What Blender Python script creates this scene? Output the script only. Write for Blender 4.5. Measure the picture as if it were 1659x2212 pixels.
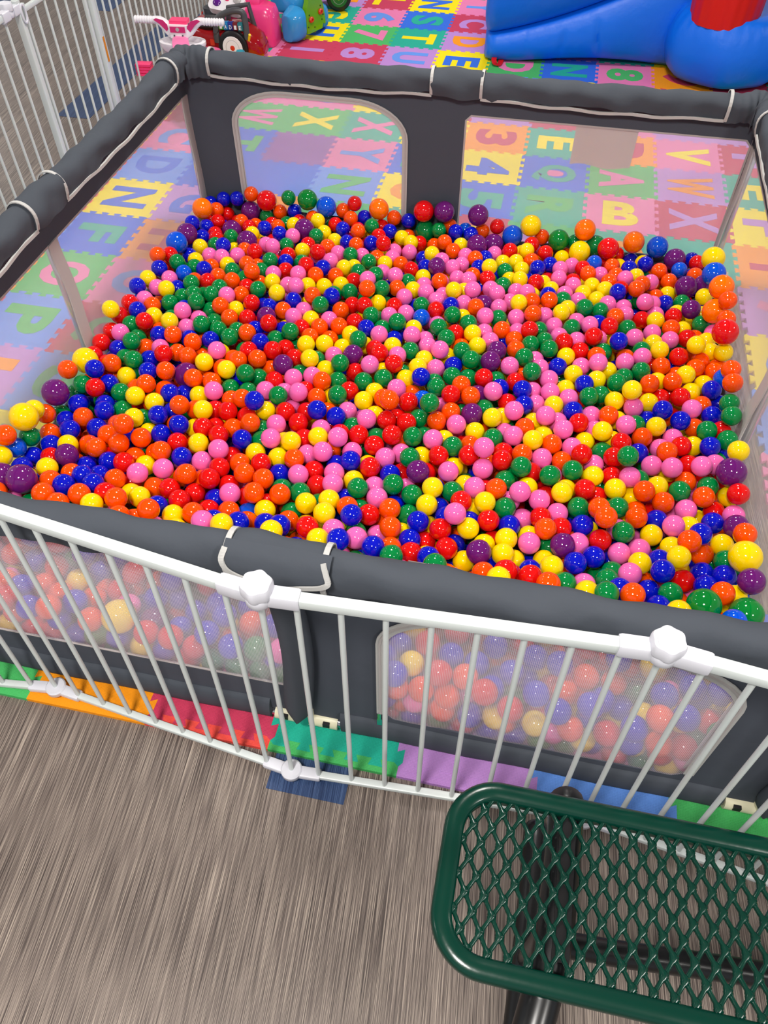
import bpy, bmesh, math, random
from mathutils import Vector, Matrix
import numpy as np

for _o in list(bpy.data.objects): bpy.data.objects.remove(_o)
SC = bpy.context.scene
COL = SC.collection
RND = random.Random(7)

# ------------------------------------------------------------------ camera
CAM_P = Vector((0.114, -3.730, 1.722)); YAW, PITCH, ROLL, FPX = -0.2113, 0.8716, -0.0017, 1667.8
_f = Vector((math.sin(YAW)*math.cos(PITCH), math.cos(YAW)*math.cos(PITCH), -math.sin(PITCH)))
_r0 = Vector((math.cos(YAW), -math.sin(YAW), 0)); _u0 = _r0.cross(_f)
_r = math.cos(ROLL)*_r0 + math.sin(ROLL)*_u0; _u = -math.sin(ROLL)*_r0 + math.cos(ROLL)*_u0
cd = bpy.data.cameras.new('camera'); cam = bpy.data.objects.new('camera', cd); COL.objects.link(cam)
cd.sensor_fit = 'VERTICAL'; cd.sensor_height = 24.0; cd.lens = FPX/2212*24.0
cd.clip_start = 0.05; cd.clip_end = 100
cam.matrix_world = Matrix(((_r.x, _u.x, -_f.x, CAM_P.x), (_r.y, _u.y, -_f.y, CAM_P.y), (_r.z, _u.z, -_f.z, CAM_P.z), (0, 0, 0, 1)))
SC.camera = cam

# ------------------------------------------------------------------ world, lamps, exposure
W = bpy.data.worlds.new('world'); SC.world = W; W.use_nodes = True
W.node_tree.nodes['Background'].inputs[0].default_value = (0.92, 0.95, 1.0, 1)
W.node_tree.nodes['Background'].inputs[1].default_value = 0.54
# round ceiling lamps of the hall, all but the last pair found from their reflections in the balls
LAMPS = [(-.34, -.85, 1.0), (-.38, -4.45, 1.4), (-.27, 2.9, .9), (2.45, -4.8, 1.0), (-5.9, -4.5, .8), (-6.0, -.6, .8), (-6.2, 3.6, .8), (4.5, -.9, .6), (2.6, 5.2, .5)]
for _x, _y, _k in LAMPS:
    _l = bpy.data.lights.new('ceiling_lamp', 'AREA'); _l.shape = 'DISK'; _l.size = 0.62; _l.energy = 92*_k
    _l.color = (1.0, .965, .915)
    _o = bpy.data.objects.new('ceiling_lamp', _l); _o.location = (_x, _y, 3.4); COL.objects.link(_o)
vs = SC.view_settings
SC.display_settings.display_device = 'sRGB'
vs.view_transform = 'Standard'; vs.look = 'None'; vs.gamma = 1.0; vs.exposure = -0.12; vs.use_curve_mapping = False

# ------------------------------------------------------------------ helpers
def lin(c):
    c = c/255.0
    return c/12.92 if c <= .04045 else ((c+.055)/1.055)**2.4
def rgb(*c): return (lin(c[0]), lin(c[1]), lin(c[2]), 1)

MATS = {}
def mat(name, c, rough=.5, metal=0., spec=.5, bump=None, var=0., coat=0.):
    """principled colour; bump=(kind, scale, strength, distance); var = mottling"""
    if name in MATS: return MATS[name]
    m = bpy.data.materials.new(name); m.use_nodes = True; nt = m.node_tree
    b = nt.nodes['Principled BSDF']
    b.inputs['Base Color'].default_value = rgb(*c)
    b.inputs['Roughness'].default_value = rough; b.inputs['Metallic'].default_value = metal
    b.inputs['Specular IOR Level'].default_value = spec
    b.inputs['Coat Weight'].default_value = coat
    m.diffuse_color = rgb(*c)
    tc = None
    if bump or var:
        tc = nt.nodes.new('ShaderNodeTexCoord')
    if var:
        n = nt.nodes.new('ShaderNodeTexNoise'); n.inputs['Scale'].default_value = 9; n.inputs['Detail'].default_value = 5
        nt.links.new(tc.outputs['Object'], n.inputs['Vector'])
        mx = nt.nodes.new('ShaderNodeMixRGB'); mx.blend_type = 'MIX'
        d = rgb(*c); mx.inputs[1].default_value = [v*(1-var) for v in d[:3]]+[1]
        mx.inputs[2].default_value = [min(1, v*(1+var)) for v in d[:3]]+[1]
        nt.links.new(n.outputs['Fac'], mx.inputs[0]); nt.links.new(mx.outputs[0], b.inputs['Base Color'])
    if bump:
        kind, scale, strength, dist = bump
        bp = nt.nodes.new('ShaderNodeBump'); bp.inputs['Strength'].default_value = strength; bp.inputs['Distance'].default_value = dist
        if kind == 'noise':
            n = nt.nodes.new('ShaderNodeTexNoise'); n.inputs['Scale'].default_value = scale; n.inputs['Detail'].default_value = 4
            nt.links.new(tc.outputs['Object'], n.inputs['Vector']); nt.links.new(n.outputs['Fac'], bp.inputs['Height'])
        else:
            mm = []
            for ax in ('X', 'Y'):
                w = nt.nodes.new('ShaderNodeTexWave'); w.bands_direction = ax; w.inputs['Scale'].default_value = scale
                nt.links.new(tc.outputs['Object'], w.inputs['Vector']); mm.append(w)
            mn = nt.nodes.new('ShaderNodeMath'); mn.operation = 'MINIMUM'
            nt.links.new(mm[0].outputs['Fac'], mn.inputs[0]); nt.links.new(mm[1].outputs['Fac'], mn.inputs[1])
            nt.links.new(mn.outputs[0], bp.inputs['Height'])
        nt.links.new(bp.outputs[0], b.inputs['Normal'])
    MATS[name] = m
    return m

def link(name, me, m=None, parent=None, loc=None, smooth=None):
    o = bpy.data.objects.new(name, me); COL.objects.link(o)
    if m is not None:
        me.materials.clear(); me.materials.append(m)
    if parent is not None: o.parent = parent
    if loc is not None: o.location = loc
    if smooth is not None:
        if smooth is True: me.polygons.foreach_set('use_smooth', [True]*len(me.polygons))
        else:
            me.polygons.foreach_set('use_smooth', [True]*len(me.polygons))
            me.set_sharp_from_angle(angle=math.radians(smooth))
    return o
def tag(o, label=None, cat=None, group=None, kind=None):
    if label: o['label'] = label
    if cat: o['category'] = cat
    if group: o['group'] = group
    if kind: o['kind'] = kind
    return o
def thing(name, label, cat, loc=(0, 0, 0), rz=0, group=None):
    o = bpy.data.objects.new(name, None); COL.objects.link(o); o.empty_display_size = .05
    o.location = loc; o.rotation_euler = (0, 0, rz)
    return tag(o, label, cat, group)

class MB:
    """collects shapes into one mesh"""
    def __init__(s): s.v = []; s.f = []
    def add(s, v, f):
        o = len(s.v); s.v += [tuple(p) for p in v]; s.f += [[i+o for i in q] for q in f]; return s
    def box(s, lo, hi, M=None):
        x0, y0, z0 = lo; x1, y1, z1 = hi
        v = [Vector(p) for p in ((x0,y0,z0),(x1,y0,z0),(x1,y1,z0),(x0,y1,z0),(x0,y0,z1),(x1,y0,z1),(x1,y1,z1),(x0,y1,z1))]
        if M is not None: v = [M @ p for p in v]
        return s.add(v, [(0,3,2,1),(4,5,6,7),(0,1,5,4),(1,2,6,5),(2,3,7,6),(3,0,4,7)])
    def sweep(s, path, sect, up=Vector((0,0,1)), closed=False, cap=True, scale=None):
        """sect: list of (a,b) in side/up frame, or function(i,u)->list"""
        P = [Vector(p) for p in path]; n = len(P); rings = []
        for i, p in enumerate(P):
            if closed: t = P[(i+1) % n]-P[i-1]
            else: t = P[min(i+1, n-1)]-P[max(i-1, 0)]
            t.normalize()
            side = t.cross(up)
            if side.length < 1e-5: side = t.cross(Vector((0, 1, 0)))
            side.normalize(); u2 = side.cross(t)
            S = sect(i, i/(n-1)) if callable(sect) else sect
            k = scale(i/(n-1)) if scale else 1
            rings.append([p+side*(a*k)+u2*(b*k) for a, b in S])
        m = len(rings[0]); v = [q for r in rings for q in r]; f = []
        for i in range(n if closed else n-1):
            j = (i+1) % n
            for k in range(m):
                l = (k+1) % m
                f.append((i*m+k, i*m+l, j*m+l, j*m+k))
        if cap and not closed:
            f.append(tuple(range(m))[::-1]); f.append(tuple((n-1)*m+k for k in range(m)))
        return s.add(v, [q[::-1] for q in f])
    def tube(s, path, r, n=10, **k):
        return s.sweep(path, circ(r, n), **k)
    def lathe(s, prof, n=24, M=None):
        """prof: list of (r,z)"""
        v = []; f = []
        for r_, z in prof:
            for k in range(n):
                a = 2*math.pi*k/n; v.append(Vector((r_*math.cos(a), r_*math.sin(a), z)))
        for i in range(len(prof)-1):
            for k in range(n):
                l = (k+1) % n; f.append((i*n+k, i*n+l, (i+1)*n+l, (i+1)*n+k))
        f.append(tuple(range(n))[::-1]); f.append(tuple((len(prof)-1)*n+k for k in range(n)))
        if M is not None: v = [M @ p for p in v]
        return s.add(v, f)
    def prism(s, poly, z0, z1, M=None):
        n = len(poly); v = [Vector((x, y, z0)) for x, y in poly]+[Vector((x, y, z1)) for x, y in poly]
        if M is not None: v = [M @ p for p in v]
        f = [tuple(range(n))[::-1], tuple(range(n, 2*n))]+[(k, (k+1) % n, n+(k+1) % n, n+k) for k in range(n)]
        return s.add(v, f)
    def mesh(s, name='m'):
        me = bpy.data.meshes.new(name); me.from_pydata([tuple(p) for p in s.v], [], s.f)
        bm = bmesh.new(); bm.from_mesh(me); bmesh.ops.recalc_face_normals(bm, faces=bm.faces); bm.to_mesh(me); bm.free()
        return me
    def build(s, name, m, parent=None, smooth=40, loc=None):
        return link(name, s.mesh(name), m, parent, loc, smooth)
def circ(r, n=10): return [(r*math.cos(2*math.pi*k/n), r*math.sin(2*math.pi*k/n)) for k in range(n)]
def rrect(w, h, r, n=4):
    out = []
    for cx, cy, a0 in ((w/2-r, h/2-r, 0), (-w/2+r, h/2-r, 90), (-w/2+r, -h/2+r, 180), (w/2-r, -h/2+r, 270)):
        for k in range(n+1):
            a = math.radians(a0+90*k/n); out.append((cx+r*math.cos(a), cy+r*math.sin(a)))
    return out
def bez(pts, n=10, closed=False):
    """Catmull-Rom through points"""
    P = [Vector(p) for p in pts]; out = []; m = len(P)
    for i in range(m if closed else m-1):
        if closed: a, b, c, d = P[i-1], P[i], P[(i+1) % m], P[(i+2) % m]
        else: a, b, c, d = P[max(i-1, 0)], P[i], P[i+1], P[min(i+2, m-1)]
        for k in range(n):
            t = k/n
            out.append(.5*((2*b)+(c-a)*t+(2*a-5*b+4*c-d)*t*t+(3*b-a-3*c+d)*t**3))
    if not closed: out.append(P[-1])
    return out
def flat_curve(loops, depth):
    """filled polygon with holes, extruded by depth on both sides"""
    cu = bpy.data.curves.new('tmp', 'CURVE'); cu.dimensions = '2D'; cu.fill_mode = 'BOTH'; cu.extrude = depth
    for L in loops:
        sp = cu.splines.new('POLY'); sp.points.add(len(L)-1); sp.use_cyclic_u = True
        for q, p in zip(sp.points, L): q.co = (p[0], p[1], 0, 1)
    o = bpy.data.objects.new('tmp', cu)
    me = bpy.data.meshes.new_from_object(o); bpy.data.objects.remove(o); bpy.data.curves.remove(cu)
    return me
def text_mesh(s, size=1., depth=.01, bold=.02, res=3):
    cu = bpy.data.curves.new('tmp', 'FONT'); cu.body = s; cu.size = size; cu.extrude = depth; cu.offset = bold
    cu.resolution_u = res; cu.align_x = 'CENTER'
    o = bpy.data.objects.new('tmp', cu); me = bpy.data.meshes.new_from_object(o)
    bpy.data.objects.remove(o); bpy.data.curves.remove(cu)
    return me
def fit(me, w, h, d=None, rot=0):
    """centre a mesh in xy, scale to w x h, turn by rot degrees"""
    n = len(me.vertices); co = np.empty(n*3); me.vertices.foreach_get('co', co); co = co.reshape(-1, 3)
    lo, hi = co.min(0), co.max(0); co[:, :2] -= ((lo+hi)/2)[:2]
    co[:, 0] *= w/max(hi[0]-lo[0], 1e-6); co[:, 1] *= h/max(hi[1]-lo[1], 1e-6)
    a = math.radians(rot); c, s_ = round(math.cos(a), 6), round(math.sin(a), 6)
    x, y = co[:, 0].copy(), co[:, 1].copy(); co[:, 0] = c*x-s_*y; co[:, 1] = s_*x+c*y
    me.vertices.foreach_set('co', co.ravel()); me.update()
    return me

# ------------------------------------------------------------------ floor
T = 0.305; ZF = -0.012
def floor_mat(name, a, b, c):
    m = bpy.data.materials.new(name); m.use_nodes = True; nt = m.node_tree; bs = nt.nodes['Principled BSDF']
    tc = nt.nodes.new('ShaderNodeTexCoord'); mp = nt.nodes.new('ShaderNodeMapping')
    mp.inputs['Rotation'].default_value = (0, 0, math.radians(-4.5))
    nt.links.new(tc.outputs['Object'], mp.inputs['Vector'])
    prev = None
    def streak(sx, sy, detail, seed):
        v = nt.nodes.new('ShaderNodeMapping'); v.inputs['Scale'].default_value = (sx, sy, 1); v.inputs['Location'].default_value = (seed, seed*2, 0)
        nt.links.new(mp.outputs[0], v.inputs['Vector'])
        n = nt.nodes.new('ShaderNodeTexNoise'); n.inputs['Scale'].default_value = 1; n.inputs['Detail'].default_value = detail
        n.inputs['Roughness'].default_value = .6
        nt.links.new(v.outputs[0], n.inputs['Vector']); return n
    n1 = streak(800, 3.4, 3, 0); n2 = streak(1500, 7, 2, 5); n3 = streak(14, 1.2, 4, 9)
    r1 = nt.nodes.new('ShaderNodeValToRGB'); e = r1.color_ramp.elements
    e[0].position = .33; e[0].color = a; e[1].position = .70; e[1].color = c
    q = e.new(.5); q.color = b
    ad = nt.nodes.new('ShaderNodeMath'); ad.operation = 'MULTIPLY_ADD'; ad.inputs[1].default_value = .45
    nt.links.new(n2.outputs['Fac'], ad.inputs[0])
    m1 = nt.nodes.new('ShaderNodeMath'); m1.operation = 'MULTIPLY'; m1.inputs[1].default_value = .55
    nt.links.new(n1.outputs['Fac'], m1.inputs[0]); nt.links.new(m1.outputs[0], ad.inputs[2])
    # widen contrast around the middle
    k = nt.nodes.new('ShaderNodeMath'); k.operation = 'MULTIPLY_ADD'; k.inputs[1].default_value = 1.85; k.inputs[2].default_value = -.43
    nt.links.new(ad.outputs[0], k.inputs[0]); nt.links.new(k.outputs[0], r1.inputs['Fac'])
    mx = nt.nodes.new('ShaderNodeMixRGB'); mx.blend_type = 'MULTIPLY'; mx.inputs[0].default_value = .16
    r3 = nt.nodes.new('ShaderNodeValToRGB'); r3.color_ramp.elements[0].position = .35; r3.color_ramp.elements[0].color = (.45, .45, .45, 1); r3.color_ramp.elements[1].position = .65
    nt.links.new(n3.outputs['Fac'], r3.inputs['Fac'])
    nt.links.new(r1.outputs[0], mx.inputs[1]); nt.links.new(r3.outputs[0], mx.inputs[2])
    nt.links.new(mx.outputs[0], bs.inputs['Base Color'])
    bs.inputs['Roughness'].default_value = .42; bs.inputs['Specular IOR Level'].default_value = .35
    bp = nt.nodes.new('ShaderNodeBump'); bp.inputs['Strength'].default_value = .25; bp.inputs['Distance'].default_value = .001
    nt.links.new(ad.outputs[0], bp.inputs['Height']); nt.links.new(bp.outputs[0], bs.inputs['Normal'])
    return m
M_VINYL = floor_mat('vinyl_grey', rgb(52, 44, 41), rgb(112, 100, 94), rgb(182, 168, 154))
M_VBLUE = floor_mat('vinyl_blue', rgb(22, 38, 72), rgb(44, 66, 106), rgb(82, 104, 142))
fl = MB().box((-9, -7, ZF-.05), (9, 11, ZF)).build('floor', M_VINYL, smooth=None); tag(fl, 'grey brown vinyl plank floor with fine dark and pale streaks', 'floor', kind='structure')
for x0, y0, x1, y1 in ((-.283, -3.156, -.103, -2.6), (-2.405, -.04, -2.222, 1.36), (-2.222, .95, -2.04, 2.6), (-2.82, -.9, -2.64, -.17), (-2.99, 1.46, -2.80, 3.2), (-3.75, 1.3, -3.5, 3.0)):
    MB().box((x0, y0, ZF-.004), (x1, y1, ZF+.0012)).build('blue_plank', M_VBLUE, fl, smooth=None)

cl_ = MB().box((-9, -7, 3.46), (9, 11, 3.55)).build('ceiling', mat('ceiling_white', (214, 214, 212), rough=.9), smooth=None); tag(cl_, 'flat pale ceiling of the play hall above the lamps', 'ceiling', kind='structure')

# ------------------------------------------------------------------ foam alphabet mat
FC = dict(cr=(206, 62, 96), pk=(240, 130, 180), lv=(194, 142, 214), te=(36, 178, 152), gr=(78, 190, 104), ye=(255, 232, 8), bl=(52, 112, 226),
          lb=(104, 154, 238), og=(255, 158, 24), pu=(150, 96, 176), co=(244, 84, 74), tl=(100, 200, 190))
FM = {k: mat('foam_'+k, c, rough=.75, spec=.22, bump=('grid', 92, .8, .0011)) for k, c in FC.items()}
foam = thing('foam_mat', 'colourful interlocking foam mat with cut-out letters and numbers under the playpen and toys', 'mat')
NT = 5; AMP = .0085; P_ = T/NT
def edge(seed):
    """tooth profile along an edge of length T: (u, offset)"""
    out = [(0.0, 0.0)]; d = .004
    s = 1 if seed % 2 else -1
    st = T*.035
    for k in range(NT):
        a = st+k*(T-2*st)/NT; b = a+(T-2*st)/NT*.5; e_ = a+(T-2*st)/NT
        out += [(a+d, -AMP), (a-d+.0+.002, AMP)] if k else [(a, AMP)]
        out += [(b+d, AMP), (b-d, -AMP)]
    out.append((T-st, -AMP)); out.append((T, 0.0))
    return [(u, o*s) for u, o in out]
def vedge(i, j): # between tiles i-1 and i, row j; upward
    return [((i*T)+o, j*T+u) for u, o in edge(1)]
def hedge(i, j): # between tiles j-1 and j, column i; rightwards
    return [(i*T+u, j*T+o) for u, o in edge(0)]
LETTER_CACHE = {}
def tile(i, j, c, ch=None, lc=None, rot=-90, fill=None, w=None, h=None):
    poly = hedge(i, j)[:-1]+vedge(i+1, j)[:-1]+hedge(i, j+1)[::-1][:-1]+vedge(i, j)[::-1][:-1]
    z = RND.uniform(-.0008, .0004)
    b = MB().prism(poly, ZF+.0003, z)
    t = b.build('mat_tile', FM[c], foam, smooth=None)
    if ch:
        me = text_mesh(ch, 1, 1, .042)
        hh = h or .66*T; ww = w or {'I': .15, '1': .24, 'M': .62, 'W': .62, 'B': .50, 'E': .46, 'F': .44, 'X': .60, 'V': .58, 'N': .56}.get(ch, .54)*T
        fit(me, ww, hh, rot=rot)
        co = np.empty(len(me.vertices)*3); me.vertices.foreach_get('co', co); co = co.reshape(-1, 3)
        zz = np.where(co[:, 2] > 0, z+.0009, z-.003); co[:, 2] = zz
        co[:, 0] += (i+.5)*T; co[:, 1] += (j+.5)*T; me.vertices.foreach_set('co', co.ravel()); me.update()
        link('letter', me, FM[lc], t)
        if fill:
            MB().prism([((i+.5)*T+.045*math.cos(a*.524), (j+.5)*T+.03*math.sin(a*.524)) for a in range(12)], z-.003, z+.0006).build('letter_core', FM[fill], t, smooth=None)
    return t
TILES = {
 # behind the playpen and seen through its back windows
 (-6,6):('bl','C','ye'),(-6,5):('te','S','pk'),(-6,4):('cr','5','gr'),(-6,3):('pk','7','te'),(-6,2):('ye','2','bl'),(-6,1):('og','K','bl'),
 (-5,7):('og','5','gr'),(-5,6):('lv','F','og'),(-5,5):('te','G','ye'),(-5,4):('ye','H','bl'),(-5,3):('cr','I','lv'),(-5,2):('og','J','bl'),(-5,1):('pk','K','cr'),
 (-4,7):('bl','4','te'),(-4,6):('cr','L','ye'),(-4,5):('pk','6','lb'),(-4,4):('gr','7','pk'),(-4,3):('cr','8','lv'),(-4,2):('og','9','ye'),(-4,1):('pk','0','lb'),
 (-3,7):('lv','R','og'),(-3,6):('ye','N','bl'),(-3,5):('bl','S','te'),(-3,4):('te','T','ye'),(-3,3):('lv','U','lb'),(-3,2):('cr','V','ye'),(-3,1):('ye','W','gr'),
 (-2,7):('te','A','ye'),(-2,6):('pk','Y','lb'),(-2,5):('cr','C','lv'),(-2,4):('lv','D','og'),(-2,3):('ye','E','bl'),(-2,2):('te','F','pk'),(-2,1):('cr','G','og'),
 (-1,7):('gr','8','pk'),(-1,6):('bl','Z','ye'),(-1,5):('og','A','te'),(-1,4):('pk','C','bl'),(-1,3):('gr','D','pk'),(-1,2):('lb','P','te'),(-1,1):('lv','2','gr'),
 (0,4):('lv','L','ye'),(0,3):('bl','N','te'),(0,2):('ye','O','cr'),(0,1):('cr','D','lv'),
 (1,4):('te','7','og'),(1,3):('pk','8','gr'),(1,2):('gr','9','bl'),(1,1):('pk','O','te'),
 (2,4):('ye','B','bl'),(2,3):('og','9','cr'),(2,2):('cr','T','lv'),(2,1):('lv','U','gr'),
 (3,4):('bl','E','pk'),(3,3):('cr','A','ye'),(3,2):('gr','S','og'),(3,1):('lv','K','te'),
 (4,4):('gr','K','pk'),(4,3):('te','J','ye'),(4,2):('bl','I','og'),(4,1):('ye','H','te'),(4,0):('og','G','bl'),
 (-6,0):('cr','B','tl'),(-5,0):('gr','W','pk'),(-4,0):('gr','X','ye'),(-3,0):('te','X','pk'),(-2,0):('ye','1','gr'),(-1,0):('og','3','cr'),(0,0):('te','E','ye'),(1,0):('og','P','cr'),(2,0):('pk','V','ye'),(3,0):('cr','F','lv'),
 (-6,-1):('pk','C','lb'),(-5,-1):('bl','T','gr'),(-4,-1):('pu',),(-3,-1):('pk','Y','lb'),(-2,-1):('bl','2','te'),(-1,-1):('ye','4','bl'),(0,-1):('bl','Q','te'),(1,-1):('gr','A','pk'),(2,-1):('lv','W','og'),(3,-1):('te','E','ye'),(4,-1):('pk','F','lb'),
 (-6,-2):('lb','D','bl'),(-5,-2):('bl','U','te'),(-4,-2):('bl',),(-3,-2):('lb','N','gr'),(-2,-2):('ye','O','og'),(-1,-2):('bl','5','te'),(0,-2):('te','R','gr'),(1,-2):('pk','B','ye',0),(2,-2):('cr','X','lv'),(3,-2):('ye','F','lv'),(4,-2):('gr','E','og'),
 (-6,-3):('ye','N','bl'),(-5,-3):('lv','G','bl'),(-4,-3):('og',),(-3,-3):('gr','P','lb'),(-2,-3):('te','Q','cr'),(-1,-3):('cr','6','ye'),(0,-3):('gr','S','lv'),(1,-3):('te','C','og'),(2,-3):('te','Y','ye'),(3,-3):('og','I','cr'),(4,-3):('lb','D','ye'),
 (-6,-4):('bl','F','te'),(-5,-4):('og','H','cr'),(3,-4):('lv','7','pk'),(4,-4):('cr','C','gr'),(-6,-5):('gr','O','pk'),(-5,-5):('pk','O','lb'),(3,-5):('ye','G','lb'),(4,-5):('te','B','pk'),
 (-6,-6):('lb','P','gr'),(-5,-6):('cr','Q','gr'),(3,-6):('lb','8','og'),(4,-6):('og','A','bl'),(-6,-7):('lv','L','og'),(-5,-7):('lb','S','gr'),(3,-7):('pk','9','gr'),(4,-7):('bl','Z','ye'),
 (-6,-8):('gr','M','cr'),(-5,-8):('ye','R','te'),(3,-8):('te','0','ye'),(4,-8):('gr','Y','lv'),(-6,-9):('cr','T','lb'),(-5,-9):('lv','U','ye'),(3,-9):('og','1','bl'),(4,-9):('lv','X','ye'),
 (-6,-10):('bl','W','ye'),(-5,-10):('te','X','og'),(-4,-10):('gr','D','pk'),(-3,-10):('og','B','cr'),(-2,-10):('cr','C','lv'),(-1,-10):('te','D','ye'),(0,-10):('lv','I','og'),(1,-10):('lb','J','pk'),(2,-10):('gr','C','pk'),(3,-10):('cr','E','ye'),(4,-10):('ye','F','te'),
 (-4,-9):('pk',),(-3,-9):('bl',),(-2,-9):('ye',),(-1,-9):('lb',),(0,-9):('te',),(1,-9):('og',),(2,-9):('bl',),
}
OVER = {(0,-1): dict(fill='pk')}
for (i, j), a in TILES.items():
    if len(a) == 1: tile(i, j, a[0])
    else: tile(i, j, a[0], a[1], a[2], a[3] if len(a) > 3 else -90, **OVER.get((i, j), {}))
BW = .022
FRONT_B = {-6:'bl',-5:'te',-4:'gr',-3:'og',-2:'co',-1:'gr',0:'lv',1:'lb',2:'gr',3:'cr',4:'ye'}
for i, c in FRONT_B.items():
    e_ = hedge(i, -10); poly = [(i*T, -10*T-BW), ((i+1)*T, -10*T-BW)]+e_[::-1]
    MB().prism(poly, ZF+.0003, -.0006).build('edge_strip', FM[c], foam, smooth=None)
LEFT_B = {6:'gr',5:'og',4:'ye',3:'pk',2:'te',1:'ye',0:'ye',-1:'og',-2:'co',-3:'co',-4:'lb',-5:'og',-6:'cr',-7:'te',-8:'pk',-9:'ye',-10:'gr'}
for j, c in LEFT_B.items():
    e_ = vedge(-6, j); poly = [(-6*T-BW, (j+1)*T), (-6*T-BW, j*T)]+e_
    MB().prism(poly, ZF+.0003, -.0006).build('edge_strip', FM[c], foam, smooth=None)

# ------------------------------------------------------------------ playpen
XL, XR, YB, YF = -1.245, .785, -.905, -2.985
XM, YM = (XL+XR)/2, (YB+YF)/2
ZR, RR = .645, .034
M_FAB = mat('charcoal_fabric', (70, 75, 83), rough=.78, spec=.25, bump=('noise', 26, .35, .006))
M_FAB2 = mat('charcoal_fabric_flat', (76, 81, 91), rough=.85, spec=.2, bump=('noise', 14, .3, .008))
M_PIPE = mat('grey_piping', (190, 189, 186), rough=.7, spec=.25, bump=('noise', 160, .3, .001))
M_HEM = mat('grey_hem', (182, 176, 174), rough=.8, spec=.2)
M_STEEL = mat('chromed_steel', (200, 200, 205), rough=.12, metal=1.)
M_CREAM = mat('cream_plastic', (228, 222, 190), rough=.4)
M_DARK = mat('black_slot', (22, 22, 24), rough=.6)
def net_mat(name, c, cover, pitch, contrast):
    """woven netting: threads cover part of each cell, the rest is open"""
    m = bpy.data.materials.new(name); m.use_nodes = True; nt = m.node_tree
    bs = nt.nodes['Principled BSDF']; bs.inputs['Base Color'].default_value = rgb(*c); bs.inputs['Roughness'].default_value = .7
    bs.inputs['Specular IOR Level'].default_value = .2
    tl = nt.nodes.new('ShaderNodeBsdfTranslucent'); tl.inputs[0].default_value = rgb(*c)
    m2 = nt.nodes.new('ShaderNodeMixShader'); m2.inputs[0].default_value = .42
    nt.links.new(bs.outputs[0], m2.inputs[1]); nt.links.new(tl.outputs[0], m2.inputs[2])
    tr = nt.nodes.new('ShaderNodeBsdfTransparent'); mx = nt.nodes.new('ShaderNodeMixShader')
    out = nt.nodes['Material Output']
    uv = nt.nodes.new('ShaderNodeUVMap'); ww = []
    for ax in ('X', 'Y'):
        w = nt.nodes.new('ShaderNodeTexWave'); w.bands_direction = ax; w.inputs['Scale'].default_value = 1/pitch/20*2*math.pi/1.0
        nt.links.new(uv.outputs[0], w.inputs['Vector']); ww.append(w)
    mn = nt.nodes.new('ShaderNodeMath'); mn.operation = 'MAXIMUM'
    nt.links.new(ww[0].outputs['Fac'], mn.inputs[0]); nt.links.new(ww[1].outputs['Fac'], mn.inputs[1])
    ma = nt.nodes.new('ShaderNodeMath'); ma.operation = 'MULTIPLY_ADD'; ma.inputs[1].default_value = contrast; ma.inputs[2].default_value = cover-.69*contrast
    ma.use_clamp = True
    nt.links.new(mn.outputs[0], ma.inputs[0]); nt.links.new(ma.outputs[0], mx.inputs[0])
    nt.links.new(tr.outputs[0], mx.inputs[1]); nt.links.new(m2.outputs[0], mx.inputs[2]); nt.links.new(mx.outputs[0], out.inputs[0])
    return m
M_NET = net_mat('white_netting', (255, 250, 253), .40, .0042, .0)
M_NETF = net_mat('white_netting_coarse', (250, 244, 252), .45, .0034, .55)
pen = thing('playpen', 'large square charcoal grey fabric playpen with white netting walls holding the ball pit', 'playpen', (XM, YM, 0))
def pp(name, me_or_mb, m, smooth=40, label=None, parent=None):
    o = me_or_mb.build(name, m, None, smooth) if isinstance(me_or_mb, MB) else link(name, me_or_mb, m, None, None, smooth)
    if parent is None:
        o.parent = pen; o.matrix_parent_inverse = Matrix.Translation((-XM, -YM, 0))
    else:
        o.parent = parent; o.matrix_parent_inverse = Matrix.Translation((0, 0, 0))
    if label: o['label'] = label
    return o
# side frames: map (s along side, z) to world, n outward
SIDES = {
 'back':  (Vector((XL, YB, 0)), Vector((1, 0, 0)), Vector((0, 1, 0)), XR-XL),
 'right': (Vector((XR, YB, 0)), Vector((0, -1, 0)), Vector((1, 0, 0)), YB-YF),
 'front': (Vector((XR, YF, 0)), Vector((-1, 0, 0)), Vector((0, -1, 0)), XR-XL),
 'left':  (Vector((XL, YF, 0)), Vector((0, 1, 0)), Vector((-1, 0, 0)), YB-YF)}
def wrinkle(k, seed):
    a = RND.uniform(0, 6); b = RND.uniform(0, 6)
    return lambda s, th: k*(math.sin(s*31+a+2.2*th)+.8*math.sin(s*57+b-1.4*th)+.6*math.sin(s*13+a*2+th*3))
def sleeve_sect(r, drop):
    s = [(r*math.cos(t), r*math.sin(t)) for t in [math.pi*k/10 for k in range(11)]]
    return s+[(-r*.98, -drop*.5), (-r*.9, -drop), (r*.9, -drop), (r*.98, -drop*.5)]
def sleeve(P, r, drop, seed, k=.0022, n=40, name='rail_cover', m=None):
    path = []
    for i in range(n+1):
        path.append(P(i/n))
    w = wrinkle(k, seed); base = sleeve_sect(r, drop)
    L = (path[-1]-path[0]).length
    def sect(i, u):
        out = []
        for q, (a, b) in enumerate(base):
            th = math.atan2(b, a); f = 1+w(u*L, th)/r
            out.append((a*f, b*f-(.004*math.sin(u*L*9+seed) if b < -.02 else 0)))
        return out
    return MB().sweep(path, sect)
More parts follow.
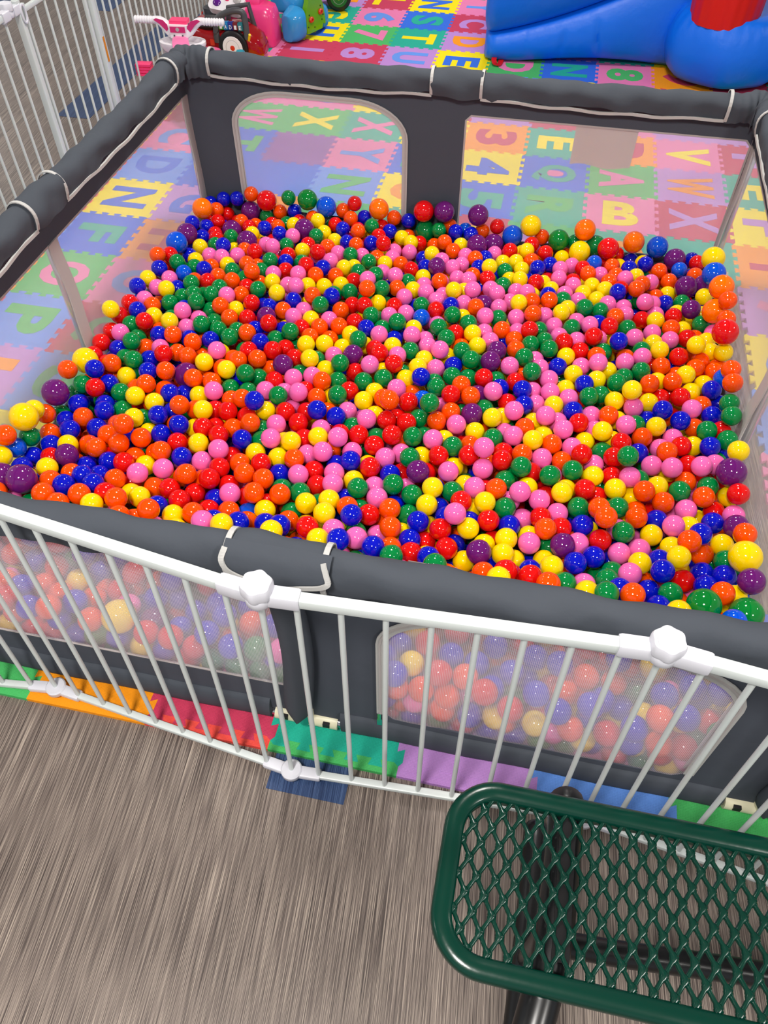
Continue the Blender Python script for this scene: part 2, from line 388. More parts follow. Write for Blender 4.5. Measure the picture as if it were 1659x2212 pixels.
for sn, (O, d, nrm, L) in SIDES.items():
    for h in (0, 1):
        s0 = .12 if h == 0 else L/2+.085; s1 = L/2-.085 if h == 0 else L-.12
        def P(u, s0=s0, s1=s1): return O+d*(s0+(s1-s0)*u)+Vector((0, 0, ZR-.004*math.sin(math.pi*u)))
        rc = pp('rail_cover', sleeve(P, RR, .036, h*3+len(sn)), M_FAB, 50)
        # grey piping along the inner and outer bottom edge
        for sg in (-1, 1) if sn != 'front' else (-1,):
            path = [P(i/24)+nrm*(sg*RR*.93)+Vector((0, 0, -.037-.005*math.sin(i*1.1+h)*.5-.006*math.sin(math.pi*i/24))) for i in range(25)]
            pp('piping', MB().sweep(path, [(.003, .0045), (-.003, .0045), (-.003, -.0045), (.003, -.0045)]), M_PIPE, None)
    # mid-post cover with a strip of piping at each end
    def P(u): return O+d*(L/2-.088+.176*u)+Vector((0, 0, ZR))
    pp('post_cover', sleeve(P, RR+.0055, .042, 5, .0026, 16), M_FAB, 50)
    for e_ in (-.086, .086):
        path = []
        for q in range(17):
            t = -.55+ (math.pi+1.1)*q/16
            path.append(O+d*(L/2+e_)+nrm*((RR+.0075)*math.cos(t))+Vector((0, 0, ZR+(RR+.0075)*math.sin(t) if t > 0 and t < math.pi else ZR+(RR+.0075)*math.sin(t)*1.6)))
        pp('piping', MB().sweep(path, [(.0016, .005), (-.0016, .005), (-.0016, -.005), (.0016, -.005)], up=d), M_PIPE, None)
# corner covers
order = ['back', 'right', 'front', 'left']
for a, b in zip(order, order[1:]+order[:1]):
    O, d, nrm, L = SIDES[a]; O2, d2, n2, L2 = SIDES[b]
    C = O+d*L
    pts = [C-d*.125, C-d*.06, C-d*.018+d2*.018*0, C+d2*.0, C+d2*.06, C+d2*.125]
    pth = []
    for i in range(9): pth.append(C-d*(.125-.085*i/8))
    for i in range(1, 8):
        t = math.pi/2*i/8; cen = C-d*.04+d2*.04
        pth.append(cen+d*(.04*math.sin(t))-d2*(.04*math.cos(t)))
    for i in range(9): pth.append(C+d2*(.04+.085*i/8))
    pth = [q+Vector((0, 0, ZR)) for q in pth]; w = wrinkle(.0035, 1); base = sleeve_sect(RR+.006, .046)
    def sect(i, u):
        out = []
        for (p_, q_) in base:
            th = math.atan2(q_, p_); f = 1+w(u*.3, th)/RR*(.4+.9*math.sin(math.pi*u))+.05*math.sin(math.pi*u)*math.sin(u*60+th)
            out.append((p_*f, q_*f))
        return out
    # resample finer
    fine = []
    for i in range(len(pth)-1):
        fine += [pth[i].lerp(pth[i+1], k/3) for k in range(3)]
    fine.append(pth[-1])
    pp('corner_cover', MB().sweep(fine, sect), M_FAB, 50)
    for base_, dd, nn in ((C-d*.122, d, nrm), (C+d2*.122, d2, n2)):
        path = []
        for q in range(17):
            t = -.6+(math.pi+1.2)*q/16; rr = RR+.0085
            path.append(base_+nn*(rr*math.cos(t))+Vector((0, 0, ZR+rr*math.sin(t)*(1 if 0 < t < math.pi else 1.7))))
        pp('piping', MB().sweep(path, [(.0016, .005), (-.0016, .005), (-.0016, -.005), (.0016, -.005)], up=dd), M_PIPE, None)
# wall panels --------------------------------------------------------
def panel_to_world(me, O, d, nrm, off=0.):
    M = Matrix((( d.x, 0, nrm.x, O.x+nrm.x*off), (d.y, 0, nrm.y, O.y+nrm.y*off), (0, 1, 0, 0), (0, 0, 0, 1)))
    me.transform(M); return me
def arch_loop(c, w, z0, z1, r, n=10):
    """tombstone opening: straight bottom, big top corners"""
    P = [(c-w/2+.03, z0), (c+w/2-.03, z0), (c+w/2, z0+.03)]
    for k in range(n+1):
        a = math.pi/2*k/n; P.append((c+w/2-r+r*math.cos(a), z1-r*.62+r*.62*math.sin(a)))
    for k in range(n+1):
        a = math.pi/2+math.pi/2*k/n; P.append((c-w/2+r+r*math.cos(a), z1-r*.62+r*.62*math.sin(a)))
    P.append((c-w/2, z0+.03)); return P
def netting(name, O, d, nrm, s0, s1, z0, z1, bulge, m, shape=None, n=18):
    vs_, fs, uv = [], [], []
    for j in range(n+1):
        for i in range(n+1):
            u, v = i/n, j/n; s = s0+(s1-s0)*u; z = z0+(z1-z0)*v
            if shape: # squeeze the grid into the arch outline
                zt = shape(s); z = z0+(zt-z0)*v
            b = bulge*math.sin(math.pi*u)**.7*math.sin(math.pi*min(1, v*1.0))**.8+.0015*math.sin(u*23+v*7)
            p = O+d*s+nrm*b+Vector((0, 0, z)); vs_.append(tuple(p)); uv.append((s, z))
    for j in range(n):
        for i in range(n):
            a = j*(n+1)+i; fs.append((a, a+1, a+n+2, a+n+1))
    me = bpy.data.meshes.new(name); me.from_pydata(vs_, [], fs)
    l = me.uv_layers.new(name='UVMap')
    for k, lp in enumerate(me.loops): l.data[k].uv = uv[lp.vertex_index]
    return pp(name, me, m, True)
ZT = .62
def solid_panel(sn, s0, s1, net, bulge, zip_pull=False):
    """charcoal panel with a zipped arched netting door"""
    O, d, nrm, L = SIDES[sn]
    c = (s0+s1)/2; Wd, za, zb, r = .665, .10, .555, .20
    loop = arch_loop(c, Wd, za, zb, r)
    me = flat_curve([[(s0, .028), (s1, .028), (s1, ZT), (s0, ZT)], loop[::-1]], .0016)
    pp('fabric_panel', panel_to_world(me, O, d, nrm), M_FAB2, None)
    def top(s):
        x = abs(s-c); e_ = Wd/2-r
        if x <= e_: return zb
        t = min(1, (x-e_)/r); return zb-r*.62+r*.62*math.sqrt(max(0, 1-t*t))
    netting('mesh_window', O, d, nrm, c-Wd/2+.002, c+Wd/2-.002, za, zb, bulge, net, top, 30)
    # zip: two grey tapes with a toothed line between them
    for off, wd, mm, nm in ((.003, .0105, M_PIPE, 'zip_tape'), (.005, .0022, M_HEM, 'zip_teeth')):
        lp = arch_loop(c, Wd-.014+2*off, za, zb-.005+off, r)
        pth = lp[2:-1]+[lp[-1]]
        for sd in (1, -1):
            path = [O+d*s+nrm*((.0065 if nm == 'zip_tape' else .0085)*sd)+Vector((0, 0, z)) for s, z in pth]
            pp(nm, MB().sweep(path, [(wd, .0014), (-wd, .0014), (-wd, -.0014), (wd, -.0014)], up=nrm), mm, None)
    if zip_pull:
        q = O+d*(s1-.0-(s1-s0-Wd)/2-.0)+nrm*.008
        z = pp('zip_pull', MB().box((-.004, -.003, .075), (.004, .003, .105)).box((-.0055, -.002, .045), (.0055, .002, .078)), M_STEEL, None)
        for v in z.data.vertices: v.co += Vector((q.x, q.y, .03))
def mesh_panel(sn, s0, s1, z0, z1, net, bulge, hem=.006, lo=.028, left=.05, right=.05, hemw=.028):
    O, d, nrm, L = SIDES[sn]
    a, b = s0+left, s1-right
    rr = .02
    lp = [(a, z0), (b, z0), (b, z1-rr), (b-rr, z1), (a+rr, z1), (a, z1-rr)]
    me = flat_curve([[(s0, lo), (s1, lo), (s1, ZT), (s0, ZT)], lp[::-1]], .0014)
    pp('fabric_panel', panel_to_world(me, O, d, nrm), M_FAB2, None)
    netting('mesh_window', O, d, nrm, a, b, z0, z1, bulge, net)
    # grey hem tape sewn around the netting
    h = hem
    inn = [(a+h, z0+h), (b-h, z0+h), (b-h, z1-rr-h*.4), (b-rr-h*.4, z1-h), (a+rr+h*.4, z1-h), (a+h, z1-rr-h*.4)]
    me = flat_curve([lp, inn[::-1]], .0022)
    pp('hem_tape', panel_to_world(me, O, d, nrm), M_HEM, None)
Lx, Ly = XR-XL, YB-YF
solid_panel('back', 0.0, Lx/2, M_NET, .0)
mesh_panel('back', Lx/2, Lx, .07, .54, M_NET, .0, left=.035, right=.006)
solid_panel('front', 0.0, Lx/2, M_NETF, .016, True)
mesh_panel('front', Lx/2, Lx, .165, .605, M_NETF, .016, left=.03, right=.06, hem=.003)
for sn in ('left', 'right'):
    for h in (0, 1):
        s0 = h*Ly/2; mesh_panel(sn, s0, s0+Ly/2, 0.06, .525, M_NET, .012, left=.004, right=.004, hem=.006)
    O, d, nrm, L = SIDES[sn]
    # grey seam bands over the posts
    for s in (.022, L/2, L-.022):
        pth = [O+d*(s+.006*math.sin(z*19+s))-nrm*(.005+.003*math.sin(z*11))+Vector((0, 0, z)) for z in [.05+.475*k/14 for k in range(15)]]
        pp('seam_band', MB().sweep(pth, [(.0022, .025), (-.0022, .025), (-.0022, -.025), (.0022, -.025)], up=d), M_HEM, None)
# posts, floor tubes, connectors, bottom sleeves
for x, y in ((XL, YB), (XM, YB), (XR, YB), (XL, YM), (XR, YM), (XL, YF), (XM, YF), (XR, YF)):
    ox = .018*(1 if x == XR else -1 if x == XL else 0); oy = .018*(1 if y == YB else -1 if y == YF else 0)
    pp('post', MB().tube([(x+ox, y+oy, .04), (x+ox, y+oy, ZR-.02)], .0125, 12), M_STEEL, True)
    o = pp('connector', MB().tube([(x-.075 if y in (YB, YF) else x, y-(.075 if y not in (YB, YF) else 0), .027), (x+.075 if y in (YB, YF) else x, y+(.075 if y not in (YB, YF) else 0), .027)], .019, 14).tube([(x, y, .02), (x, y, .075)], .018, 14), M_CREAM, 40)
    if y == YF:
        for e_ in (-.05, .05):
            MB().box((x+e_-.008, y-.0205, .028), (x+e_+.008, y-.012, .042)).build('slot', M_DARK, o, None)
for sn, (O, d, nrm, L) in SIDES.items():
    pp('bottom_tube', MB().tube([O+d*.02+Vector((0, 0, .027)), O+d*(L-.02)+Vector((0, 0, .027))], .0125, 12), M_STEEL, True)
    for h in (0, 1):
        s0, s1 = h*L/2+.085, (h+1)*L/2-.085
        pth = [O+d*(s0+(s1-s0)*k/20)+Vector((0, 0, .028+.003*math.sin(k*.8+h))) for k in range(21)]
        w = wrinkle(.0012, 3); base = [(.019*math.cos(t), .021*math.sin(t)) for t in [2*math.pi*k/14 for k in range(14)]]
        base = [(a, b*(2.6 if b > 0 else 1)) for a, b in base]
        pp('bottom_sleeve', MB().sweep(pth, base), M_FAB, 60)
# front mid post: hanging tongue of the cover and the sleeve that runs down the post
def ribbon_outline(o_, pth, w=.0045):
    return MB().sweep(pth, [(.0015, w), (-.0015, w), (-.0015, -w), (.0015, -w)], up=Vector((0, 1, 0)))
O, d, nrm, L = SIDES['front']
tong = [(-.316, .686), (-.319, .670), (-.305, .650), (-.27, .634), (-.221, .626), (-.179, .638), (-.148, .648), (-.132, .660), (-.136, .674), (-.144, .686)]
tongue = [(q.x, q.y) for q in bez([(x, z, 0) for x, z in tong], 5)]
RT = RR+.012
def hug(x, z):
    # follows the padded rail above its centre line and hangs straight below it
    return Vector((x, YF-(RT if z < ZR else math.sqrt(max(1e-6, RT*RT-(z-ZR)**2))), z))
tv, tf = [], []; NC = 32; xs = [min(q[0] for q in tongue)+(max(q[0] for q in tongue)-min(q[0] for q in tongue))*(.001+.998*k/NC) for k in range(NC+1)]
def tongue_low(x):
    zs_ = []
    for (x0, z0), (x1, z1) in zip(tongue, tongue[1:]):
        if min(x0, x1) <= x <= max(x0, x1) and x0 != x1: zs_.append(z0+(z1-z0)*(x-x0)/(x1-x0))
    return min(zs_) if zs_ else ZR
for x in xs:
    zl = tongue_low(x)
    for k in range(13):
        tv.append(hug(x, zl+(ZR+RT*.985-zl)*k/12))
for i in range(NC):
    for k in range(12): tf.append((i*13+k, (i+1)*13+k, (i+1)*13+k+1, i*13+k+1))
pp('cover_tongue', MB().add(tv, tf), M_FAB, True)
pp('piping', MB().sweep([hug(x, z)+Vector((0, -.003, 0)) for x, z in tongue], [(.005, .0015), (-.005, .0015), (-.005, -.0015), (.005, -.0015)], up=Vector((0, 1, 0))), M_PIPE, None)
for x0 in (XM, XR):
    def sect(i, u):
        w_ = .034 if u < .86 else .034*math.sqrt(max(.05, 1-((u-.86)/.14)**2))
        return [(w_*math.cos(t), .022*math.sin(t)) for t in [2*math.pi*k/12 for k in range(12)]]
    pp('post_sleeve', MB().sweep([Vector((x0+.0+.012*math.sin(k*.21), YF-.022, .6-.53*k/20)) for k in range(21)], sect, up=Vector((0, 1, 0))), M_FAB, 50)
# paper label tucked behind the right back window
M_PAPER = mat('label_paper', (196, 186, 180), rough=.9, spec=.1, var=.06)
lab = MB()
for k in range(8):
    x0, x1 = .193+.0265*k, .193+.0265*(k+1); b0, b1 = .006*math.sin(k*.9), .006*math.sin((k+1)*.9)
    lab.add([(x0, YB+.012+b0, .395+.004*math.sin(k)), (x1, YB+.012+b1, .395+.004*math.sin(k+1)), (x1, YB+.006, .535), (x0, YB+.006, .535)], [(0, 1, 2, 3)])
lo_ = pp('care_label', lab, M_PAPER, True, 'pale printed care label hanging behind the netting')
M_INK = mat('label_ink', (140, 130, 128), rough=.9)
for k in range(14):
    z = .515-.0082*k; x1 = .285-.004*k
    pp('label_print', MB().box((.203, YB+.0005, z-.0014), (x1+.006*math.sin(k*5), YB+.0015, z+.0014)), M_INK, None, parent=None).parent = pen


# ------------------------------------------------------------------ white metal safety fences
M_WHITE = mat('white_painted_metal', (208, 215, 213), rough=.35, spec=.5, bump=('noise', 60, .12, .001))
M_WPLAS = mat('white_plastic', (214, 214, 222), rough=.42, spec=.5)
M_GREYP = mat('grey_plastic', (120, 122, 124), rough=.5)
BAR_R = .0052
bar_me = MB().tube([(0, 0, 0), (0, 0, 1)], BAR_R, 10).mesh('bar'); bar_me.materials.append(M_WHITE)
bar_me.polygons.foreach_set('use_smooth', [True]*len(bar_me.polygons)); bar_me.set_sharp_from_angle(angle=1.0)
def bar(parent, b, t):
    b, t = Vector(b), Vector(t); o = bpy.data.objects.new('bar', bar_me); COL.objects.link(o); o.parent = parent
    dv = t-b; q = dv.to_track_quat('Z', 'Y')
    o.matrix_local = Matrix.Translation(b) @ q.to_matrix().to_4x4() @ Matrix.Diagonal((1, 1, dv.length, 1)); return o
def beam(name, parent, a, b, w, h, m=None, r=.003):
    return MB().sweep([a, b], rrect(w, h, r, 2)).build(name, m or M_WHITE, parent, 35)
def hexknob(parent, c, rz=0):
    pr = [(.012, -.016), (.020, -.014), (.0215, -.002), (.0215, .004)]
    k = MB().lathe([(.0205, -.022), (.022, -.020), (.022, -.002), (.0205, 0)], 28, Matrix.Translation(c)).build('joint_collar', M_WPLAS, parent, 40)
    # flower shaped turning knob with six soft lobes
    v = []; n = 48; lv = [(1.0, -.001), (1.06, .004), (1.06, .019), (.98, .024), (.80, .0255), (.72, .0235), (0.0, .0235)]
    f = []
    for s_, z in lv:
        for i in range(n):
            a = 2*math.pi*i/n; rr = .0235*(1+.055*math.cos(6*a))*s_
            v.append(Vector((c[0]+rr*math.cos(a+rz), c[1]+rr*math.sin(a+rz), c[2]+z)))
    for q in range(len(lv)-1):
        for i in range(n):
            j = (i+1) % n; f.append((q*n+i, q*n+j, (q+1)*n+j, (q+1)*n+i))
    MB().add(v, f).build('joint_knob', M_WPLAS, parent, 45)
def joint(parent, b, t, nbrs):
    """b, t: bottom and top points; nbrs: unit vectors to the neighbouring panels"""
    b, t = Vector(b), Vector(t)
    hexknob(parent, t+Vector((0, 0, .008)), RND.uniform(0, 1))
    bar(parent, b, t-Vector((0, 0, .015)))
    MB().lathe([(.0225, -.004), (.024, -.002), (.024, .010), (.021, .013)], 28, Matrix.Translation(b)).build('foot_joint', M_WPLAS, parent, 40)
    for dv in nbrs:
        for p, dz, h in ((t, 0, .030), (b, .0, .018)):
            path = [p+dv*.016, p+dv*.062, p+dv*.066]
            MB().sweep([q+Vector((0, 0, dz)) for q in path], rrect(.026, h, .004, 2), scale=lambda u: 1 if u < .9 else .92).build('bracket', M_WPLAS, parent, 35)
def fence_run(parent, pts, bars_pitch=.0735, z0=.0125, z1=.735):
    """pts: list of (bottom xy, top xy) joints"""
    B = [Vector((p[0], p[1], z0)) for p in pts]; Tp = [Vector((p[2], p[3], z1)) for p in pts]
    for k in range(len(pts)):
        nb = []
        if k > 0: nb.append((B[k-1]-B[k]).normalized())
        if k < len(pts)-1: nb.append((B[k+1]-B[k]).normalized())
        joint(parent, B[k], Tp[k], nb)
    for k in range(len(pts)-1):
        d = (B[k+1]-B[k]).normalized(); L = (B[k+1]-B[k]).length; dt = (Tp[k+1]-Tp[k]).normalized()
        beam('bottom_rail', parent, B[k]+d*.055, B[k+1]-d*.055, .017, .015)
        beam('top_rail', parent, Tp[k]+dt*.055, Tp[k+1]-dt*.055, .020, .021)
        n = max(2, round((L-.11)/bars_pitch)+1); e_ = .062
        for i in range(n):
            u = (e_+(L-2*e_)*i/(n-1))/L
            bar(parent, B[k].lerp(B[k+1], u), Tp[k].lerp(Tp[k+1], u)-Vector((0, 0, .006)))
gate = thing('safety_gate_fence', 'white metal safety gate fence zigzagging along the front of the playpen', 'fence', (0, 0, 0))
JOINTS = [(-1.47, -3.105, -1.47, -3.10), (-.848, -3.036, -.83, -3.03), (-.232, -3.114, -.214, -3.120), (.415, -3.083, .392, -3.092), (1.02, -3.165, .99, -3.160)]
fence_run(gate, JOINTS)
MB().sweep([Vector((.245, -3.075, .012)), Vector((.245, -3.092, .012))], rrect(.02, .03, .006)).build('rubber_foot', mat('black_rubber', (24, 24, 26), rough=.5), gate, 35)

gate2 = thing('safety_gate_door', 'white metal safety fence with gate door posts behind the playpen beside the tricycle', 'fence', (0, 0, 0))
FX = -1.9
def fx(y): return FX-.10*max(0, y+.29)
for y0, y1 in ((-3.0, -.83), (-.30, 2.6)):
    beam('bottom_rail', gate2, (fx(y0), y0, .004), (fx(y1), y1, .004), .017, .015); beam('top_rail', gate2, (fx(y0), y0, .735), (fx(y1), y1, .735), .020, .021)
y = -2.96
for k in range(29): bar(gate2, (FX, -2.97+.0735*k, 0), (FX, -2.97+.0735*k, .73))
for k in range(39): bar(gate2, (fx(-.245+.0735*k), -.245+.0735*k, 0), (fx(-.245+.0735*k), -.245+.0735*k, .73))
# door frame posts and the door itself
beam('door_post', gate2, (FX, -.815, -.005), (FX, -.815, .76), .026, .026); beam('door_post', gate2, (FX, -.292, -.005), (FX, -.292, .76), .028, .030)
beam('door_stile', gate2, (FX, -.775, .03), (FX, -.775, .74), .014, .013); beam('door_stile', gate2, (FX, -.338, .03), (FX, -.338, .74), .015, .015)
beam('door_rail', gate2, (FX, -.78, .035), (FX, -.335, .035), .015, .015); beam('door_rail', gate2, (FX, -.78, .72), (FX, -.335, .72), .015, .018)
for k in range(5): bar(gate2, (FX, -.70+.073*k, .04), (FX, -.70+.073*k, .715))
hexknob(gate2, Vector((FX-.005, -.872, .745)))
for dv in ((0, -1, 0), (0, 1, 0)):
    dv = Vector(dv); p = Vector((FX, -.872, .735))
    MB().sweep([p+dv*.014, p+dv*.06], rrect(.03, .034, .005)).build('bracket', M_WPLAS, gate2, 35)
# latch loop on the first post and a warning strip on the second
MB().sweep([Vector((FX+.016, -.805+.014*math.cos(a), .715+.030*math.sin(a))) for a in [2*math.pi*k/20 for k in range(20)]], rrect(.008, .006, .002, 2), closed=True, up=Vector((1, 0, 0))).build('latch_loop', M_WPLAS, gate2, 40)
MB().box((FX+.0145, -.2915, .37), (FX+.016, -.2785, .47)).build('warning_strip', mat('orange_label', (214, 130, 10), rough=.5), gate2, None)['label'] = 'orange warning strip on gate post'

# ------------------------------------------------------------------ green expanded-metal bench
M_GREEN = mat('green_vinyl_coating', (0, 48, 37), rough=.22, spec=.4, bump=('noise', 40, .15, .002), var=.10)
M_BLACK = mat('black_powder_coat', (16, 17, 19), rough=.3, spec=.5)
bench = thing('bench', 'green coated expanded metal bench with rounded corners on black tube legs', 'bench', (.7, -3.36, ZF))
def bb(mb, name, m, smooth=40):
    o = mb.build(name, m, None, smooth); o.parent = bench; o.matrix_parent_inverse = Matrix.Translation((-.7, 3.36, -ZF)); return o
bx0, bx1, by0, by1, bz, rc = .122, 1.75, -3.508, -3.217, .45, .085
fw = .030
def rr_path(x0, x1, y0, y1, r, n=12):
    P = []
    for cx, cy, a0 in ((x1-r, y1-r, 0), (x0+r, y1-r, 90), (x0+r, y0+r, 180), (x1-r, y0+r, 270)):
        for k in range(n+1):
            a = math.radians(a0+90*k/n); P.append(Vector((cx+r*math.cos(a), cy+r*math.sin(a), bz-.008)))
    return P
sec = [(-.015, -.016), (.015, -.016), (.0165, -.008), (.0155, .003), (.011, .0075), (.0, .009), (-.011, .0075), (-.0155, .003), (-.0165, -.008)]
bb(MB().sweep(rr_path(bx0+fw/2, bx1-fw/2, by0+fw/2, by1-fw/2, rc-fw/2), sec, closed=True), 'seat_frame', M_GREEN, 50)
# expanded metal: zigzag strands that meet at broad knots
px, py = .0297, .0517; gx0, gx1, gy0, gy1 = bx0+.022, bx1-.022, by0+.022, by1-.022
g = MB()
def inside(x, y, m=0.0):
    r = rc-.02
    dx = max(gx0+r-x, x-(gx1-r), 0); dy = max(gy0+r-y, y-(gy1-r), 0)
    if dx > 0 and dy > 0: return dx*dx+dy*dy <= r*r
    return gx0 <= x <= gx1 and gy0 <= y <= gy1
nx, ny = int((gx1-gx0)/px)+3, int((gy1-gy0)/(py/2))+3
yk0 = -3.293+.026*12; xk0 = .168-px*6
def knot(i, j): return (xk0+px*i+(px/2 if j % 2 else 0), yk0-py/2*j)
sw, kw = .0033, .0062
def strand(p, q, lean):
    # a flat tilted strand between two knots, thickened at both ends
    P = Vector((p[0], p[1], bz-.010)); Q = Vector((q[0], q[1], bz-.010)); d = (Q-P).normalized(); s = Vector((-d.y, d.x, 0))
    if s.x < 0: s = -s
    th = .0032; v = []; st = [(0, kw), (.16, kw*.92), (.27, sw), (.73, sw), (.84, kw*.92), (1, kw)]
    for t, w in st:
        c = P.lerp(Q, t); c.z += .0035*lean*(t-.5)
        for a, b in ((-w, -th), (w, -th), (w*.9, th*.5), (w*.45, th), (-w*.45, th), (-w*.9, th*.5)): v.append(c+s*a+Vector((0, 0, b)))
    m = 6; f = [(i*m+k, i*m+(k+1) % m, (i+1)*m+(k+1) % m, (i+1)*m+k) for i in range(len(st)-1) for k in range(m)]
    f += [tuple(range(m)), tuple((len(st)-1)*m+k for k in range(m))]
    g.add(v, f)
for j in range(0, 26):
    for i in range(-2, 68):
        p = knot(i, j)
        for dxx in (-1, 1):
            q = (p[0]+dxx*px/2, p[1]-py/2)
            mx_, my_ = (p[0]+q[0])/2, (p[1]+q[1])/2
            if inside(mx_, my_): strand(p, q, dxx)
bb(g, 'seat_grille', M_GREEN, 60)['label'] = 'diamond pattern expanded metal seat'
# support arm under the seat, skid on the floor, cross brace
arm = bez([(.318, -3.205, .398), (.318, -3.23, .405), (.316, -3.34, .405), (.305, -3.47, .40), (.282, -3.60, .37), (.268, -3.75, .28)], 8)
bb(MB().tube(arm, .0295, 18), 'seat_support', M_BLACK, 50)
bb(MB().box((.305, -3.46, .428), (.331, -3.25, .436)), 'mounting_plate', M_BLACK, None)
skid = bez([(.318, -3.135, .016), (.318, -3.16, .022), (.318, -3.35, .024), (.312, -3.55, .024), (.305, -3.9, .024)], 8)
bb(MB().tube(skid, .027, 16), 'skid_leg', M_BLACK, 50)
brace = [(.318, -3.385, .20), (.40, -3.378, .20), (.46, -3.375, .20), (.72, -3.352, .19), (1.6, -3.29, .19)]
bb(MB().tube(bez(brace, 6), .022, 14), 'cross_brace', M_BLACK, 50)
bb(MB().tube([(.318, -3.385, .03), (.318, -3.385, .40)], .019, 14), 'leg_post', M_BLACK, 50)
bb(MB().lathe([(.008, -.006), (.008, .006)], 12, Matrix.Translation((.349, -3.285, .409)) @ Matrix.Rotation(1.57, 4, 'Y')), 'bolt', M_STEEL, 40)
# far leg frame, outside the picture
bb(MB().tube([(x+1.22, y_, z) for x, y_, z in [tuple(q) for q in arm]], .0265, 16), 'seat_support', M_BLACK, 50)
bb(MB().tube([(x+1.22, y_, z) for x, y_, z in [tuple(q) for q in skid]], .027, 16), 'skid_leg', M_BLACK, 50)
bb(MB().tube([(1.538, -3.385, .03), (1.538, -3.385, .40)], .019, 14), 'leg_post', M_BLACK, 50)

# ------------------------------------------------------------------ toys behind the playpen
def plas(name, c, rough=.22): return mat('plastic_'+name, c, rough=rough, spec=.5)
TP = dict(white=plas('white', (238, 234, 238), .3), pink=plas('pink', (236, 66, 134)), lpink=plas('light_pink', (240, 128, 178)), teal=plas('teal', (40, 150, 170)), red=plas('dark_red', (150, 10, 18), .12),
          grey=plas('dark_grey', (70, 70, 74), .4), black=plas('black', (20, 20, 22), .35), purple=plas('purple', (92, 24, 130), .12), blue=plas('sky_blue', (52, 150, 214), .15), green=plas('lime_green', (104, 168, 8), .2),
          orange=plas('orange', (226, 118, 6), .3), yellow=plas('yellow', (250, 206, 20), .3), rbolt=plas('red_bolt', (206, 52, 24), .3), dgreen=plas('deep_green', (30, 104, 44), .3), navy=plas('royal_blue', (20, 74, 200), .2), lgrey=plas('light_grey', (176, 172, 172), .35), hotpink=plas('hot_pink', (250, 60, 120), .3))
def ring(cx, cy, z, a, b, n=28, e=.55):
    out = []
    for k in range(n):
        t = 2*math.pi*k/n; c, s = math.cos(t), math.sin(t)
        out.append(Vector((cx+a*math.copysign(abs(c)**e, c), cy+b*math.copysign(abs(s)**e, s), z)))
    return out
def loftz(secs, n=28, e=.55):
    """stack of rounded rectangles: (cx, cy, z, half x, half y)"""
    m = MB(); R_ = [ring(*s, n=n, e=e) for s in secs]; v = [p for r in R_ for p in r]; f = []
    for i in range(len(R_)-1):
        for k in range(n): f.append((i*n+k, i*n+(k+1) % n, (i+1)*n+(k+1) % n, (i+1)*n+k))
    f += [tuple(range(n))[::-1], tuple((len(R_)-1)*n+k for k in range(n))]
    return m.add(v, f)
def loftx(secs, n=24, e=.6):
    """rings in the yz plane: (x, cy, cz, half y, half z)"""
    m = MB(); v = []; f = []
    for x, cy, cz, a, b in secs:
        for k in range(n):
            t = 2*math.pi*k/n; c, s = math.cos(t), math.sin(t)
            v.append((x, cy+a*math.copysign(abs(c)**e, c), cz+b*math.copysign(abs(s)**e, s)))
    for i in range(len(secs)-1):
        for k in range(n): f.append((i*n+k, i*n+(k+1) % n, (i+1)*n+(k+1) % n, (i+1)*n+k))
    f += [tuple(range(n))[::-1], tuple((len(secs)-1)*n+k for k in range(n))]
    return m.add(v, f)
RX90 = Matrix.Rotation(math.pi/2, 4, 'X'); RY90 = Matrix.Rotation(math.pi/2, 4, 'Y')
def wheel(parent, c, r, w, tire, hub, cap, axis='Y'):
    Rm = RX90 if axis == 'Y' else RY90
    M = Matrix.Translation(c) @ Rm
    t = MB().lathe([(r*.55, -w*.5), (r*.86, -w*.5), (r*.98, -w*.36), (r, 0), (r*.98, w*.36), (r*.86, w*.5), (r*.55, w*.5)], 32, M).build('wheel', tire, parent, 35)
    MB().lathe([(r*.66, -w*.54), (r*.68, -w*.50), (r*.68, w*.50), (r*.66, w*.54)], 32, M).build('wheel_disc', hub, t, 35)
    MB().lathe([(r*.46, -w*.555), (r*.47, -w*.50), (r*.47, w*.50), (r*.46, w*.555)], 28, M).build('wheel_ring', TP['lgrey'], t, 35)
    MB().lathe([(r*.43, -w*.57), (r*.44, -w*.50), (r*.44, w*.50), (r*.43, w*.57)], 28, M).build('wheel_face', hub, t, 35)
    MB().lathe([(r*.10, -w*.62), (r*.16, -w*.57), (r*.16, w*.57), (r*.10, w*.62)], 16, M).build('hub_cap', cap, t, 35)
    return t

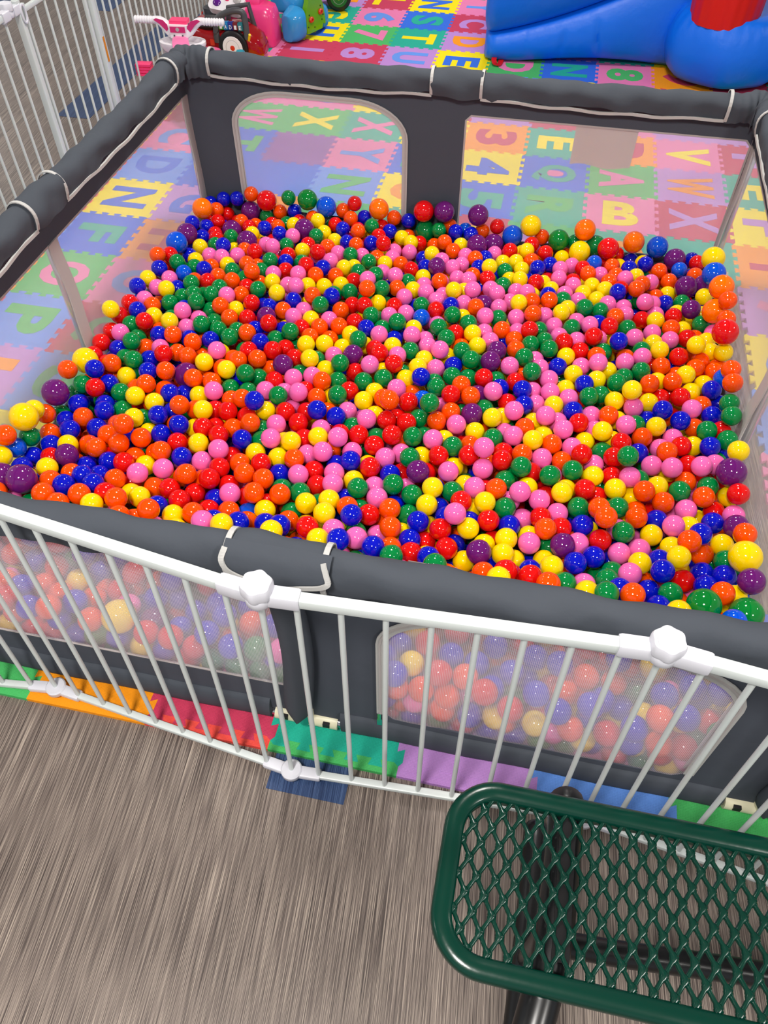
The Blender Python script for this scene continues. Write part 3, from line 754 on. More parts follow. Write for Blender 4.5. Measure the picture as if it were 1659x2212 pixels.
# pink and white tricycle facing the playpen corner
tr = thing('tricycle', 'pink and white tricycle with ribbed white grips behind the playpen corner', 'tricycle', (-1.68, .07, .0015), .10)
hb = bez([(-.205, .0, .432), (-.12, .0, .436), (-.085, -.002, .428), (-.045, -.006, .395), (0, -.01, .380), (.045, -.006, .395), (.085, -.002, .428), (.12, .0, .436), (.205, .0, .432)], 5)
h = MB().sweep([p for p in hb if abs(p.x) < .125], lambda i, u: rrect(.034+.03*math.sin(math.pi*u)**2, .026+.016*math.sin(math.pi*u), .010)).build('handlebar', TP['white'], tr, 45)
for s in (-1, 1):
    pr = []
    for k in range(8):
        x = .115+.0125*k; pr += [(.0125, x), (.0165, x+.003), (.0165, x+.008), (.0125, x+.0115)]
    pr.append((.010, .216)); M = Matrix.Translation((0, 0, .434)) @ Matrix.Rotation(s*math.pi/2, 4, 'Y')
    MB().lathe(pr, 18, M).build('grip', TP['white'], tr, 40)
    # pink printed panels on the handlebar arms
    MB().prism([(s*.040, .412), (s*.056, .394), (s*.085, .424), (s*.112, .441), (s*.098, .447), (s*.066, .440)], -.0, .003, Matrix(((1, 0, 0, 0), (0, 0, -1, -.030), (0, 1, 0, .004), (0, 0, 0, 1)))).build('arm_panel', plas('magenta', (206, 40, 112), .3), h, None)
con = MB().prism([(-.038, .372), (.038, .372), (.046, .424), (-.046, .424)], -.01, .012, Matrix(((1, 0, 0, 0), (0, 0, -1, -.028), (0, 1, 0, .002), (0, 0, 0, 1)))).build('console', TP['white'], tr, None)
MB().box((-.036, -.044, .398), (.036, -.0395, .422)).build('console_panel', plas('magenta', (206, 40, 112), .3), con, None)
MB().lathe([(.0085, 0), (.0085, .002)], 14, Matrix.Translation((0, -.044, .411)) @ RX90).build('badge', TP['lgrey'], con, None)
MB().box((-.042, -.022, .424), (.042, .03, .440)).build('console_top', TP['hotpink'], con, None)
for s in (-1, 1): MB().lathe([(.004, 0), (.004, .003)], 10, Matrix.Translation((s*.020, -.040, .384)) @ RX90).build('screw', TP['grey'], con, None)
MB().tube([(0, -.012, .385), (0, -.006, .33), (0, 0, .30)], .030, 18).build('steering_column', TP['white'], tr, 45)
loftz([(0, .0, .310, .095, .05), (0, .0, .335, .112, .065), (0, .0, .350, .112, .065), (0, .0, .352, .096, .052), (0, .0, .335, .088, .046)], e=.9).build('fork_crown', TP['white'], tr, 40)
fd = bez([(.005, -.035, .372), (.016, -.078, .362), (.034, -.118, .32), (.042, -.14, .25), (.045, -.145, .14)], 6)
MB().sweep(fd, lambda i, u: [(-.036-.010*u, -.004), (.036+.010*u, -.004), (.036+.010*u, .004), (.02, .012), (-.02, .012), (-.036-.010*u, .004)]).build('front_fender', TP['lpink'], tr, 40)
for s in (-1, 1):
    MB().sweep([(s*.085, .0, .325), (s*.095, .0, .25), (s*.085, .0, .125)], rrect(.034, .026, .010), up=Vector((0, 1, 0)), scale=lambda u: 1.1-.3*u).build('fork_leg', TP['lgrey'], tr, 45)
    MB().sweep([(s*.09, .0, .125), (s*.14, .0, .19), (s*.20, .0, .205)], circ(.007, 8)).build('crank', TP['grey'], tr, 45)
    pd = MB()
    for k in range(4): pd.box((s*.232-.038, -.036, .179+.014*k), (s*.232+.038, .036, .189+.014*k))
    pd.box((s*.232-.030, -.028, .18), (s*.232+.030, .028, .23)); pd.v = [(a_, b_*.66+.036, c_) for a_, b_, c_ in pd.v]; pd.build('pedal', TP['hotpink'], tr, None)
wheel(tr, (0, 0, .125), .125, .05, TP['teal'], TP['white'], TP['pink'], 'X')
MB().sweep(bez([(0, .02, .27), (0, .12, .19), (0, .25, .15), (0, .38, .12)], 5), rrect(.05, .04, .012)).build('frame', TP['teal'], tr, 45)
loftz([(0, .30, .15, .06, .08), (0, .30, .17, .08, .11), (0, .30, .185, .08, .11), (0, .30, .19, .06, .09)], e=.8).build('seat', TP['pink'], tr, 40)
for s in (-1, 1): wheel(tr, (s*.15, .42, .085), .085, .04, TP['teal'], TP['white'], TP['pink'], 'X')
MB().tube([(-.15, .42, .085), (.15, .42, .085)], .010, 10).build('axle', TP['grey'], tr, 45)

# dark red ride-on car
car = thing('ride_on_car', 'dark red plastic ride-on car with black seat and grey hoop handle', 'toy car', (-1.785, .875, .0015), .0)
loftx([(-.215, 0, .10, .04, .04), (-.20, 0, .10, .08, .065), (-.15, 0, .105, .098, .085), (-.09, 0, .095, .10, .075), (-.03, 0, .092, .10, .068), (.03, 0, .100, .10, .078), (.09, 0, .100, .102, .080), (.15, 0, .088, .10, .068), (.20, 0, .072, .09, .052), (.228, 0, .06, .05, .03)], 30, .62).build('body', TP['red'], car, 50)
for x in (-.125, .075):
    for s in (-1, 1): wheel(car, (x, s*(.098 if x > 0 else .07), .085 if x > 0 else .06), .086 if x > 0 else .058, .04, TP['black'], TP['white'], TP['rbolt'], 'Y')
loftz([(-.09, -.01, .150, .075, .07), (-.09, -.01, .172, .09, .085), (-.09, -.01, .182, .084, .078), (-.09, -.01, .182, .05, .05)], e=.75).build('seat', TP['black'], car, 40)
MB().sweep(bez([(-.015, -.102, .105), (-.015, -.104, .165), (-.005, -.100, .215), (.035, -.09, .242), (.095, -.08, .258), (.140, -.07, .248), (.150, -.075, .20), (.155, -.085, .125)], 6), rrect(.034, .030, .012)).build('hoop_handle', TP['grey'], car, 45)
MB().sweep([(-.01, .08, .13), (.0, .08, .22), (.13, .06, .25), (.15, .07, .13)], rrect(.030, .028, .012)).build('hoop_handle', TP['grey'], car, 45)
# letter roller between the hoop legs
for k, (c, ch) in enumerate((((70, 150, 40), '1'), ((30, 120, 180), 'A'), ((30, 40, 130), 'D'), ((110, 20, 30), 'I'), ((30, 110, 120), 'E'))):
    x0 = .002+.028*k
    b = MB().sweep([(x0, -.085, .184), (x0+.027, -.084, .186)], rrect(.036, .042, .010)).build('letter_block', plas('block_%d' % k, c, .35), car, 45)
    me = text_mesh(ch, 1, .5, .01, 2); fit(me, .014, .020)
    for v in me.vertices: v.co = (x0+.014+v.co.x, -.1035+(-.0012 if v.co.z > 0 else 0), .184+v.co.y)
    link('block_letter', me, TP['white'], b)
MB().box((-.060, -.1025, .085), (-.035, -.0985, .115)).build('sticker', TP['rbolt'], car, None)
MB().tube([(.165, -.09, .12), (.18, -.105, .155)], .007, 10).build('side_peg', TP['yellow'], car, 45)

# grey activity dashboard with a black steering wheel
da = thing('activity_dashboard', 'dark grey toy dashboard with black steering wheel and coloured knobs by the fence', 'toy', (-1.965, 1.215, .0015), -.1); da.scale = (.62, .62, .56)
loftz([(0, 0, 0, .11, .10), (0, 0, .10, .10, .09), (0, -.01, .20, .115, .085), (0, -.02, .245, .12, .075), (0, -.02, .26, .09, .05)], e=.7).build('pedestal', TP['grey'], da, 45)
MB().lathe([(.022, .25), (.026, .31), (.040, .335)], 18, Matrix.Translation((-.01, .0, 0))).build('steering_post', TP['black'], da, 45)
MB().lathe([(.03, .330), (.085, .338), (.10, .352), (.095, .368), (.05, .376), (.01, .377)], 28, Matrix.Translation((-.01, .0, 0))).build('steering_wheel', TP['black'], da, 45)
MB().lathe([(.014, 0), (.018, .02), (.012, .035)], 14, Matrix.Translation((-.045, -.10, .185)) @ RX90).build('knob', TP['teal'], da, 45)
MB().lathe([(.010, 0), (.010, .03), (.020, .036), (.020, .06), (.008, .066)], 14, Matrix.Translation((.085, -.085, .215)) @ Matrix.Rotation(.5, 4, 'X')).build('knob', TP['navy'], da, 45)
MB().lathe([(.026, 0), (.026, .008), (.022, .01)], 20, Matrix.Translation((.015, -.088, .165)) @ RX90).build('picture_disc', TP['lgrey'], da, 45)
MB().sweep(bez([(-.115, -.06, .10), (-.135, -.08, .16), (-.115, -.07, .21)], 6), circ(.008, 8)).build('side_hoop', TP['rbolt'], da, 45)

# pink activity ride-on with a white button panel
pk = thing('pink_activity_toy', 'pink plastic activity toy with tilted white panel and purple buttons', 'toy', (-1.712, 1.13, .0015), 0); pk.scale = (1, .8, 1)
loftz([(.0, 0, .0, .150, .125), (.0, 0, .02, .155, .13), (.0, 0, .10, .153, .126), (.0, .0, .15, .146, .118), (.0, .0, .185, .134, .104), (.0, .0, .198, .10, .08)], e=.42).build('body', TP['pink'], pk, 50)
loftx([(-.14, .04, .18, .05, .03), (-.09, .04, .195, .07, .04), (-.01, .04, .205, .075, .04), (.06, .04, .19, .07, .035)], 24, .6).build('saddle', TP['pink'], pk, 50)
PM = Matrix.Translation((-.115, -.095, .205)) @ Matrix.Rotation(.62, 4, 'X') @ Matrix.Rotation(-.12, 4, 'Z')
pn = MB().prism(rrect(.21, .12, .03, 5), -.018, .018, PM).build('button_panel', TP['white'], pk, 45)
for (bx_, by_, rr_, m_) in ((-.055, -.015, .024, 'purple'), (-.045, .04, .013, 'dgreen'), (.0, .018, .014, 'hotpink'), (.06, .022, .024, 'lgrey'), (.0, .05, .016, 'lpink')):
    MB().lathe([(rr_, .016), (rr_, .022), (rr_*.7, .028), (rr_*.1, .03)], 20, PM @ Matrix.Translation((bx_, by_, 0))).build('button', TP[m_], pn, 45)
MB().sweep([(-.115, -.04, .08), (-.115, -.06, .19)], rrect(.08, .05, .015), up=Vector((0, 1, 0))).build('panel_stand', TP['white'], pk, 45)
for x, z in ((.105, .055), (-.03, .03)): MB().lathe([(.012, 0), (.012, .006), (.008, .008)], 14, Matrix.Translation((x, -.133, z)) @ RX90).build('bolt', TP['yellow'], pk, 45)

# blue ride-on with a green side plate and orange seat
bl = thing('blue_ride_on_toy', 'sky blue ride-on toy with lime green plate, red bolts and orange seat', 'toy', (-1.40, 1.295, .0015), 1.22); bl.scale = (.95, .8, .74)
# local x runs along the plate, local -y faces out
loftx([(-.20, .05, .10, .05, .09), (-.17, .045, .105, .085, .10), (-.11, .045, .12, .09, .115), (-.085, .05, .13, .06, .09)], 26, .6).build('left_skirt', TP['blue'], bl, 50)
loftx([(.085, .05, .13, .06, .09), (.11, .045, .10, .075, .095), (.15, .045, .09, .07, .085), (.17, .05, .09, .04, .06)], 26, .6).build('right_skirt', TP['blue'], bl, 50)
loftx([(-.10, .20, .22, .08, .06), (-.07, .18, .22, .12, .075), (0, .16, .22, .14, .08), (.12, .14, .22, .12, .07), (.17, .14, .22, .06, .04)], 26, .65).build('hull', TP['blue'], bl, 50)
gp = MB().prism([(-.10, .045), (-.075, .04), (.06, .035), (.075, .07), (.095, .055), (.10, .07), (.085, .19), (.06, .25), (.055, .36), (-.06, .36), (-.07, .26), (-.10, .19)], -.02, .02, Matrix(((1, 0, 0, 0), (0, 0, 1, -.02), (0, 1, 0, 0), (0, 0, 0, 1)))).build('side_plate', TP['green'], bl, 40)
for x, z in ((-.055, .135), (.045, .16)):
    MB().lathe([(.020, 0), (.022, .010), (.016, .018), (.009, .018), (.008, .010)], 18, Matrix.Translation((x, -.038, z)) @ RX90).build('bolt', TP['rbolt'], gp, 45)
for x, z in ((-.07, .17), (-.085, .09), (-.02, .07), (.06, .10), (.075, .13), (.05, .20)):
    MB().lathe([(.005, 0), (.005, .003)], 8, Matrix.Translation((x, -.040, z)) @ RX90).build('screw', TP['black'], gp, None)
loftz([(.0, .28, .27, .10, .10), (.0, .28, .30, .12, .12), (.0, .28, .34, .125, .125), (.0, .28, .345, .10, .10)], e=.8).build('seat', TP['orange'], bl, 45)
loftz([(.0, .28, .335, .14, .14), (.0, .28, .355, .14, .14), (.0, .28, .36, .10, .09)], e=.85).build('seat_rim', TP['yellow'], bl, 45)

# green toy tractor wheel peeking out behind
tw = thing('toy_tractor', 'dark green toy tractor with black tyres beyond the blue ride-on', 'toy', (-1.43, 1.80, .0015), .3)
for s in (-1, 1): wheel(tw, (.06, s*.09, .08), .08, .05, TP['black'], TP['dgreen'], TP['yellow'], 'Y')
for s in (-1, 1): wheel(tw, (-.12, s*.09, .055), .055, .04, TP['black'], TP['dgreen'], TP['yellow'], 'Y')
loftx([(-.17, 0, .12, .05, .05), (-.14, 0, .125, .07, .065), (0, 0, .14, .075, .08), (.08, 0, .17, .075, .10), (.11, 0, .17, .05, .07)], 22, .6).build('body', TP['dgreen'], tw, 50)

# ------------------------------------------------------------------ blue inflatable castle
M_INF = mat('blue_inflatable_nylon', (0, 108, 232), rough=.42, spec=.4, bump=('noise', 18, .25, .012))
M_INR = mat('red_inflatable_nylon', (206, 18, 10), rough=.42, spec=.4, bump=('noise', 14, .25, .012))
inf = thing('inflatable_castle', 'big blue inflatable bouncer with slanted side wall and red pillar', 'inflatable', (.4, 1.6, .002))
def ib(mb, name, m, sm=60):
    o = mb.build(name, m, None, sm); o.parent = inf; o.matrix_parent_inverse = Matrix.Translation((-.4, -1.6, 0)); return o
nx, nz = 90, 56; XA, XB, ZH = -.345, .95, 1.05
def seam(x): return .135+.165*max(0, (x-XA))**1.0+.20*max(0, x-XA)**2
v = []; NL = 24
for j in range(nz+1):
    for i in range(nx+1):
        u = i/nx; x = XA+(XB-XA)*u; sm = seam(x)
        y0 = 1.135+.095*(x-XA)
        if j <= NL:
            t = j/NL; z = sm*t
            b = .085*math.sqrt(max(0, 1-(2*t-1)**2))*(.6+.4*min(1, sm/.3))
            b -= .012*math.exp(-((x-.07-.12*z)/.012)**2)*math.sin(math.pi*min(1, t*1.3))+.014*math.exp(-((x-.29+.12*z)/.011)**2)*math.sin(math.pi*min(1, t*1.2))+.006*math.exp(-((x+.12)/.010)**2)*math.sin(math.pi*t)
            z += .028*math.sin(math.pi*min(1, max(0, (x-XA-.2)/.9)))*(1-t)
        else:
            t = (j-NL)/(nz-NL); z = sm+(ZH-sm)*t**1.5
            b = .13*math.sqrt(max(0, 1-(1-min(1, (z-sm)/.30))**2))
            if z > ZH-.2: b -= .15*((z-ZH+.2)/.2)**2
        k = max(0, 1-(x-XA)/.07); rnd = .085*(1-math.sqrt(max(0, 1-k*k)))
        v.append(Vector((x+.004*math.sin(z*20), y0-b+rnd, z)))
n0 = len(v); f = []
for j in range(nz):
    for i in range(nx):
        a = j*(nx+1)+i; f.append((a, a+1, a+nx+2, a+nx+1))
# back, sides, bottom, top
for j in (0, nz):
    for i in range(nx+1):
        p = v[j*(nx+1)+i]; v.append(Vector((p.x, 2.1, 0 if j == 0 else ZH)))
b0, t0 = n0, n0+nx+1
for i in range(nx):
    f.append((i+1, i, b0+i, b0+i+1)); f.append((nz*(nx+1)+i, nz*(nx+1)+i+1, t0+i+1, t0+i)); f.append((b0+i, t0+i, t0+i+1, b0+i+1))
f.append([j*(nx+1) for j in range(nz+1)][::-1]+[b0, t0][:0]+[b0, t0]); f.append([j*(nx+1)+nx for j in range(nz+1)]+[t0+nx, b0+nx])
ib(MB().add(v, f), 'side_wall', M_INF)
# rounded foot cushion of the corner pillar
sec = []
for k in range(15):
    t = k/14; z = .005+.335*t
    r = .215+.075*math.sin(math.pi*(.10+.78*t))-.05*max(0, t-.8)*5*max(0, t-.8)
    if t < .12: r -= .07*(1-t/.12)**2
    sec.append((r, z))
vv = []; ff = []; N = 168
for r, z in sec:
    for k in range(N):
        a = 2*math.pi*k/N; w = .0022*math.sin(a*30)*max(0, (z-.22)/.11)+.004*math.sin(a*7+z*9)
        vv.append(Vector((.955+1.12*(r+w)*math.cos(a), 1.14+(r+w)*math.sin(a), z)))
for q in range(len(sec)-1):
    for k in range(N): ff.append((q*N+k, q*N+(k+1) % N, (q+1)*N+(k+1) % N, (q+1)*N+k))
ff += [tuple(range(N))[::-1], tuple((len(sec)-1)*N+k for k in range(N))]
ib(MB().add(vv, ff), 'pillar_foot', M_INF)
vv = []; ff = []
for q in range(9):
    z = .30+.14*q
    for k in range(N):
        a = 2*math.pi*k/N; r = .172+.008*math.sin(q*.9)+.0015*math.sin(a*20)
        vv.append(Vector((.885+r*math.cos(a), 1.06+r*math.sin(a), z)))
for q in range(8):
    for k in range(N): ff.append((q*N+k, q*N+(k+1) % N, (q+1)*N+(k+1) % N, (q+1)*N+k))
ff += [tuple(range(N))[::-1], tuple(8*N+k for k in range(N))]
ib(MB().add(vv, ff), 'pillar', M_INR)
loop = MB().sweep(bez([(-.27, 1.13, .03), (-.275, 1.075, .022), (-.262, 1.04, .012), (-.24, 1.055, .006), (-.235, 1.12, .01)], 5), [(.014, .002), (-.014, .002), (-.014, -.002), (.014, -.002)])
ib(loop, 'anchor_strap', M_INR)
ib(MB().box((1.0, 1.25, 0), (1.9, 2.1, .12)), 'base_mattress', M_INR, None)
# front apron of the bouncer running off to the right
ib(loftx([(1.15, 1.16, .16, .18, .15), (1.35, 1.16, .17, .22, .165), (1.7, 1.16, .17, .22, .165), (2.2, 1.16, .17, .22, .165)], 26, .75), 'front_roll', M_INF)

# millimetres x, y, z and colour number (8 and up: large ball); the first list adds the colour of the left, right and lower neighbour
BALLS_A = [
    -1191, -1060, 159, 9, -1, 1, 4,  -1034, -951, 107, 14, 0, 3, 0,  -1179, -1348, 179, 15, 1, 2, 0,  -959, -953, 161, 8, 1, 1, 3,
    -789, -951, 182, 11, 3, 7, 2,  -710, -963, 168, 15, 3, 1, 2,  -500, -953, 177, 9, 4, 1, 0,  -323, -951, 187, 8, 4, 6, 3,
    -243, -952, 194, 14, 0, 6, 1,  -112, -952, 195, 14, 4, 0, 1,  27, -955, 127, 15, 0, 0, 0,  -98, -1055, 130, 14, 2, 6, 1,
    91, -952, 176, 10, 7, 3, 0,  203, -966, 137, 11, 1, 3, 2,  293, -953, 183, 9, 3, 0, 3,  286, -1017, 129, 10, 2, 3, 5,
    387, -1011, 151, 8, 3, 0, 1,  479, -951, 154, 9, 0, 7, 4,  568, -951, 144, 15, 1, 6, 4,  636, -989, 124, 14, 1, 4, 7,
    731, -1143, 234, 10, 0, -1, 7,  731, -1228, 226, 15, 1, -1, 6,  662, -1202, 147, 14, 1, 6, 3,  732, -1376, 271, 9, 6, -1, 1,
    -1192, -2061, 190, 10, 1, 0, 3,  -1203, -2140, 216, 1, -1, 2, 6,  -1138, -2103, 200, 4, 1, 1, 0,  -1110, -2051, 185, 1, 4, 3, 4,
    -1111, -2166, 183, 0, 3, 4, 4,  -1192, -2241, 213, 14, -1, 4, 1,  -1096, -1934, 184, 3, 5, 3, 3,  -811, -1926, 187, 5, 1, 1, 1,
    -1056, -2014, 179, 3, 3, 4, 2,  -935, -2047, 182, 1, 4, 6, 1,  -834, -1981, 180, 2, 1, 1, 1,  -751, -2006, 185, 2, 1, 1, 3,
    -689, -2009, 183, 3, 2, 3, 3,  -609, -2154, 213, 4, 1, 2, 0,  -971, -2113, 179, 1, 2, 1, 2,  -759, -2102, 179, 5, 2, 3, 0,
    -981, -2171, 178, 2, 3, 2, 2,  -841, -2059, 179, 1, 6, 1, 4,  -592, -1937, 176, 6, 1, 0, 5,  -514, -1904, 187, 2, 0, 3, 5,
    -391, -1838, 171, 6, 2, 5, 0,  -325, -1889, 183, 5, 0, 0, 3,  -562, -2084, 181, 3, 5, 5, 0,  -452, -1990, 179, 1, 5, 3, 1,
    -312, -2034, 163, 2, 0, 2, 2,  -391, -2039, 177, 3, 1, 0, 5,  -507, -2058, 182, 5, 5, 0, 5,  -417, -1902, 183, 3, 2, 6, 3,
    -676, -1934, 183, 1, 1, 1, 3,  -124, -1772, 183, 5, 5, 3, 5,  -22, -1799, 182, 3, 4, 6, 3,  100, -1797, 176, 5, 6, 3, 0,
    -159, -1918, 186, 4, 2, 5, 1,  1, -1967, 181, 1, 0, 6, 6,  -58, -1974, 182, 0, 3, 1, 1,  64, -1936, 184, 5, 6, 4, 3,
    -108, -2067, 221, 3, 7, 5, 1,  -223, -2083, 225, 1, 1, 0, 0,  -176, -2030, 180, 0, 1, 7, 3,  39, -1789, 178, 6, 3, 5, 0,
    -252, -1875, 187, 0, 0, 3, 3,  427, -1619, 189, 4, 3, 5, 1,  214, -1679, 170, 3, 5, 0, 4,  170, -1819, 183, 3, 0, 5, 5,
    427, -1805, 172, 3, 2, 3, 2,  462, -1890, 222, 2, 3, 1, 5,  347, -1890, 176, 3, 5, 3, 5,  423, -1886, 168, 2, 3, 5, 1,
    367, -1737, 186, 5, 5, 5, 2,  668, -1359, 164, 6, 3, 1, 3,  723, -1435, 218, 9, 6, 1, 5,  743, -1460, 279, 1, 1, -1, 1,
    728, -1618, 270, 8, 5, -1, 2,  659, -1620, 212, 2, 0, 2, 1,  614, -1646, 179, 0, 2, 1, 2,  743, -1627, 203, 2, 2, -1, 1,
    522, -1806, 186, 1, 2, 2, 0,  592, -1773, 179, 1, 2, 2, 0,  741, -1831, 249, 1, 7, -1, 3,  708, -1782, 175, 4, 2, 1, 1,
    618, -1824, 166, 0, 0, 2, 4,  648, -1874, 168, 5, 4, 1, 1,  -1190, -2397, 258, 10, -1, 1, 3,  -1195, -2404, 189, 3, 7, 1, 4,
    -1101, -2277, 166, 1, 4, 4, 1,  -1047, -2245, 173, 4, 1, 3, 4,  -1114, -2335, 167, 4, 1, 1, 2,  -1202, -2474, 259, 1, -1, 3, 7,
    -933, -2334, 224, 1, 1, 2, 4,  -1098, -2594, 235, 14, 6, 1, -1,  -1084, -2510, 194, 2, 4, 6, 1,  -995, -2574, 215, 4, 1, 1, -1,
    -1063, -2445, 183, 6, 0, 4, 1,  -899, -2494, 173, 1, 4, 5, 0,  -831, -2601, 230, 1, 0, 2, -1,  -885, -2630, 227, 2, 1, 0, -1,
    -936, -2600, 221, 1, 4, 2, -1,  -1024, -2623, 228, 1, 6, 4, -1,  -1008, -2388, 168, 1, 1, 1, 4,  -905, -2427, 169, 0, 4, 1, 1,
    -946, -2365, 175, 1, 1, 4, 0,  -885, -2230, 173, 4, 3, 4, 4,  -806, -2261, 178, 4, 4, 2, 0,  -854, -2290, 158, 4, 2, 0, 1,
    -737, -2253, 174, 0, 2, 0, 2,  -693, -2167, 167, 0, 0, 0, 1,  -615, -2268, 165, 4, 0, 3, 0,  -896, -2328, 172, 1, 4, 2, 1,
    -819, -2367, 173, 1, 1, 0, 5,  -729, -2312, 169, 2, 0, 5, 5,  -662, -2329, 175, 5, 5, 0, 0,  -761, -2365, 159, 4, 1, 5, 1,
    -704, -2361, 150, 5, 1, 0, 0,  -794, -2419, 160, 5, 2, 4, 1,  -715, -2439, 177, 1, 5, 5, 0,  -643, -2382, 159, 0, 5, 1, 0,
    -649, -2439, 173, 0, 1, 0, 4,  -563, -2399, 172, 1, 0, 0, 1,  -750, -2482, 156, 0, 1, 0, 4,  -684, -2472, 140, 0, 0, 4, 1,
    -578, -2475, 169, 5, 4, 0, 1,  -808, -2540, 173, 2, 2, 1, 1,  -697, -2580, 171, 2, 4, 1, -1,  -513, -2467, 178, 1, 0, 1, 7,
    -704, -2522, 165, 0, 4, 0, 2,  -734, -2620, 231, 1, 1, 4, -1,  -760, -2189, 180, 2, 1, 0, 0,  -607, -2211, 178, 1, 1, 3, 4,
    -832, -2189, 186, 1, 4, 1, 4,  -848, -2461, 174, 5, 0, 1, 2,  -538, -2187, 164, 5, 3, 0, 5,  -431, -2123, 183, 4, 0, 1, 5,
    -479, -2161, 158, 0, 0, 4, 0,  -374, -2123, 168, 4, 1, 5, 0,  -293, -2179, 163, 0, 0, 3, 5,  -530, -2260, 178, 5, 3, 2, 2,
    -472, -2255, 173, 2, 5, 0, 1,  -401, -2223, 175, 2, 0, 5, 5,  -343, -2221, 184, 5, 5, 3, 1,  -374, -2276, 173, 5, 5, 1, 0,
    -534, -2344, 161, 0, 1, 2, 1,  -447, -2313, 166, 1, 2, 5, 5,  -290, -2289, 168, 4, 4, 0, 2,  -232, -2299, 164, 0, 4, 5, 5,
    -420, -2365, 162, 5, 4, 0, 3,  -505, -2409, 173, 1, 1, 4, 1,  -316, -2386, 172, 5, 0, 2, 2,  -472, -2504, 158, 2, 7, 1, 4,
    -304, -2514, 200, 2, 2, 1, 5,  -190, -2402, 162, 5, 3, 4, 0,  -233, -2511, 206, 4, 5, 0, 5,  -369, -2467, 170, 2, 3, 2, 0,
    -241, -2208, 159, 0, 0, 0, 0,  -200, -2250, 160, 5, 0, 5, 4,  -282, -2123, 176, 5, 3, 2, 0,  -444, -2454, 174, 1, 1, 3, 3,
    -246, -2387, 171, 3, 4, 5, 1,  -225, -2110, 170, 0, 2, 0, 0,  -83, -2075, 162, 1, 3, 1, 5,  14, -2025, 164, 6, 5, 3, 2,
    75, -2035, 170, 2, 6, 2, 5,  134, -2009, 185, 5, 2, 4, 1,  -24, -2082, 167, 5, 1, 6, 2,  -138, -2162, 171, 3, 0, 3, 5,
    68, -2208, 215, 5, 1, 0, 5,  -196, -2174, 177, 0, 3, 0, 5,  -79, -2166, 176, 5, 3, 2, 0,  -54, -2220, 169, 0, 2, 3, 5,
    29, -2203, 171, 0, 3, 5, 2,  -130, -2248, 173, 3, 5, 2, 6,  -18, -2266, 160, 5, 0, 2, 3,  -98, -2300, 178, 6, 0, 0, 5,
    122, -2210, 178, 0, 5, 3, 3,  74, -2241, 166, 5, 2, 0, 5,  119, -2312, 171, 1, 5, 5, 2,  -49, -2348, 176, 2, 3, 3, 2,
    26, -2456, 212, 5, 4, 4, 4,  150, -2358, 152, 3, 0, 5, 4,  -147, -2441, 171, 1, 0, 4, 1,  -156, -2354, 171, 3, 5, 5, 4,
    33, -2377, 172, 0, 4, 2, 5,  61, -2318, 170, 5, 2, 1, 2,  -21, -2172, 166, 3, 2, 1, 2,  143, -2096, 168, 5, 5, 1, 0,
    -54, -2407, 171, 2, 3, 4, 4,  95, -2366, 171, 2, 2, 3, 0,  -101, -2369, 157, 3, 4, 2, 3,  406, -1962, 176, 1, 5, 5, 2,
    479, -1903, 168, 5, 2, 2, 3,  281, -2044, 172, 5, 2, 0, 1,  324, -2004, 169, 0, 5, 5, 2,  199, -2112, 178, 2, 5, 2, 1,
    254, -2101, 162, 1, 2, 5, 5,  390, -2036, 179, 2, 5, 0, 3,  456, -1997, 180, 5, 1, 3, 0,  337, -2139, 177, 0, 5, 3, 3,
    454, -2164, 219, 3, 0, 4, 5,  375, -2196, 156, 2, 3, 0, 0,  317, -2193, 163, 3, 1, 2, 2,  256, -2239, 177, 3, 0, 3, 2,
    231, -2154, 153, 5, 1, 1, 0,  176, -2232, 187, 3, 0, 0, 2,  182, -2317, 179, 5, 3, 2, 5,  293, -2288, 170, 2, 0, 2, 5,
    353, -2259, 165, 0, 2, 0, 3,  237, -2317, 158, 5, 5, 0, 0,  341, -2315, 151, 3, 5, 0, 4,  433, -2240, 165, 2, 0, 2, 3,
    443, -2297, 155, 3, 1, 2, 5,  470, -2195, 172, 5, 0, 3, 2,  403, -2387, 211, 1, 4, 3, 0,  507, -2243, 176, 1, 2, 2, 1,
    226, -2010, 184, 5, 2, 5, 2,  559, -1915, 184, 4, 2, 4, 2,  613, -1935, 170, 4, 4, 1, 5,  743, -1930, 210, 3, 4, -1, 0,
    545, -1968, 164, 2, 4, 5, 5,  685, -1965, 173, 3, 1, 0, 4,  613, -2037, 165, 0, 1, 2, 0,  743, -2094, 230, 2, 5, -1, 6,
    689, -2034, 176, 4, 2, 3, 5,  534, -2118, 152, 5, 5, 2, 2,  582, -2140, 177, 5, 5, 0, 2,  660, -2124, 183, 5, 0, 5, 3,
    727, -2158, 209, 14, 5, -1, 0,  606, -2204, 156, 3, 1, 1, 5,  562, -2253, 155, 1, 1, 3, 4,  624, -2258, 144, 5, 1, 1, 2,
    665, -2223, 167, 1, 5, 2, 0,  743, -2225, 200, 0, 2, -1, 5,  571, -2077, 174, 1, 5, 0, 5,  507, -2014, 157, 1, 5, 2, 4,
    -534, -2631, 236, 2, 5, 4, -1,  -511, -2590, 200, 4, 2, 1, -1,  -590, -2623, 224, 5, 2, 2, -1,  -334, -2568, 201, 0, 1, 2, 2,
    -240, -2616, 234, 4, 2, 5, -1,  -204, -2580, 205, 5, 4, 4, -1,  -154, -2610, 220, 4, 5, 1, -1,  -294, -2610, 213, 2, 1, 5, -1,
    -407, -2627, 237, 2, 1, 4, -1,  -198, -2468, 166, 0, 4, 1, 5,  -6, -2478, 167, 0, 4, 2, 0,  112, -2422, 166, 0, 4, 3, 2,
    -65, -2576, 175, 0, 3, 4, -1,  19, -2534, 164, 0, 4, 4, 3,  64, -2461, 168, 2, 4, 0, 4,  101, -2544, 184, 6, 2, 2, 1,
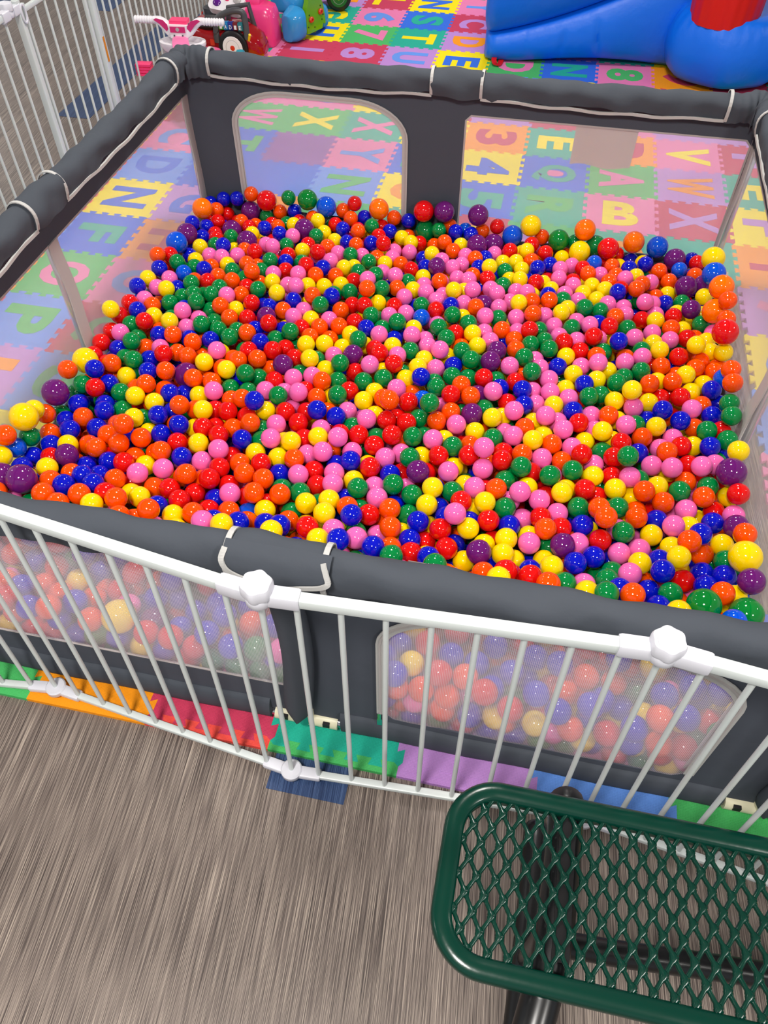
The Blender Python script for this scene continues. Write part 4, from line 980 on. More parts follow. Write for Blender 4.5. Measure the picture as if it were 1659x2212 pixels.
    67, -2542, 132, 2, 0, 6, -1,  161, -2529, 172, 2, 2, 2, 0,  157, -2653, 238, 2, 1, 0, -1,  4, -2643, 235, 3, 0, 2, -1,
    -103, -2636, 230, 3, 4, 0, -1,  168, -2414, 148, 4, 0, 5, 2,  -67, -2465, 167, 4, 3, 0, 4,  -132, -2506, 176, 1, 5, 3, 1,
    -78, -2522, 158, 4, 1, 0, 0,  164, -2471, 163, 2, 2, 2, 2,  355, -2372, 147, 4, 0, 0, 5,  259, -2428, 176, 1, 2, 0, 3,
    403, -2412, 147, 0, 5, 5, 4,  457, -2388, 164, 3, 5, 2, 5,  223, -2471, 161, 5, 2, 3, 2,  452, -2443, 144, 5, 0, 5, 3,
    340, -2519, 172, 4, 2, 4, 5,  388, -2471, 147, 4, 4, 3, 3,  306, -2467, 169, 6, 3, 5, 4,  283, -2545, 176, 2, 2, 4, 1,
    232, -2608, 206, 0, 0, 1, -1,  317, -2593, 180, 3, 1, 5, -1,  406, -2641, 235, 3, 2, 4, -1,  473, -2525, 172, 5, 3, 4, 4,
    466, -2631, 233, 1, 4, 4, -1,  368, -2618, 196, 2, 3, 3, -1,  273, -2640, 232, 1, 0, 3, -1,  500, -2475, 158, 2, 5, 4, 4,
    490, -2331, 165, 1, 3, 4, 2,  583, -2344, 169, 5, 4, 2, 2,  690, -2293, 147, 4, 2, 5, 2,  742, -2375, 215, 1, 6, -1, 2,
    707, -2369, 154, 2, 1, 1, 3,  606, -2427, 215, 1, 2, 4, 2,  640, -2382, 197, 4, 1, 2, 1,  580, -2480, 212, 2, 4, 1, 0,
    732, -2458, 227, 10, 3, -1, 6,  543, -2524, 203, 4, 2, 0, 3,  609, -2495, 141, 0, 4, 4, 2,  699, -2484, 172, 4, 4, 6, 1,
    659, -2401, 142, 1, 2, 2, 4,  740, -2530, 227, 6, 4, -1, 3,  680, -2561, 203, 1, 4, 2, 7,  564, -2577, 188, 3, 4, -1, 2,
    628, -2620, 224, 11, 2, 1, -1,  730, -2609, 202, 11, 7, -1, -1,  738, -2321, 177, 6, 4, 1, 2,  533, -2364, 143, 2, 3, 2, 4,
]
BALLS_B = [
    -1148, -940, 140, 4,  -1090, -940, 148, 4,  -1203, -951, 122, 4,  -1026, -940, 175, 1,  -1162, -994, 122, 1,  -1135, -956, 85, 0,  -1143, -1045, 100, 0,
    -1084, -979, 68, 0,  -999, -1004, 78, 1,  -1202, -1149, 145, 4,  -1169, -1098, 105, 4,  -1186, -1241, 153, 14,  -1156, -1178, 108, 4,  -1122, -1131, 98, 0,
    -1069, -1087, 94, 14,  -1052, -1019, 97, 1,  -1006, -1058, 99, 0,  -1048, -1152, 107, 3,  -968, -1128, 115, 2,  -1096, -1185, 113, 0,  -965, -1197, 123, 14,
    -1078, -1240, 120, 3,  -1019, -1299, 159, 4,  -1124, -1277, 128, 2,  -1148, -1330, 119, 4,  -950, -1265, 128, 1,  -958, -1322, 139, 5,  -1061, -1339, 136, 5,
    -1199, -1469, 199, 1,  -1179, -1417, 171, 0,  -1136, -1456, 170, 3,  -1095, -1392, 144, 2,  -1076, -1447, 152, 3,  -1023, -1421, 145, 1,  -968, -1400, 147, 2,
    -890, -1406, 164, 1,  -1006, -1355, 147, 5,  -1176, -1519, 179, 4,  -932, -1446, 156, 3,  -880, -1471, 146, 3,  -1129, -1549, 162, 5,  -1043, -1530, 153, 1,
    -1196, -1577, 172, 2,  -986, -1546, 169, 0,  -970, -1491, 157, 1,  -1085, -1588, 154, 4,  -1203, -1645, 184, 4,  -1149, -1611, 164, 5,  -933, -1572, 168, 3,
    -906, -1520, 166, 1,  -842, -1483, 189, 1,  -1032, -1581, 178, 3,  -849, -1531, 155, 0,  -984, -1601, 149, 3,  -941, -1629, 177, 3,  -849, -1589, 163, 1,
    -1047, -1634, 156, 3,  -889, -1318, 162, 0,  -798, -1556, 169, 3,  -1026, -1476, 168, 4,  -1094, -1502, 160, 7,  -1100, -1637, 182, 2,  -870, -942, 177, 3,
    -600, -941, 182, 0,  -912, -941, 112, 1,  -851, -940, 121, 4,  -967, -956, 93, 3,  -874, -984, 89, 3,  -818, -986, 105, 0,  -648, -940, 147, 1,
    -606, -986, 143, 1,  -558, -954, 135, 4,  -763, -978, 123, 1,  -730, -1024, 140, 2,  -514, -1021, 141, 3,  -769, -1082, 132, 14,  -824, -1041, 122, 2,
    -666, -1000, 118, 0,  -625, -1041, 126, 4,  -556, -1075, 145, 1,  -487, -963, 110, 0,  -930, -1002, 90, 0,  -931, -1084, 118, 4,  -891, -1042, 106, 1,
    -848, -1148, 141, 4,  -791, -1161, 146, 5,  -711, -1120, 132, 3,  -695, -1065, 117, 2,  -645, -1094, 105, 2,  -591, -1113, 116, 4,  -494, -1121, 129, 4,
    -546, -1148, 131, 1,  -477, -1065, 128, 0,  -438, -1158, 156, 0,  -874, -1234, 142, 5,  -835, -1272, 162, 5,  -800, -1219, 139, 3,  -733, -1233, 134, 2,
    -655, -1295, 175, 0,  -650, -1183, 131, 1,  -777, -1273, 134, 0,  -728, -1176, 126, 0,  -600, -1214, 129, 5,  -547, -1235, 141, 3,  -512, -1194, 117, 5,
    -454, -1202, 121, 1,  -817, -1360, 160, 3,  -602, -1313, 157, 5,  -472, -1256, 135, 3,  -669, -1396, 182, 0,  -613, -1377, 166, 4,  -547, -1333, 148, 2,
    -767, -1335, 144, 4,  -750, -1391, 146, 0,  -682, -1454, 181, 5,  -625, -1434, 171, 1,  -560, -1403, 157, 1,  -492, -1407, 148, 0,  -428, -1465, 200, 5,
    -780, -1439, 159, 5,  -834, -1416, 150, 3,  -823, -1471, 134, 1,  -763, -1501, 168, 2,  -399, -1357, 163, 5,  -413, -1410, 185, 3,  -704, -1507, 167, 5,
    -664, -1542, 192, 5,  -637, -1496, 166, 2,  -584, -1472, 155, 2,  -491, -1348, 148, 3,  -413, -1540, 215, 1,  -375, -1482, 182, 3,  -720, -1583, 184, 2,
    -592, -1586, 193, 1,  -528, -1576, 193, 4,  -483, -1508, 171, 3,  -539, -1510, 155, 3,  -818, -1314, 124, 0,  -712, -1315, 137, 3,  -522, -1286, 124, 2,
    -868, -1363, 130, 1,  -528, -1452, 156, 2,  -442, -940, 140, 1,  -384, -940, 134, 4,  -314, -955, 108, 11,  -255, -986, 135, 3,  -36, -940, 151, 0,
    -91, -947, 129, 1,  -189, -990, 138, 4,  -130, -990, 135, 4,  -158, -940, 120, 7,  -219, -940, 130, 1,  -446, -1004, 117, 4,  -393, -1029, 111, 2,
    -378, -971, 84, 1,  -324, -1022, 92, 0,  -350, -1068, 118, 2,  -265, -1022, 89, 1,  -223, -1046, 123, 1,  -161, -1034, 110, 2,  -183, -1088, 116, 1,
    -40, -993, 105, 14,  -28, -1061, 107, 5,  29, -1059, 126, 0,  -402, -1131, 112, 5,  -344, -1126, 113, 5,  -252, -1166, 141, 2,  -209, -1205, 143, 5,
    -288, -1142, 102, 4,  -131, -1115, 118, 5,  -91, -1155, 136, 1,  -136, -1192, 127, 5,  -163, -1242, 143, 5,  -58, -1111, 115, 4,  -30, -1242, 163, 2,
    10, -1111, 105, 2,  -414, -1245, 128, 2,  -357, -1232, 125, 1,  -312, -1268, 131, 0,  -264, -1234, 126, 4,  -218, -1267, 156, 6,  -261, -1298, 125, 2,
    -347, -1387, 176, 5,  -85, -1267, 136, 1,  25, -1194, 123, 3,  -29, -1300, 152, 0,  -137, -1294, 134, 5,  -305, -1363, 142, 3,  -192, -1314, 125, 5,
    -277, -1415, 147, 2,  -192, -1362, 159, 1,  -246, -1366, 137, 5,  -132, -1433, 177, 2,  -68, -1418, 178, 5,  -11, -1356, 148, 5,  29, -1307, 137, 3,
    -329, -1442, 164, 1,  -101, -1383, 145, 2,  -93, -1326, 155, 5,  -294, -1489, 164, 5,  -227, -1441, 162, 5,  47, -1249, 124, 2,  62, -1396, 133, 5,
    15, -1405, 167, 5,  -397, -1189, 121, 5,  -70, -1210, 135, 4,  -170, -1412, 137, 5,  139, -940, 128, 1,  105, -1006, 130, 0,  265, -940, 121, 3,
    343, -951, 121, 11,  428, -956, 99, 0,  91, -1063, 136, 2,  161, -1058, 132, 0,  225, -1017, 95, 2,  114, -1117, 129, 1,  140, -1195, 151, 4,
    184, -1110, 118, 4,  264, -1078, 105, 5,  343, -1075, 124, 7,  408, -1083, 124, 1,  468, -1095, 130, 4,  484, -967, 86, 4,  303, -1119, 123, 0,
    322, -1172, 138, 1,  369, -1125, 110, 5,  59, -1135, 128, 2,  84, -1188, 133, 2,  221, -1211, 130, 5,  397, -1208, 138, 1,  423, -1143, 125, 1,
    452, -1190, 146, 5,  492, -1149, 134, 2,  84, -1283, 153, 2,  142, -1277, 145, 0,  274, -1246, 131, 5,  339, -1237, 132, 2,  168, -1233, 117, 2,
    105, -1241, 118, 4,  222, -1152, 131, 5,  383, -1273, 146, 2,  423, -1314, 169, 4,  273, -1191, 111, 0,  117, -1376, 165, 5,  198, -1284, 128, 2,
    190, -1340, 141, 4,  247, -1315, 136, 5,  485, -1291, 175, 1,  78, -1340, 140, 5,  437, -1251, 142, 0,  310, -1292, 133, 2,  526, -1058, 132, 4,
    523, -1006, 105, 2,  705, -941, 101, 4,  716, -995, 123, 0,  576, -1089, 130, 1,  648, -1068, 130, 7,  702, -1091, 129, 1,  541, -1191, 143, 5,
    612, -1135, 121, 1,  730, -1161, 137, 14,  717, -1262, 157, 2,  507, -1236, 161, 1,  610, -1190, 103, 2,  541, -956, 80, 4,  -1203, -1799, 172, 0,
    -1203, -1868, 158, 0,  -1203, -1940, 166, 0,  -1145, -1946, 154, 4,  -1203, -1999, 161, 0,  -1102, -1986, 156, 3,  -1149, -2021, 153, 0,  -1165, -2147, 171, 3,
    -1062, -2067, 155, 2,  -1096, -2115, 159, 4,  -1163, -2192, 134, 4,  -1041, -2151, 164, 3,  -1015, -2204, 145, 3,  -1073, -2198, 151, 4,  -1154, -1894, 179, 5,
    -1194, -1732, 177, 0,  -1164, -1684, 163, 5,  -1119, -1721, 170, 1,  -1149, -1770, 180, 4,  -1072, -1686, 163, 3,  -1015, -1697, 156, 4,  -927, -1683, 151, 3,
    -967, -1698, 191, 3,  -882, -1696, 186, 1,  -843, -1665, 155, 2,  -792, -1643, 173, 0,  -783, -1718, 166, 0,  -837, -1739, 174, 1,  -996, -1749, 186, 5,
    -971, -1792, 154, 5,  -916, -1792, 174, 3,  -1042, -1749, 149, 3,  -1018, -1810, 184, 2,  -1098, -1828, 185, 0,  -1152, -1826, 163, 3,  -1114, -1868, 145, 3,
    -1037, -1863, 166, 4,  -1059, -1814, 142, 1,  -892, -1743, 152, 3,  -743, -1759, 156, 4,  -858, -1793, 163, 3,  -798, -1780, 158, 3,  -864, -1851, 163, 4,
    -803, -1836, 174, 3,  -750, -1812, 181, 1,  -981, -1872, 182, 1,  -910, -1886, 174, 1,  -1012, -1915, 156, 5,  -1069, -1905, 141, 1,  -1027, -1971, 151, 4,
    -951, -1922, 152, 1,  -903, -1951, 169, 1,  -953, -2008, 142, 5,  -885, -2015, 147, 14,  -852, -1936, 146, 1,  -819, -1885, 146, 2,  -767, -1912, 150, 1,
    -718, -1894, 177, 0,  -749, -1856, 142, 3,  -783, -1968, 154, 1,  -733, -1951, 181, 1,  -720, -1987, 137, 4,  -993, -2051, 173, 4,  -1016, -2102, 144, 1,
    -927, -2093, 145, 1,  -815, -2012, 133, 1,  -785, -2050, 166, 1,  -730, -2045, 146, 3,  -670, -2055, 152, 3,  -866, -2089, 135, 4,  -889, -2130, 170, 4,
    -811, -2101, 151, 2,  -709, -2099, 150, 1,  -948, -2147, 136, 1,  -917, -2181, 173, 2,  -800, -2159, 147, 1,  -743, -2146, 144, 0,  -663, -2119, 181, 1,
    -950, -1737, 151, 5,  -1092, -1773, 168, 2,  -942, -1843, 150, 4,  -975, -1968, 179, 0,  -663, -1975, 143, 3,  -883, -1632, 184, 5,  -996, -1648, 183, 3,
    -659, -1596, 170, 4,  -613, -1631, 161, 5,  -679, -1651, 166, 1,  -735, -1634, 160, 4,  -721, -1702, 171, 6,  -694, -1757, 187, 0,  -632, -1686, 172, 5,
    -575, -1676, 163, 2,  -553, -1630, 192, 3,  -516, -1663, 160, 5,  -489, -1611, 166, 1,  -461, -1561, 156, 0,  -412, -1585, 178, 0,  -378, -1634, 178, 3,
    -376, -1537, 160, 2,  -428, -1661, 163, 0,  -381, -1695, 170, 4,  -472, -1700, 168, 1,  -534, -1718, 168, 1,  -613, -1783, 186, 3,  -653, -1736, 150, 4,
    -592, -1732, 166, 0,  -662, -1795, 156, 3,  -617, -1833, 155, 0,  -698, -1839, 172, 4,  -551, -1774, 167, 1,  -491, -1753, 151, 1,  -547, -1831, 181, 2,
    -493, -1807, 174, 2,  -438, -1791, 155, 2,  -424, -1735, 168, 2,  -388, -1778, 186, 3,  -374, -1745, 139, 2,  -333, -1783, 160, 0,  -331, -1726, 176, 5,
    -334, -1664, 154, 3,  -452, -1847, 164, 5,  -507, -1860, 149, 3,  -572, -1880, 161, 0,  -643, -1880, 180, 0,  -639, -1922, 138, 1,  -542, -1926, 140, 3,
    -466, -1902, 150, 2,  -340, -1836, 136, 2,  -372, -1891, 147, 0,  -308, -1829, 185, 0,  -547, -1979, 165, 5,  -494, -1953, 161, 5,  -413, -1953, 155, 3,
    -334, -1941, 157, 3,  -275, -1925, 167, 3,  -500, -2010, 149, 0,  -604, -1996, 159, 0,  -560, -2034, 151, 5,  -613, -2054, 166, 5,  -419, -2009, 135, 2,
    -367, -1990, 155, 0,  -290, -1980, 155, 2,  -524, -2081, 130, 5,  -453, -2048, 163, 1,  -254, -2022, 173, 1,  -289, -1866, 143, 2,  -680, -1881, 134, 0,
    -353, -2072, 147, 5,  -318, -1542, 160, 0,  -271, -1578, 163, 5,  -228, -1524, 164, 3,  -183, -1481, 161, 5,  -174, -1547, 169, 0,  -130, -1506, 165, 4,
    -45, -1500, 167, 1,  -24, -1446, 144, 6,  -90, -1465, 151, 5,  -114, -1577, 179, 3,  -215, -1595, 166, 7,  -159, -1601, 150, 5,  -56, -1603, 173, 3,
    -84, -1538, 146, 2,  -7, -1562, 179, 5,  31, -1472, 157, 5,  36, -1530, 155, 3,  55, -1605, 165, 1,  -1, -1615, 154, 5,  24, -1667, 162, 5,
    -284, -1660, 185, 3,  -226, -1711, 179, 5,  -148, -1652, 178, 3,  -185, -1685, 146, 5,  -92, -1648, 161, 0,  -115, -1700, 176, 3,  -35, -1658, 176, 2,
    -65, -1700, 147, 1,  -169, -1738, 165, 5,  -105, -1742, 137, 2,  -56, -1752, 174, 3,  -2, -1761, 140, 3,  51, -1723, 169, 6,  -279, -1761, 164, 2,
    -220, -1766, 159, 3,  -253, -1813, 171, 5,  -229, -1853, 135, 3,  -180, -1853, 169, 2,  -170, -1796, 156, 2,  -126, -1835, 158, 5,  -74, -1807, 155, 4,
    -21, -1846, 146, 3,  28, -1866, 173, 0,  -121, -1892, 149, 3,  -69, -1873, 168, 3,  -72, -1921, 134, 3,  -180, -1950, 140, 1,  -223, -1973, 176, 5,
    -209, -1903, 158, 2,  81, -1886, 157, 4,  18, -1920, 145, 6,  111, -1935, 146, 0,  46, -1975, 145, 3,  -322, -1608, 167, 5,  -285, -1705, 147, 4,
    -34, -1920, 178, 1,  -140, -1989, 159, 7,  98, -1751, 139, 3,  -107, -1943, 176, 3,  94, -1524, 162, 5,  -231, -1652, 161, 2,  -12, -1713, 171, 2,
    65, -1832, 141, 3,  -89, -1977, 131, 5,  137, -1431, 170, 1,  195, -1419, 174, 1,  242, -1372, 150, 3,  260, -1427, 155, 2,  314, -1438, 175, 3,
    358, -1325, 136, 2,  368, -1423, 159, 3,  450, -1356, 137, 5,  417, -1464, 172, 1,  453, -1413, 150, 5,  510, -1416, 139, 0,  147, -1525, 186, 1,
    188, -1471, 146, 5,  222, -1532, 153, 5,  294, -1487, 150, 5,  279, -1543, 163, 3,  335, -1526, 171, 5,  399, -1522, 173, 0,  459, -1504, 160, 3,
    366, -1481, 149, 4,  105, -1580, 147, 5,  144, -1608, 181, 0,  175, -1566, 154, 3,  196, -1623, 157, 3,  299, -1598, 155, 5,  348, -1607, 187, 0,
    369, -1568, 150, 5,  428, -1576, 150, 2,  481, -1558, 166, 5,  258, -1640, 175, 0,  242, -1587, 155, 5,  110, -1702, 169, 1,  100, -1642, 160, 1,
    154, -1664, 167, 3,  175, -1716, 147, 5,  312, -1655, 159, 0,  364, -1681, 168, 1,  270, -1695, 161, 2,  404, -1718, 144, 2,  248, -1750, 160, 4,
    320, -1724, 152, 5,  452, -1694, 168, 5,  297, -1782, 165, 2,  369, -1791, 162, 2,  225, -1819, 162, 5,  452, -1752, 155, 3,  140, -1750, 180, 3,
    125, -1847, 158, 0,  180, -1862, 143, 5,  331, -1834, 174, 4,  384, -1846, 151, 3,  233, -1877, 162, 5,  290, -1892, 160, 5,  149, -1901, 176, 4,
    248, -1934, 162, 2,  195, -1919, 143, 5,  144, -1792, 137, 1,  193, -1770, 162, 5,  279, -1836, 147, 2,  386, -1630, 149, 3,  458, -1641, 144, 1,
    503, -1667, 176, 5,  295, -1349, 139, 5,  393, -1370, 154, 5,  95, -1469, 183, 2,  240, -1479, 173, 2,  513, -1368, 177, 5,  592, -1287, 128, 4,
    651, -1266, 125, 3,  556, -1379, 139, 5,  614, -1384, 145, 0,  549, -1451, 167, 2,  712, -1331, 130, 2,  700, -1422, 154, 3,  742, -1529, 255, 1,
    743, -1383, 153, 3,  599, -1481, 165, 1,  540, -1507, 156, 5,  647, -1429, 128, 2,  595, -1539, 160, 5,  735, -1469, 158, 5,  650, -1517, 159, 0,
    710, -1522, 160, 2,  555, -1632, 184, 2,  543, -1566, 159, 2,  719, -1580, 163, 2,  686, -1629, 159, 1,  743, -1630, 144, 1,  563, -1686, 164, 1,
    665, -1683, 171, 1,  616, -1691, 139, 1,  555, -1741, 146, 2,  633, -1731, 179, 2,  742, -1767, 246, 1,  740, -1735, 186, 7,  653, -1779, 153, 2,
    563, -1818, 146, 0,  743, -1872, 206, 3,  525, -1861, 159, 2,  502, -1725, 166, 3,  724, -1682, 166, 1,  694, -1729, 149, 2,  565, -1237, 115, 1,
    505, -1611, 159, 3,  633, -1328, 122, 2,  683, -1830, 150, 1,  -1203, -2301, 181, 1,  -1160, -2281, 145, 4,  -1148, -2392, 154, 4,  -1051, -2358, 141, 1,
    -999, -2330, 165, 1,  -999, -2272, 151, 1,  -1178, -2443, 149, 4,  -1203, -2461, 199, 7,  -1203, -2520, 223, 2,  -1161, -2514, 182, 4,  -1174, -2582, 213, 14,
    -1048, -2556, 200, 1,  -1024, -2435, 136, 4,  -960, -2416, 149, 4,  -1028, -2495, 168, 1,  -978, -2515, 192, 4,  -929, -2545, 204, 4,  -1091, -2393, 167, 2,
    -879, -2574, 209, 0,  -1049, -2302, 156, 4,  -975, -2365, 124, 0,  -959, -2474, 154, 4,  -1179, -2343, 147, 1,  -1120, -2443, 159, 0,  -1139, -2232, 169, 4,
    -947, -2259, 176, 2,  -945, -2217, 136, 3,  -905, -2271, 136, 2,  -946, -2311, 147, 4,  -836, -2226, 140, 1,  -777, -2228, 139, 2,  -682, -2274, 174, 0,
    -661, -2218, 153, 1,  -636, -2165, 155, 0,  -720, -2210, 137, 0,  -902, -2376, 139, 1,  -854, -2343, 133, 1,  -793, -2315, 161, 0,  -638, -2306, 127, 0,
    -853, -2408, 149, 2,  -804, -2471, 136, 1,  -743, -2414, 132, 1,  -685, -2414, 133, 1,  -605, -2421, 137, 0,  -596, -2348, 152, 1,  -880, -2456, 124, 0,
    -625, -2476, 135, 4,  -851, -2512, 145, 2,  -752, -2556, 167, 4,  -641, -2574, 187, 1,  -562, -2531, 163, 1,  -523, -2501, 130, 7,  -544, -2446, 131, 0,
    -758, -2282, 127, 1,  -567, -2297, 149, 2,  -531, -2389, 123, 1,  -868, -2177, 141, 4,  -620, -2531, 154, 0,  -587, -2133, 159, 2,  -528, -2129, 163, 0,
    -411, -2084, 144, 1,  -449, -2209, 145, 0,  -409, -2167, 151, 5,  -325, -2123, 136, 3,  -269, -2073, 147, 2,  -350, -2174, 151, 0,  -500, -2298, 145, 2,
    -423, -2266, 142, 5,  -480, -2353, 139, 4,  -389, -2321, 139, 0,  -248, -2257, 127, 2,  -327, -2331, 154, 5,  -456, -2407, 141, 3,  -365, -2375, 142, 0,
    -270, -2340, 145, 2,  -209, -2349, 144, 5,  -400, -2420, 153, 3,  -347, -2429, 129, 3,  -411, -2474, 128, 3,  -256, -2464, 178, 1,  -232, -2431, 135, 3,
    -505, -2225, 135, 2,  -247, -2154, 137, 3,  -335, -2278, 130, 4,  -570, -2239, 140, 3,  -364, -2226, 129, 1,  -299, -2235, 147, 5,  -282, -2393, 124, 4,
    -176, -2440, 120, 1,  -472, -2101, 147, 0,  -587, -2183, 129, 3,  -311, -2445, 172, 2,  -486, -2456, 127, 0,  -202, -2065, 141, 0,  -139, -2064, 150, 3,
    -48, -2028, 162, 1,  32, -2082, 148, 2,  -51, -2127, 142, 2,  26, -2141, 150, 1,  87, -2101, 152, 3,  -162, -2208, 143, 5,  -104, -2206, 141, 2,
    -9, -2216, 128, 2,  85, -2191, 136, 1,  -149, -2261, 119, 0,  -81, -2260, 135, 0,  -48, -2309, 132, 4,  -126, -2324, 128, 5,  32, -2282, 133, 2,
    122, -2148, 147, 0,  139, -2260, 152, 3,  60, -2355, 124, 2,  3, -2330, 152, 3,  -145, -2390, 125, 4,  -100, -2425, 139, 3,  -27, -2375, 128, 4,
    -175, -2302, 151, 4,  90, -2283, 128, 0,  -110, -2122, 139, 3,  -176, -2149, 128, 1,  118, -2054, 135, 5,  151, -2209, 126, 3,  160, -2307, 124, 5,
    112, -2387, 118, 0,  -166, -2111, 172, 0,  102, -1993, 138, 2,  195, -1993, 136, 2,  265, -1988, 146, 5,  361, -1939, 146, 5,  305, -1948, 162, 4,
    228, -2052, 143, 2,  172, -2045, 158, 1,  174, -2123, 125, 5,  312, -2092, 152, 5,  489, -1958, 151, 3,  399, -2077, 137, 3,  348, -2048, 139, 2,
    378, -2131, 135, 5,  288, -2145, 144, 1,  445, -2064, 171, 0,  498, -2071, 147, 4,  427, -2120, 165, 0,  427, -2173, 140, 0,  207, -2207, 144, 0,
    265, -2199, 135, 5,  201, -2270, 149, 2,  390, -2336, 184, 1,  200, -2360, 120, 5,  289, -2338, 140, 5,  485, -2225, 124, 2,  502, -2164, 135, 3,
    495, -2282, 133, 1,  427, -2022, 135, 2,  391, -2242, 124, 0,  374, -1995, 140, 5,  438, -1933, 136, 2,  175, -2164, 168, 1,  255, -2271, 126, 0,
    306, -2243, 135, 2,  160, -1959, 168, 4,  526, -1915, 136, 4,  661, -1923, 139, 1,  706, -1883, 161, 4,  737, -2001, 180, 3,  561, -2031, 139, 5,
    654, -2002, 140, 2,  702, -2089, 163, 5,  628, -2151, 141, 1,  684, -2166, 150, 3,  548, -2196, 153, 2,  743, -2263, 155, 5,  738, -2189, 148, 2,
    637, -2087, 144, 0,  585, -2109, 126, 2,  732, -1935, 153, 0,  597, -1985, 143, 5,  704, -2231, 124, 0,  -583, -2582, 181, 4,  -507, -2551, 157, 1,
    -404, -2579, 202, 4,  -268, -2560, 196, 5,  -167, -2503, 129, 5,  -398, -2533, 166, 1,  -359, -2509, 130, 2,  -463, -2546, 118, 1,  -451, -2560, 174, 4,
    -222, -2517, 144, 3,  -108, -2482, 128, 2,  -46, -2436, 120, 2,  -41, -2494, 123, 0,  62, -2412, 136, 4,  -120, -2562, 164, 1,  35, -2491, 127, 4,
    132, -2449, 117, 0,  126, -2544, 127, 4,  172, -2605, 207, 0,  120, -2603, 180, 1,  -17, -2600, 201, 4,  -30, -2550, 136, 2,  0, -2421, 152, 4,
    111, -2493, 151, 2,  277, -2441, 120, 3,  347, -2430, 141, 5,  503, -2415, 138, 5,  267, -2497, 131, 2,  234, -2544, 144, 4,  188, -2578, 157, 0,
    366, -2570, 158, 5,  420, -2547, 162, 3,  438, -2499, 133, 3,  444, -2593, 194, 4,  300, -2395, 149, 0,  450, -2346, 123, 5,  245, -2375, 155, 0,
    222, -2422, 128, 2,  192, -2507, 125, 2,  628, -2317, 144, 2,  582, -2397, 145, 2,  657, -2460, 139, 4,  521, -2555, 155, 4,  689, -2657, 232, 7,
    533, -2627, 197, 4,  568, -2658, 233, 2,  709, -2427, 161, 3,  721, -2538, 168, 2,  654, -2521, 168, 4,  551, -2447, 147, 4,  548, -2308, 140, 4,
    -38, -2850, 194, 4,  -15, -2798, 176, 2,  29, -2765, 158, 2,  23, -2845, 215, 0,  83, -2804, 217, 0,  79, -2863, 213, 4,  172, -2812, 199, 4,
    -3, -2896, 204, 2,  61, -2919, 227, 0,  -32, -2943, 231, 4,  27, -2943, 185, 1,  85, -2943, 177, 1,  117, -2908, 212, 1,  137, -2858, 189, 4,
    162, -2943, 226, 0,  177, -2907, 182, 4,  216, -2864, 189, 4,  232, -2780, 172, 0,  263, -2822, 200, 4,  314, -2840, 222, 4,  269, -2924, 226, 4,
    223, -2943, 174, 0,  333, -2887, 189, 1,  374, -2848, 202, 1,  383, -2927, 226, 4,  463, -2870, 135, 4,  501, -2825, 133, 3,  512, -2808, 225, 2,
    534, -2872, 226, 4,  578, -2913, 224, 4,  523, -2930, 232, 1,  320, -2943, 204, 4,  282, -2943, 128, 2,  357, -2943, 137, 1,  433, -2943, 148, 0,
    480, -2943, 193, 4,  542, -2943, 146, 1,  598, -2933, 132, 0,  79, -2943, 112, 1,  140, -2943, 108, 4,  369, -2786, 225, 0,  439, -2803, 225, 4,
    282, -2773, 225, 2,  593, -2842, 225, 4,  395, -2933, 78, 2,  505, -2896, 167, 2,  140, -2778, 163, 1,  -65, -2897, 215, 4,  -1039, -2784, 174, 1,
    -985, -2753, 225, 4,  -981, -2788, 167, 4,  -922, -2791, 162, 1,  -862, -2739, 200, 1,  -838, -2828, 180, 2,  -921, -2849, 168, 1,  -854, -2882, 195, 1,
    -799, -2904, 213, 4,  -832, -2780, 229, 4,  -779, -2817, 140, 1,  -691, -2806, 225, 0,  -674, -2929, 227, 10,  -817, -2772, 144, 4,  -781, -2864, 174, 1,
    -838, -2943, 235, 1,  -741, -2943, 214, 1,  -619, -2892, 169, 6,  -637, -2833, 173, 4,  -595, -2804, 144, 4,  -552, -2897, 166, 4,  -465, -2926, 222, 4,
    -533, -2842, 160, 4,  -477, -2830, 194, 4,  -444, -2871, 218, 4,  -425, -2907, 172, 1,  -377, -2877, 215, 1,  -345, -2940, 220, 3,  -287, -2937, 226, 5,
    -319, -2878, 227, 4,  -401, -2826, 197, 4,  -951, -2938, 231, 0,  -894, -2943, 217, 4,  -949, -2886, 204, 4,  -659, -2781, 157, 1,  -623, -2738, 140, 4,
    -516, -2786, 201, 0,  -608, -2943, 203, 0,  -404, -2943, 214, 4,  -549, -2943, 203, 0,  -1005, -2871, 190, 1,  -913, -2757, 225, 0,  -743, -2769, 224, 4,
]
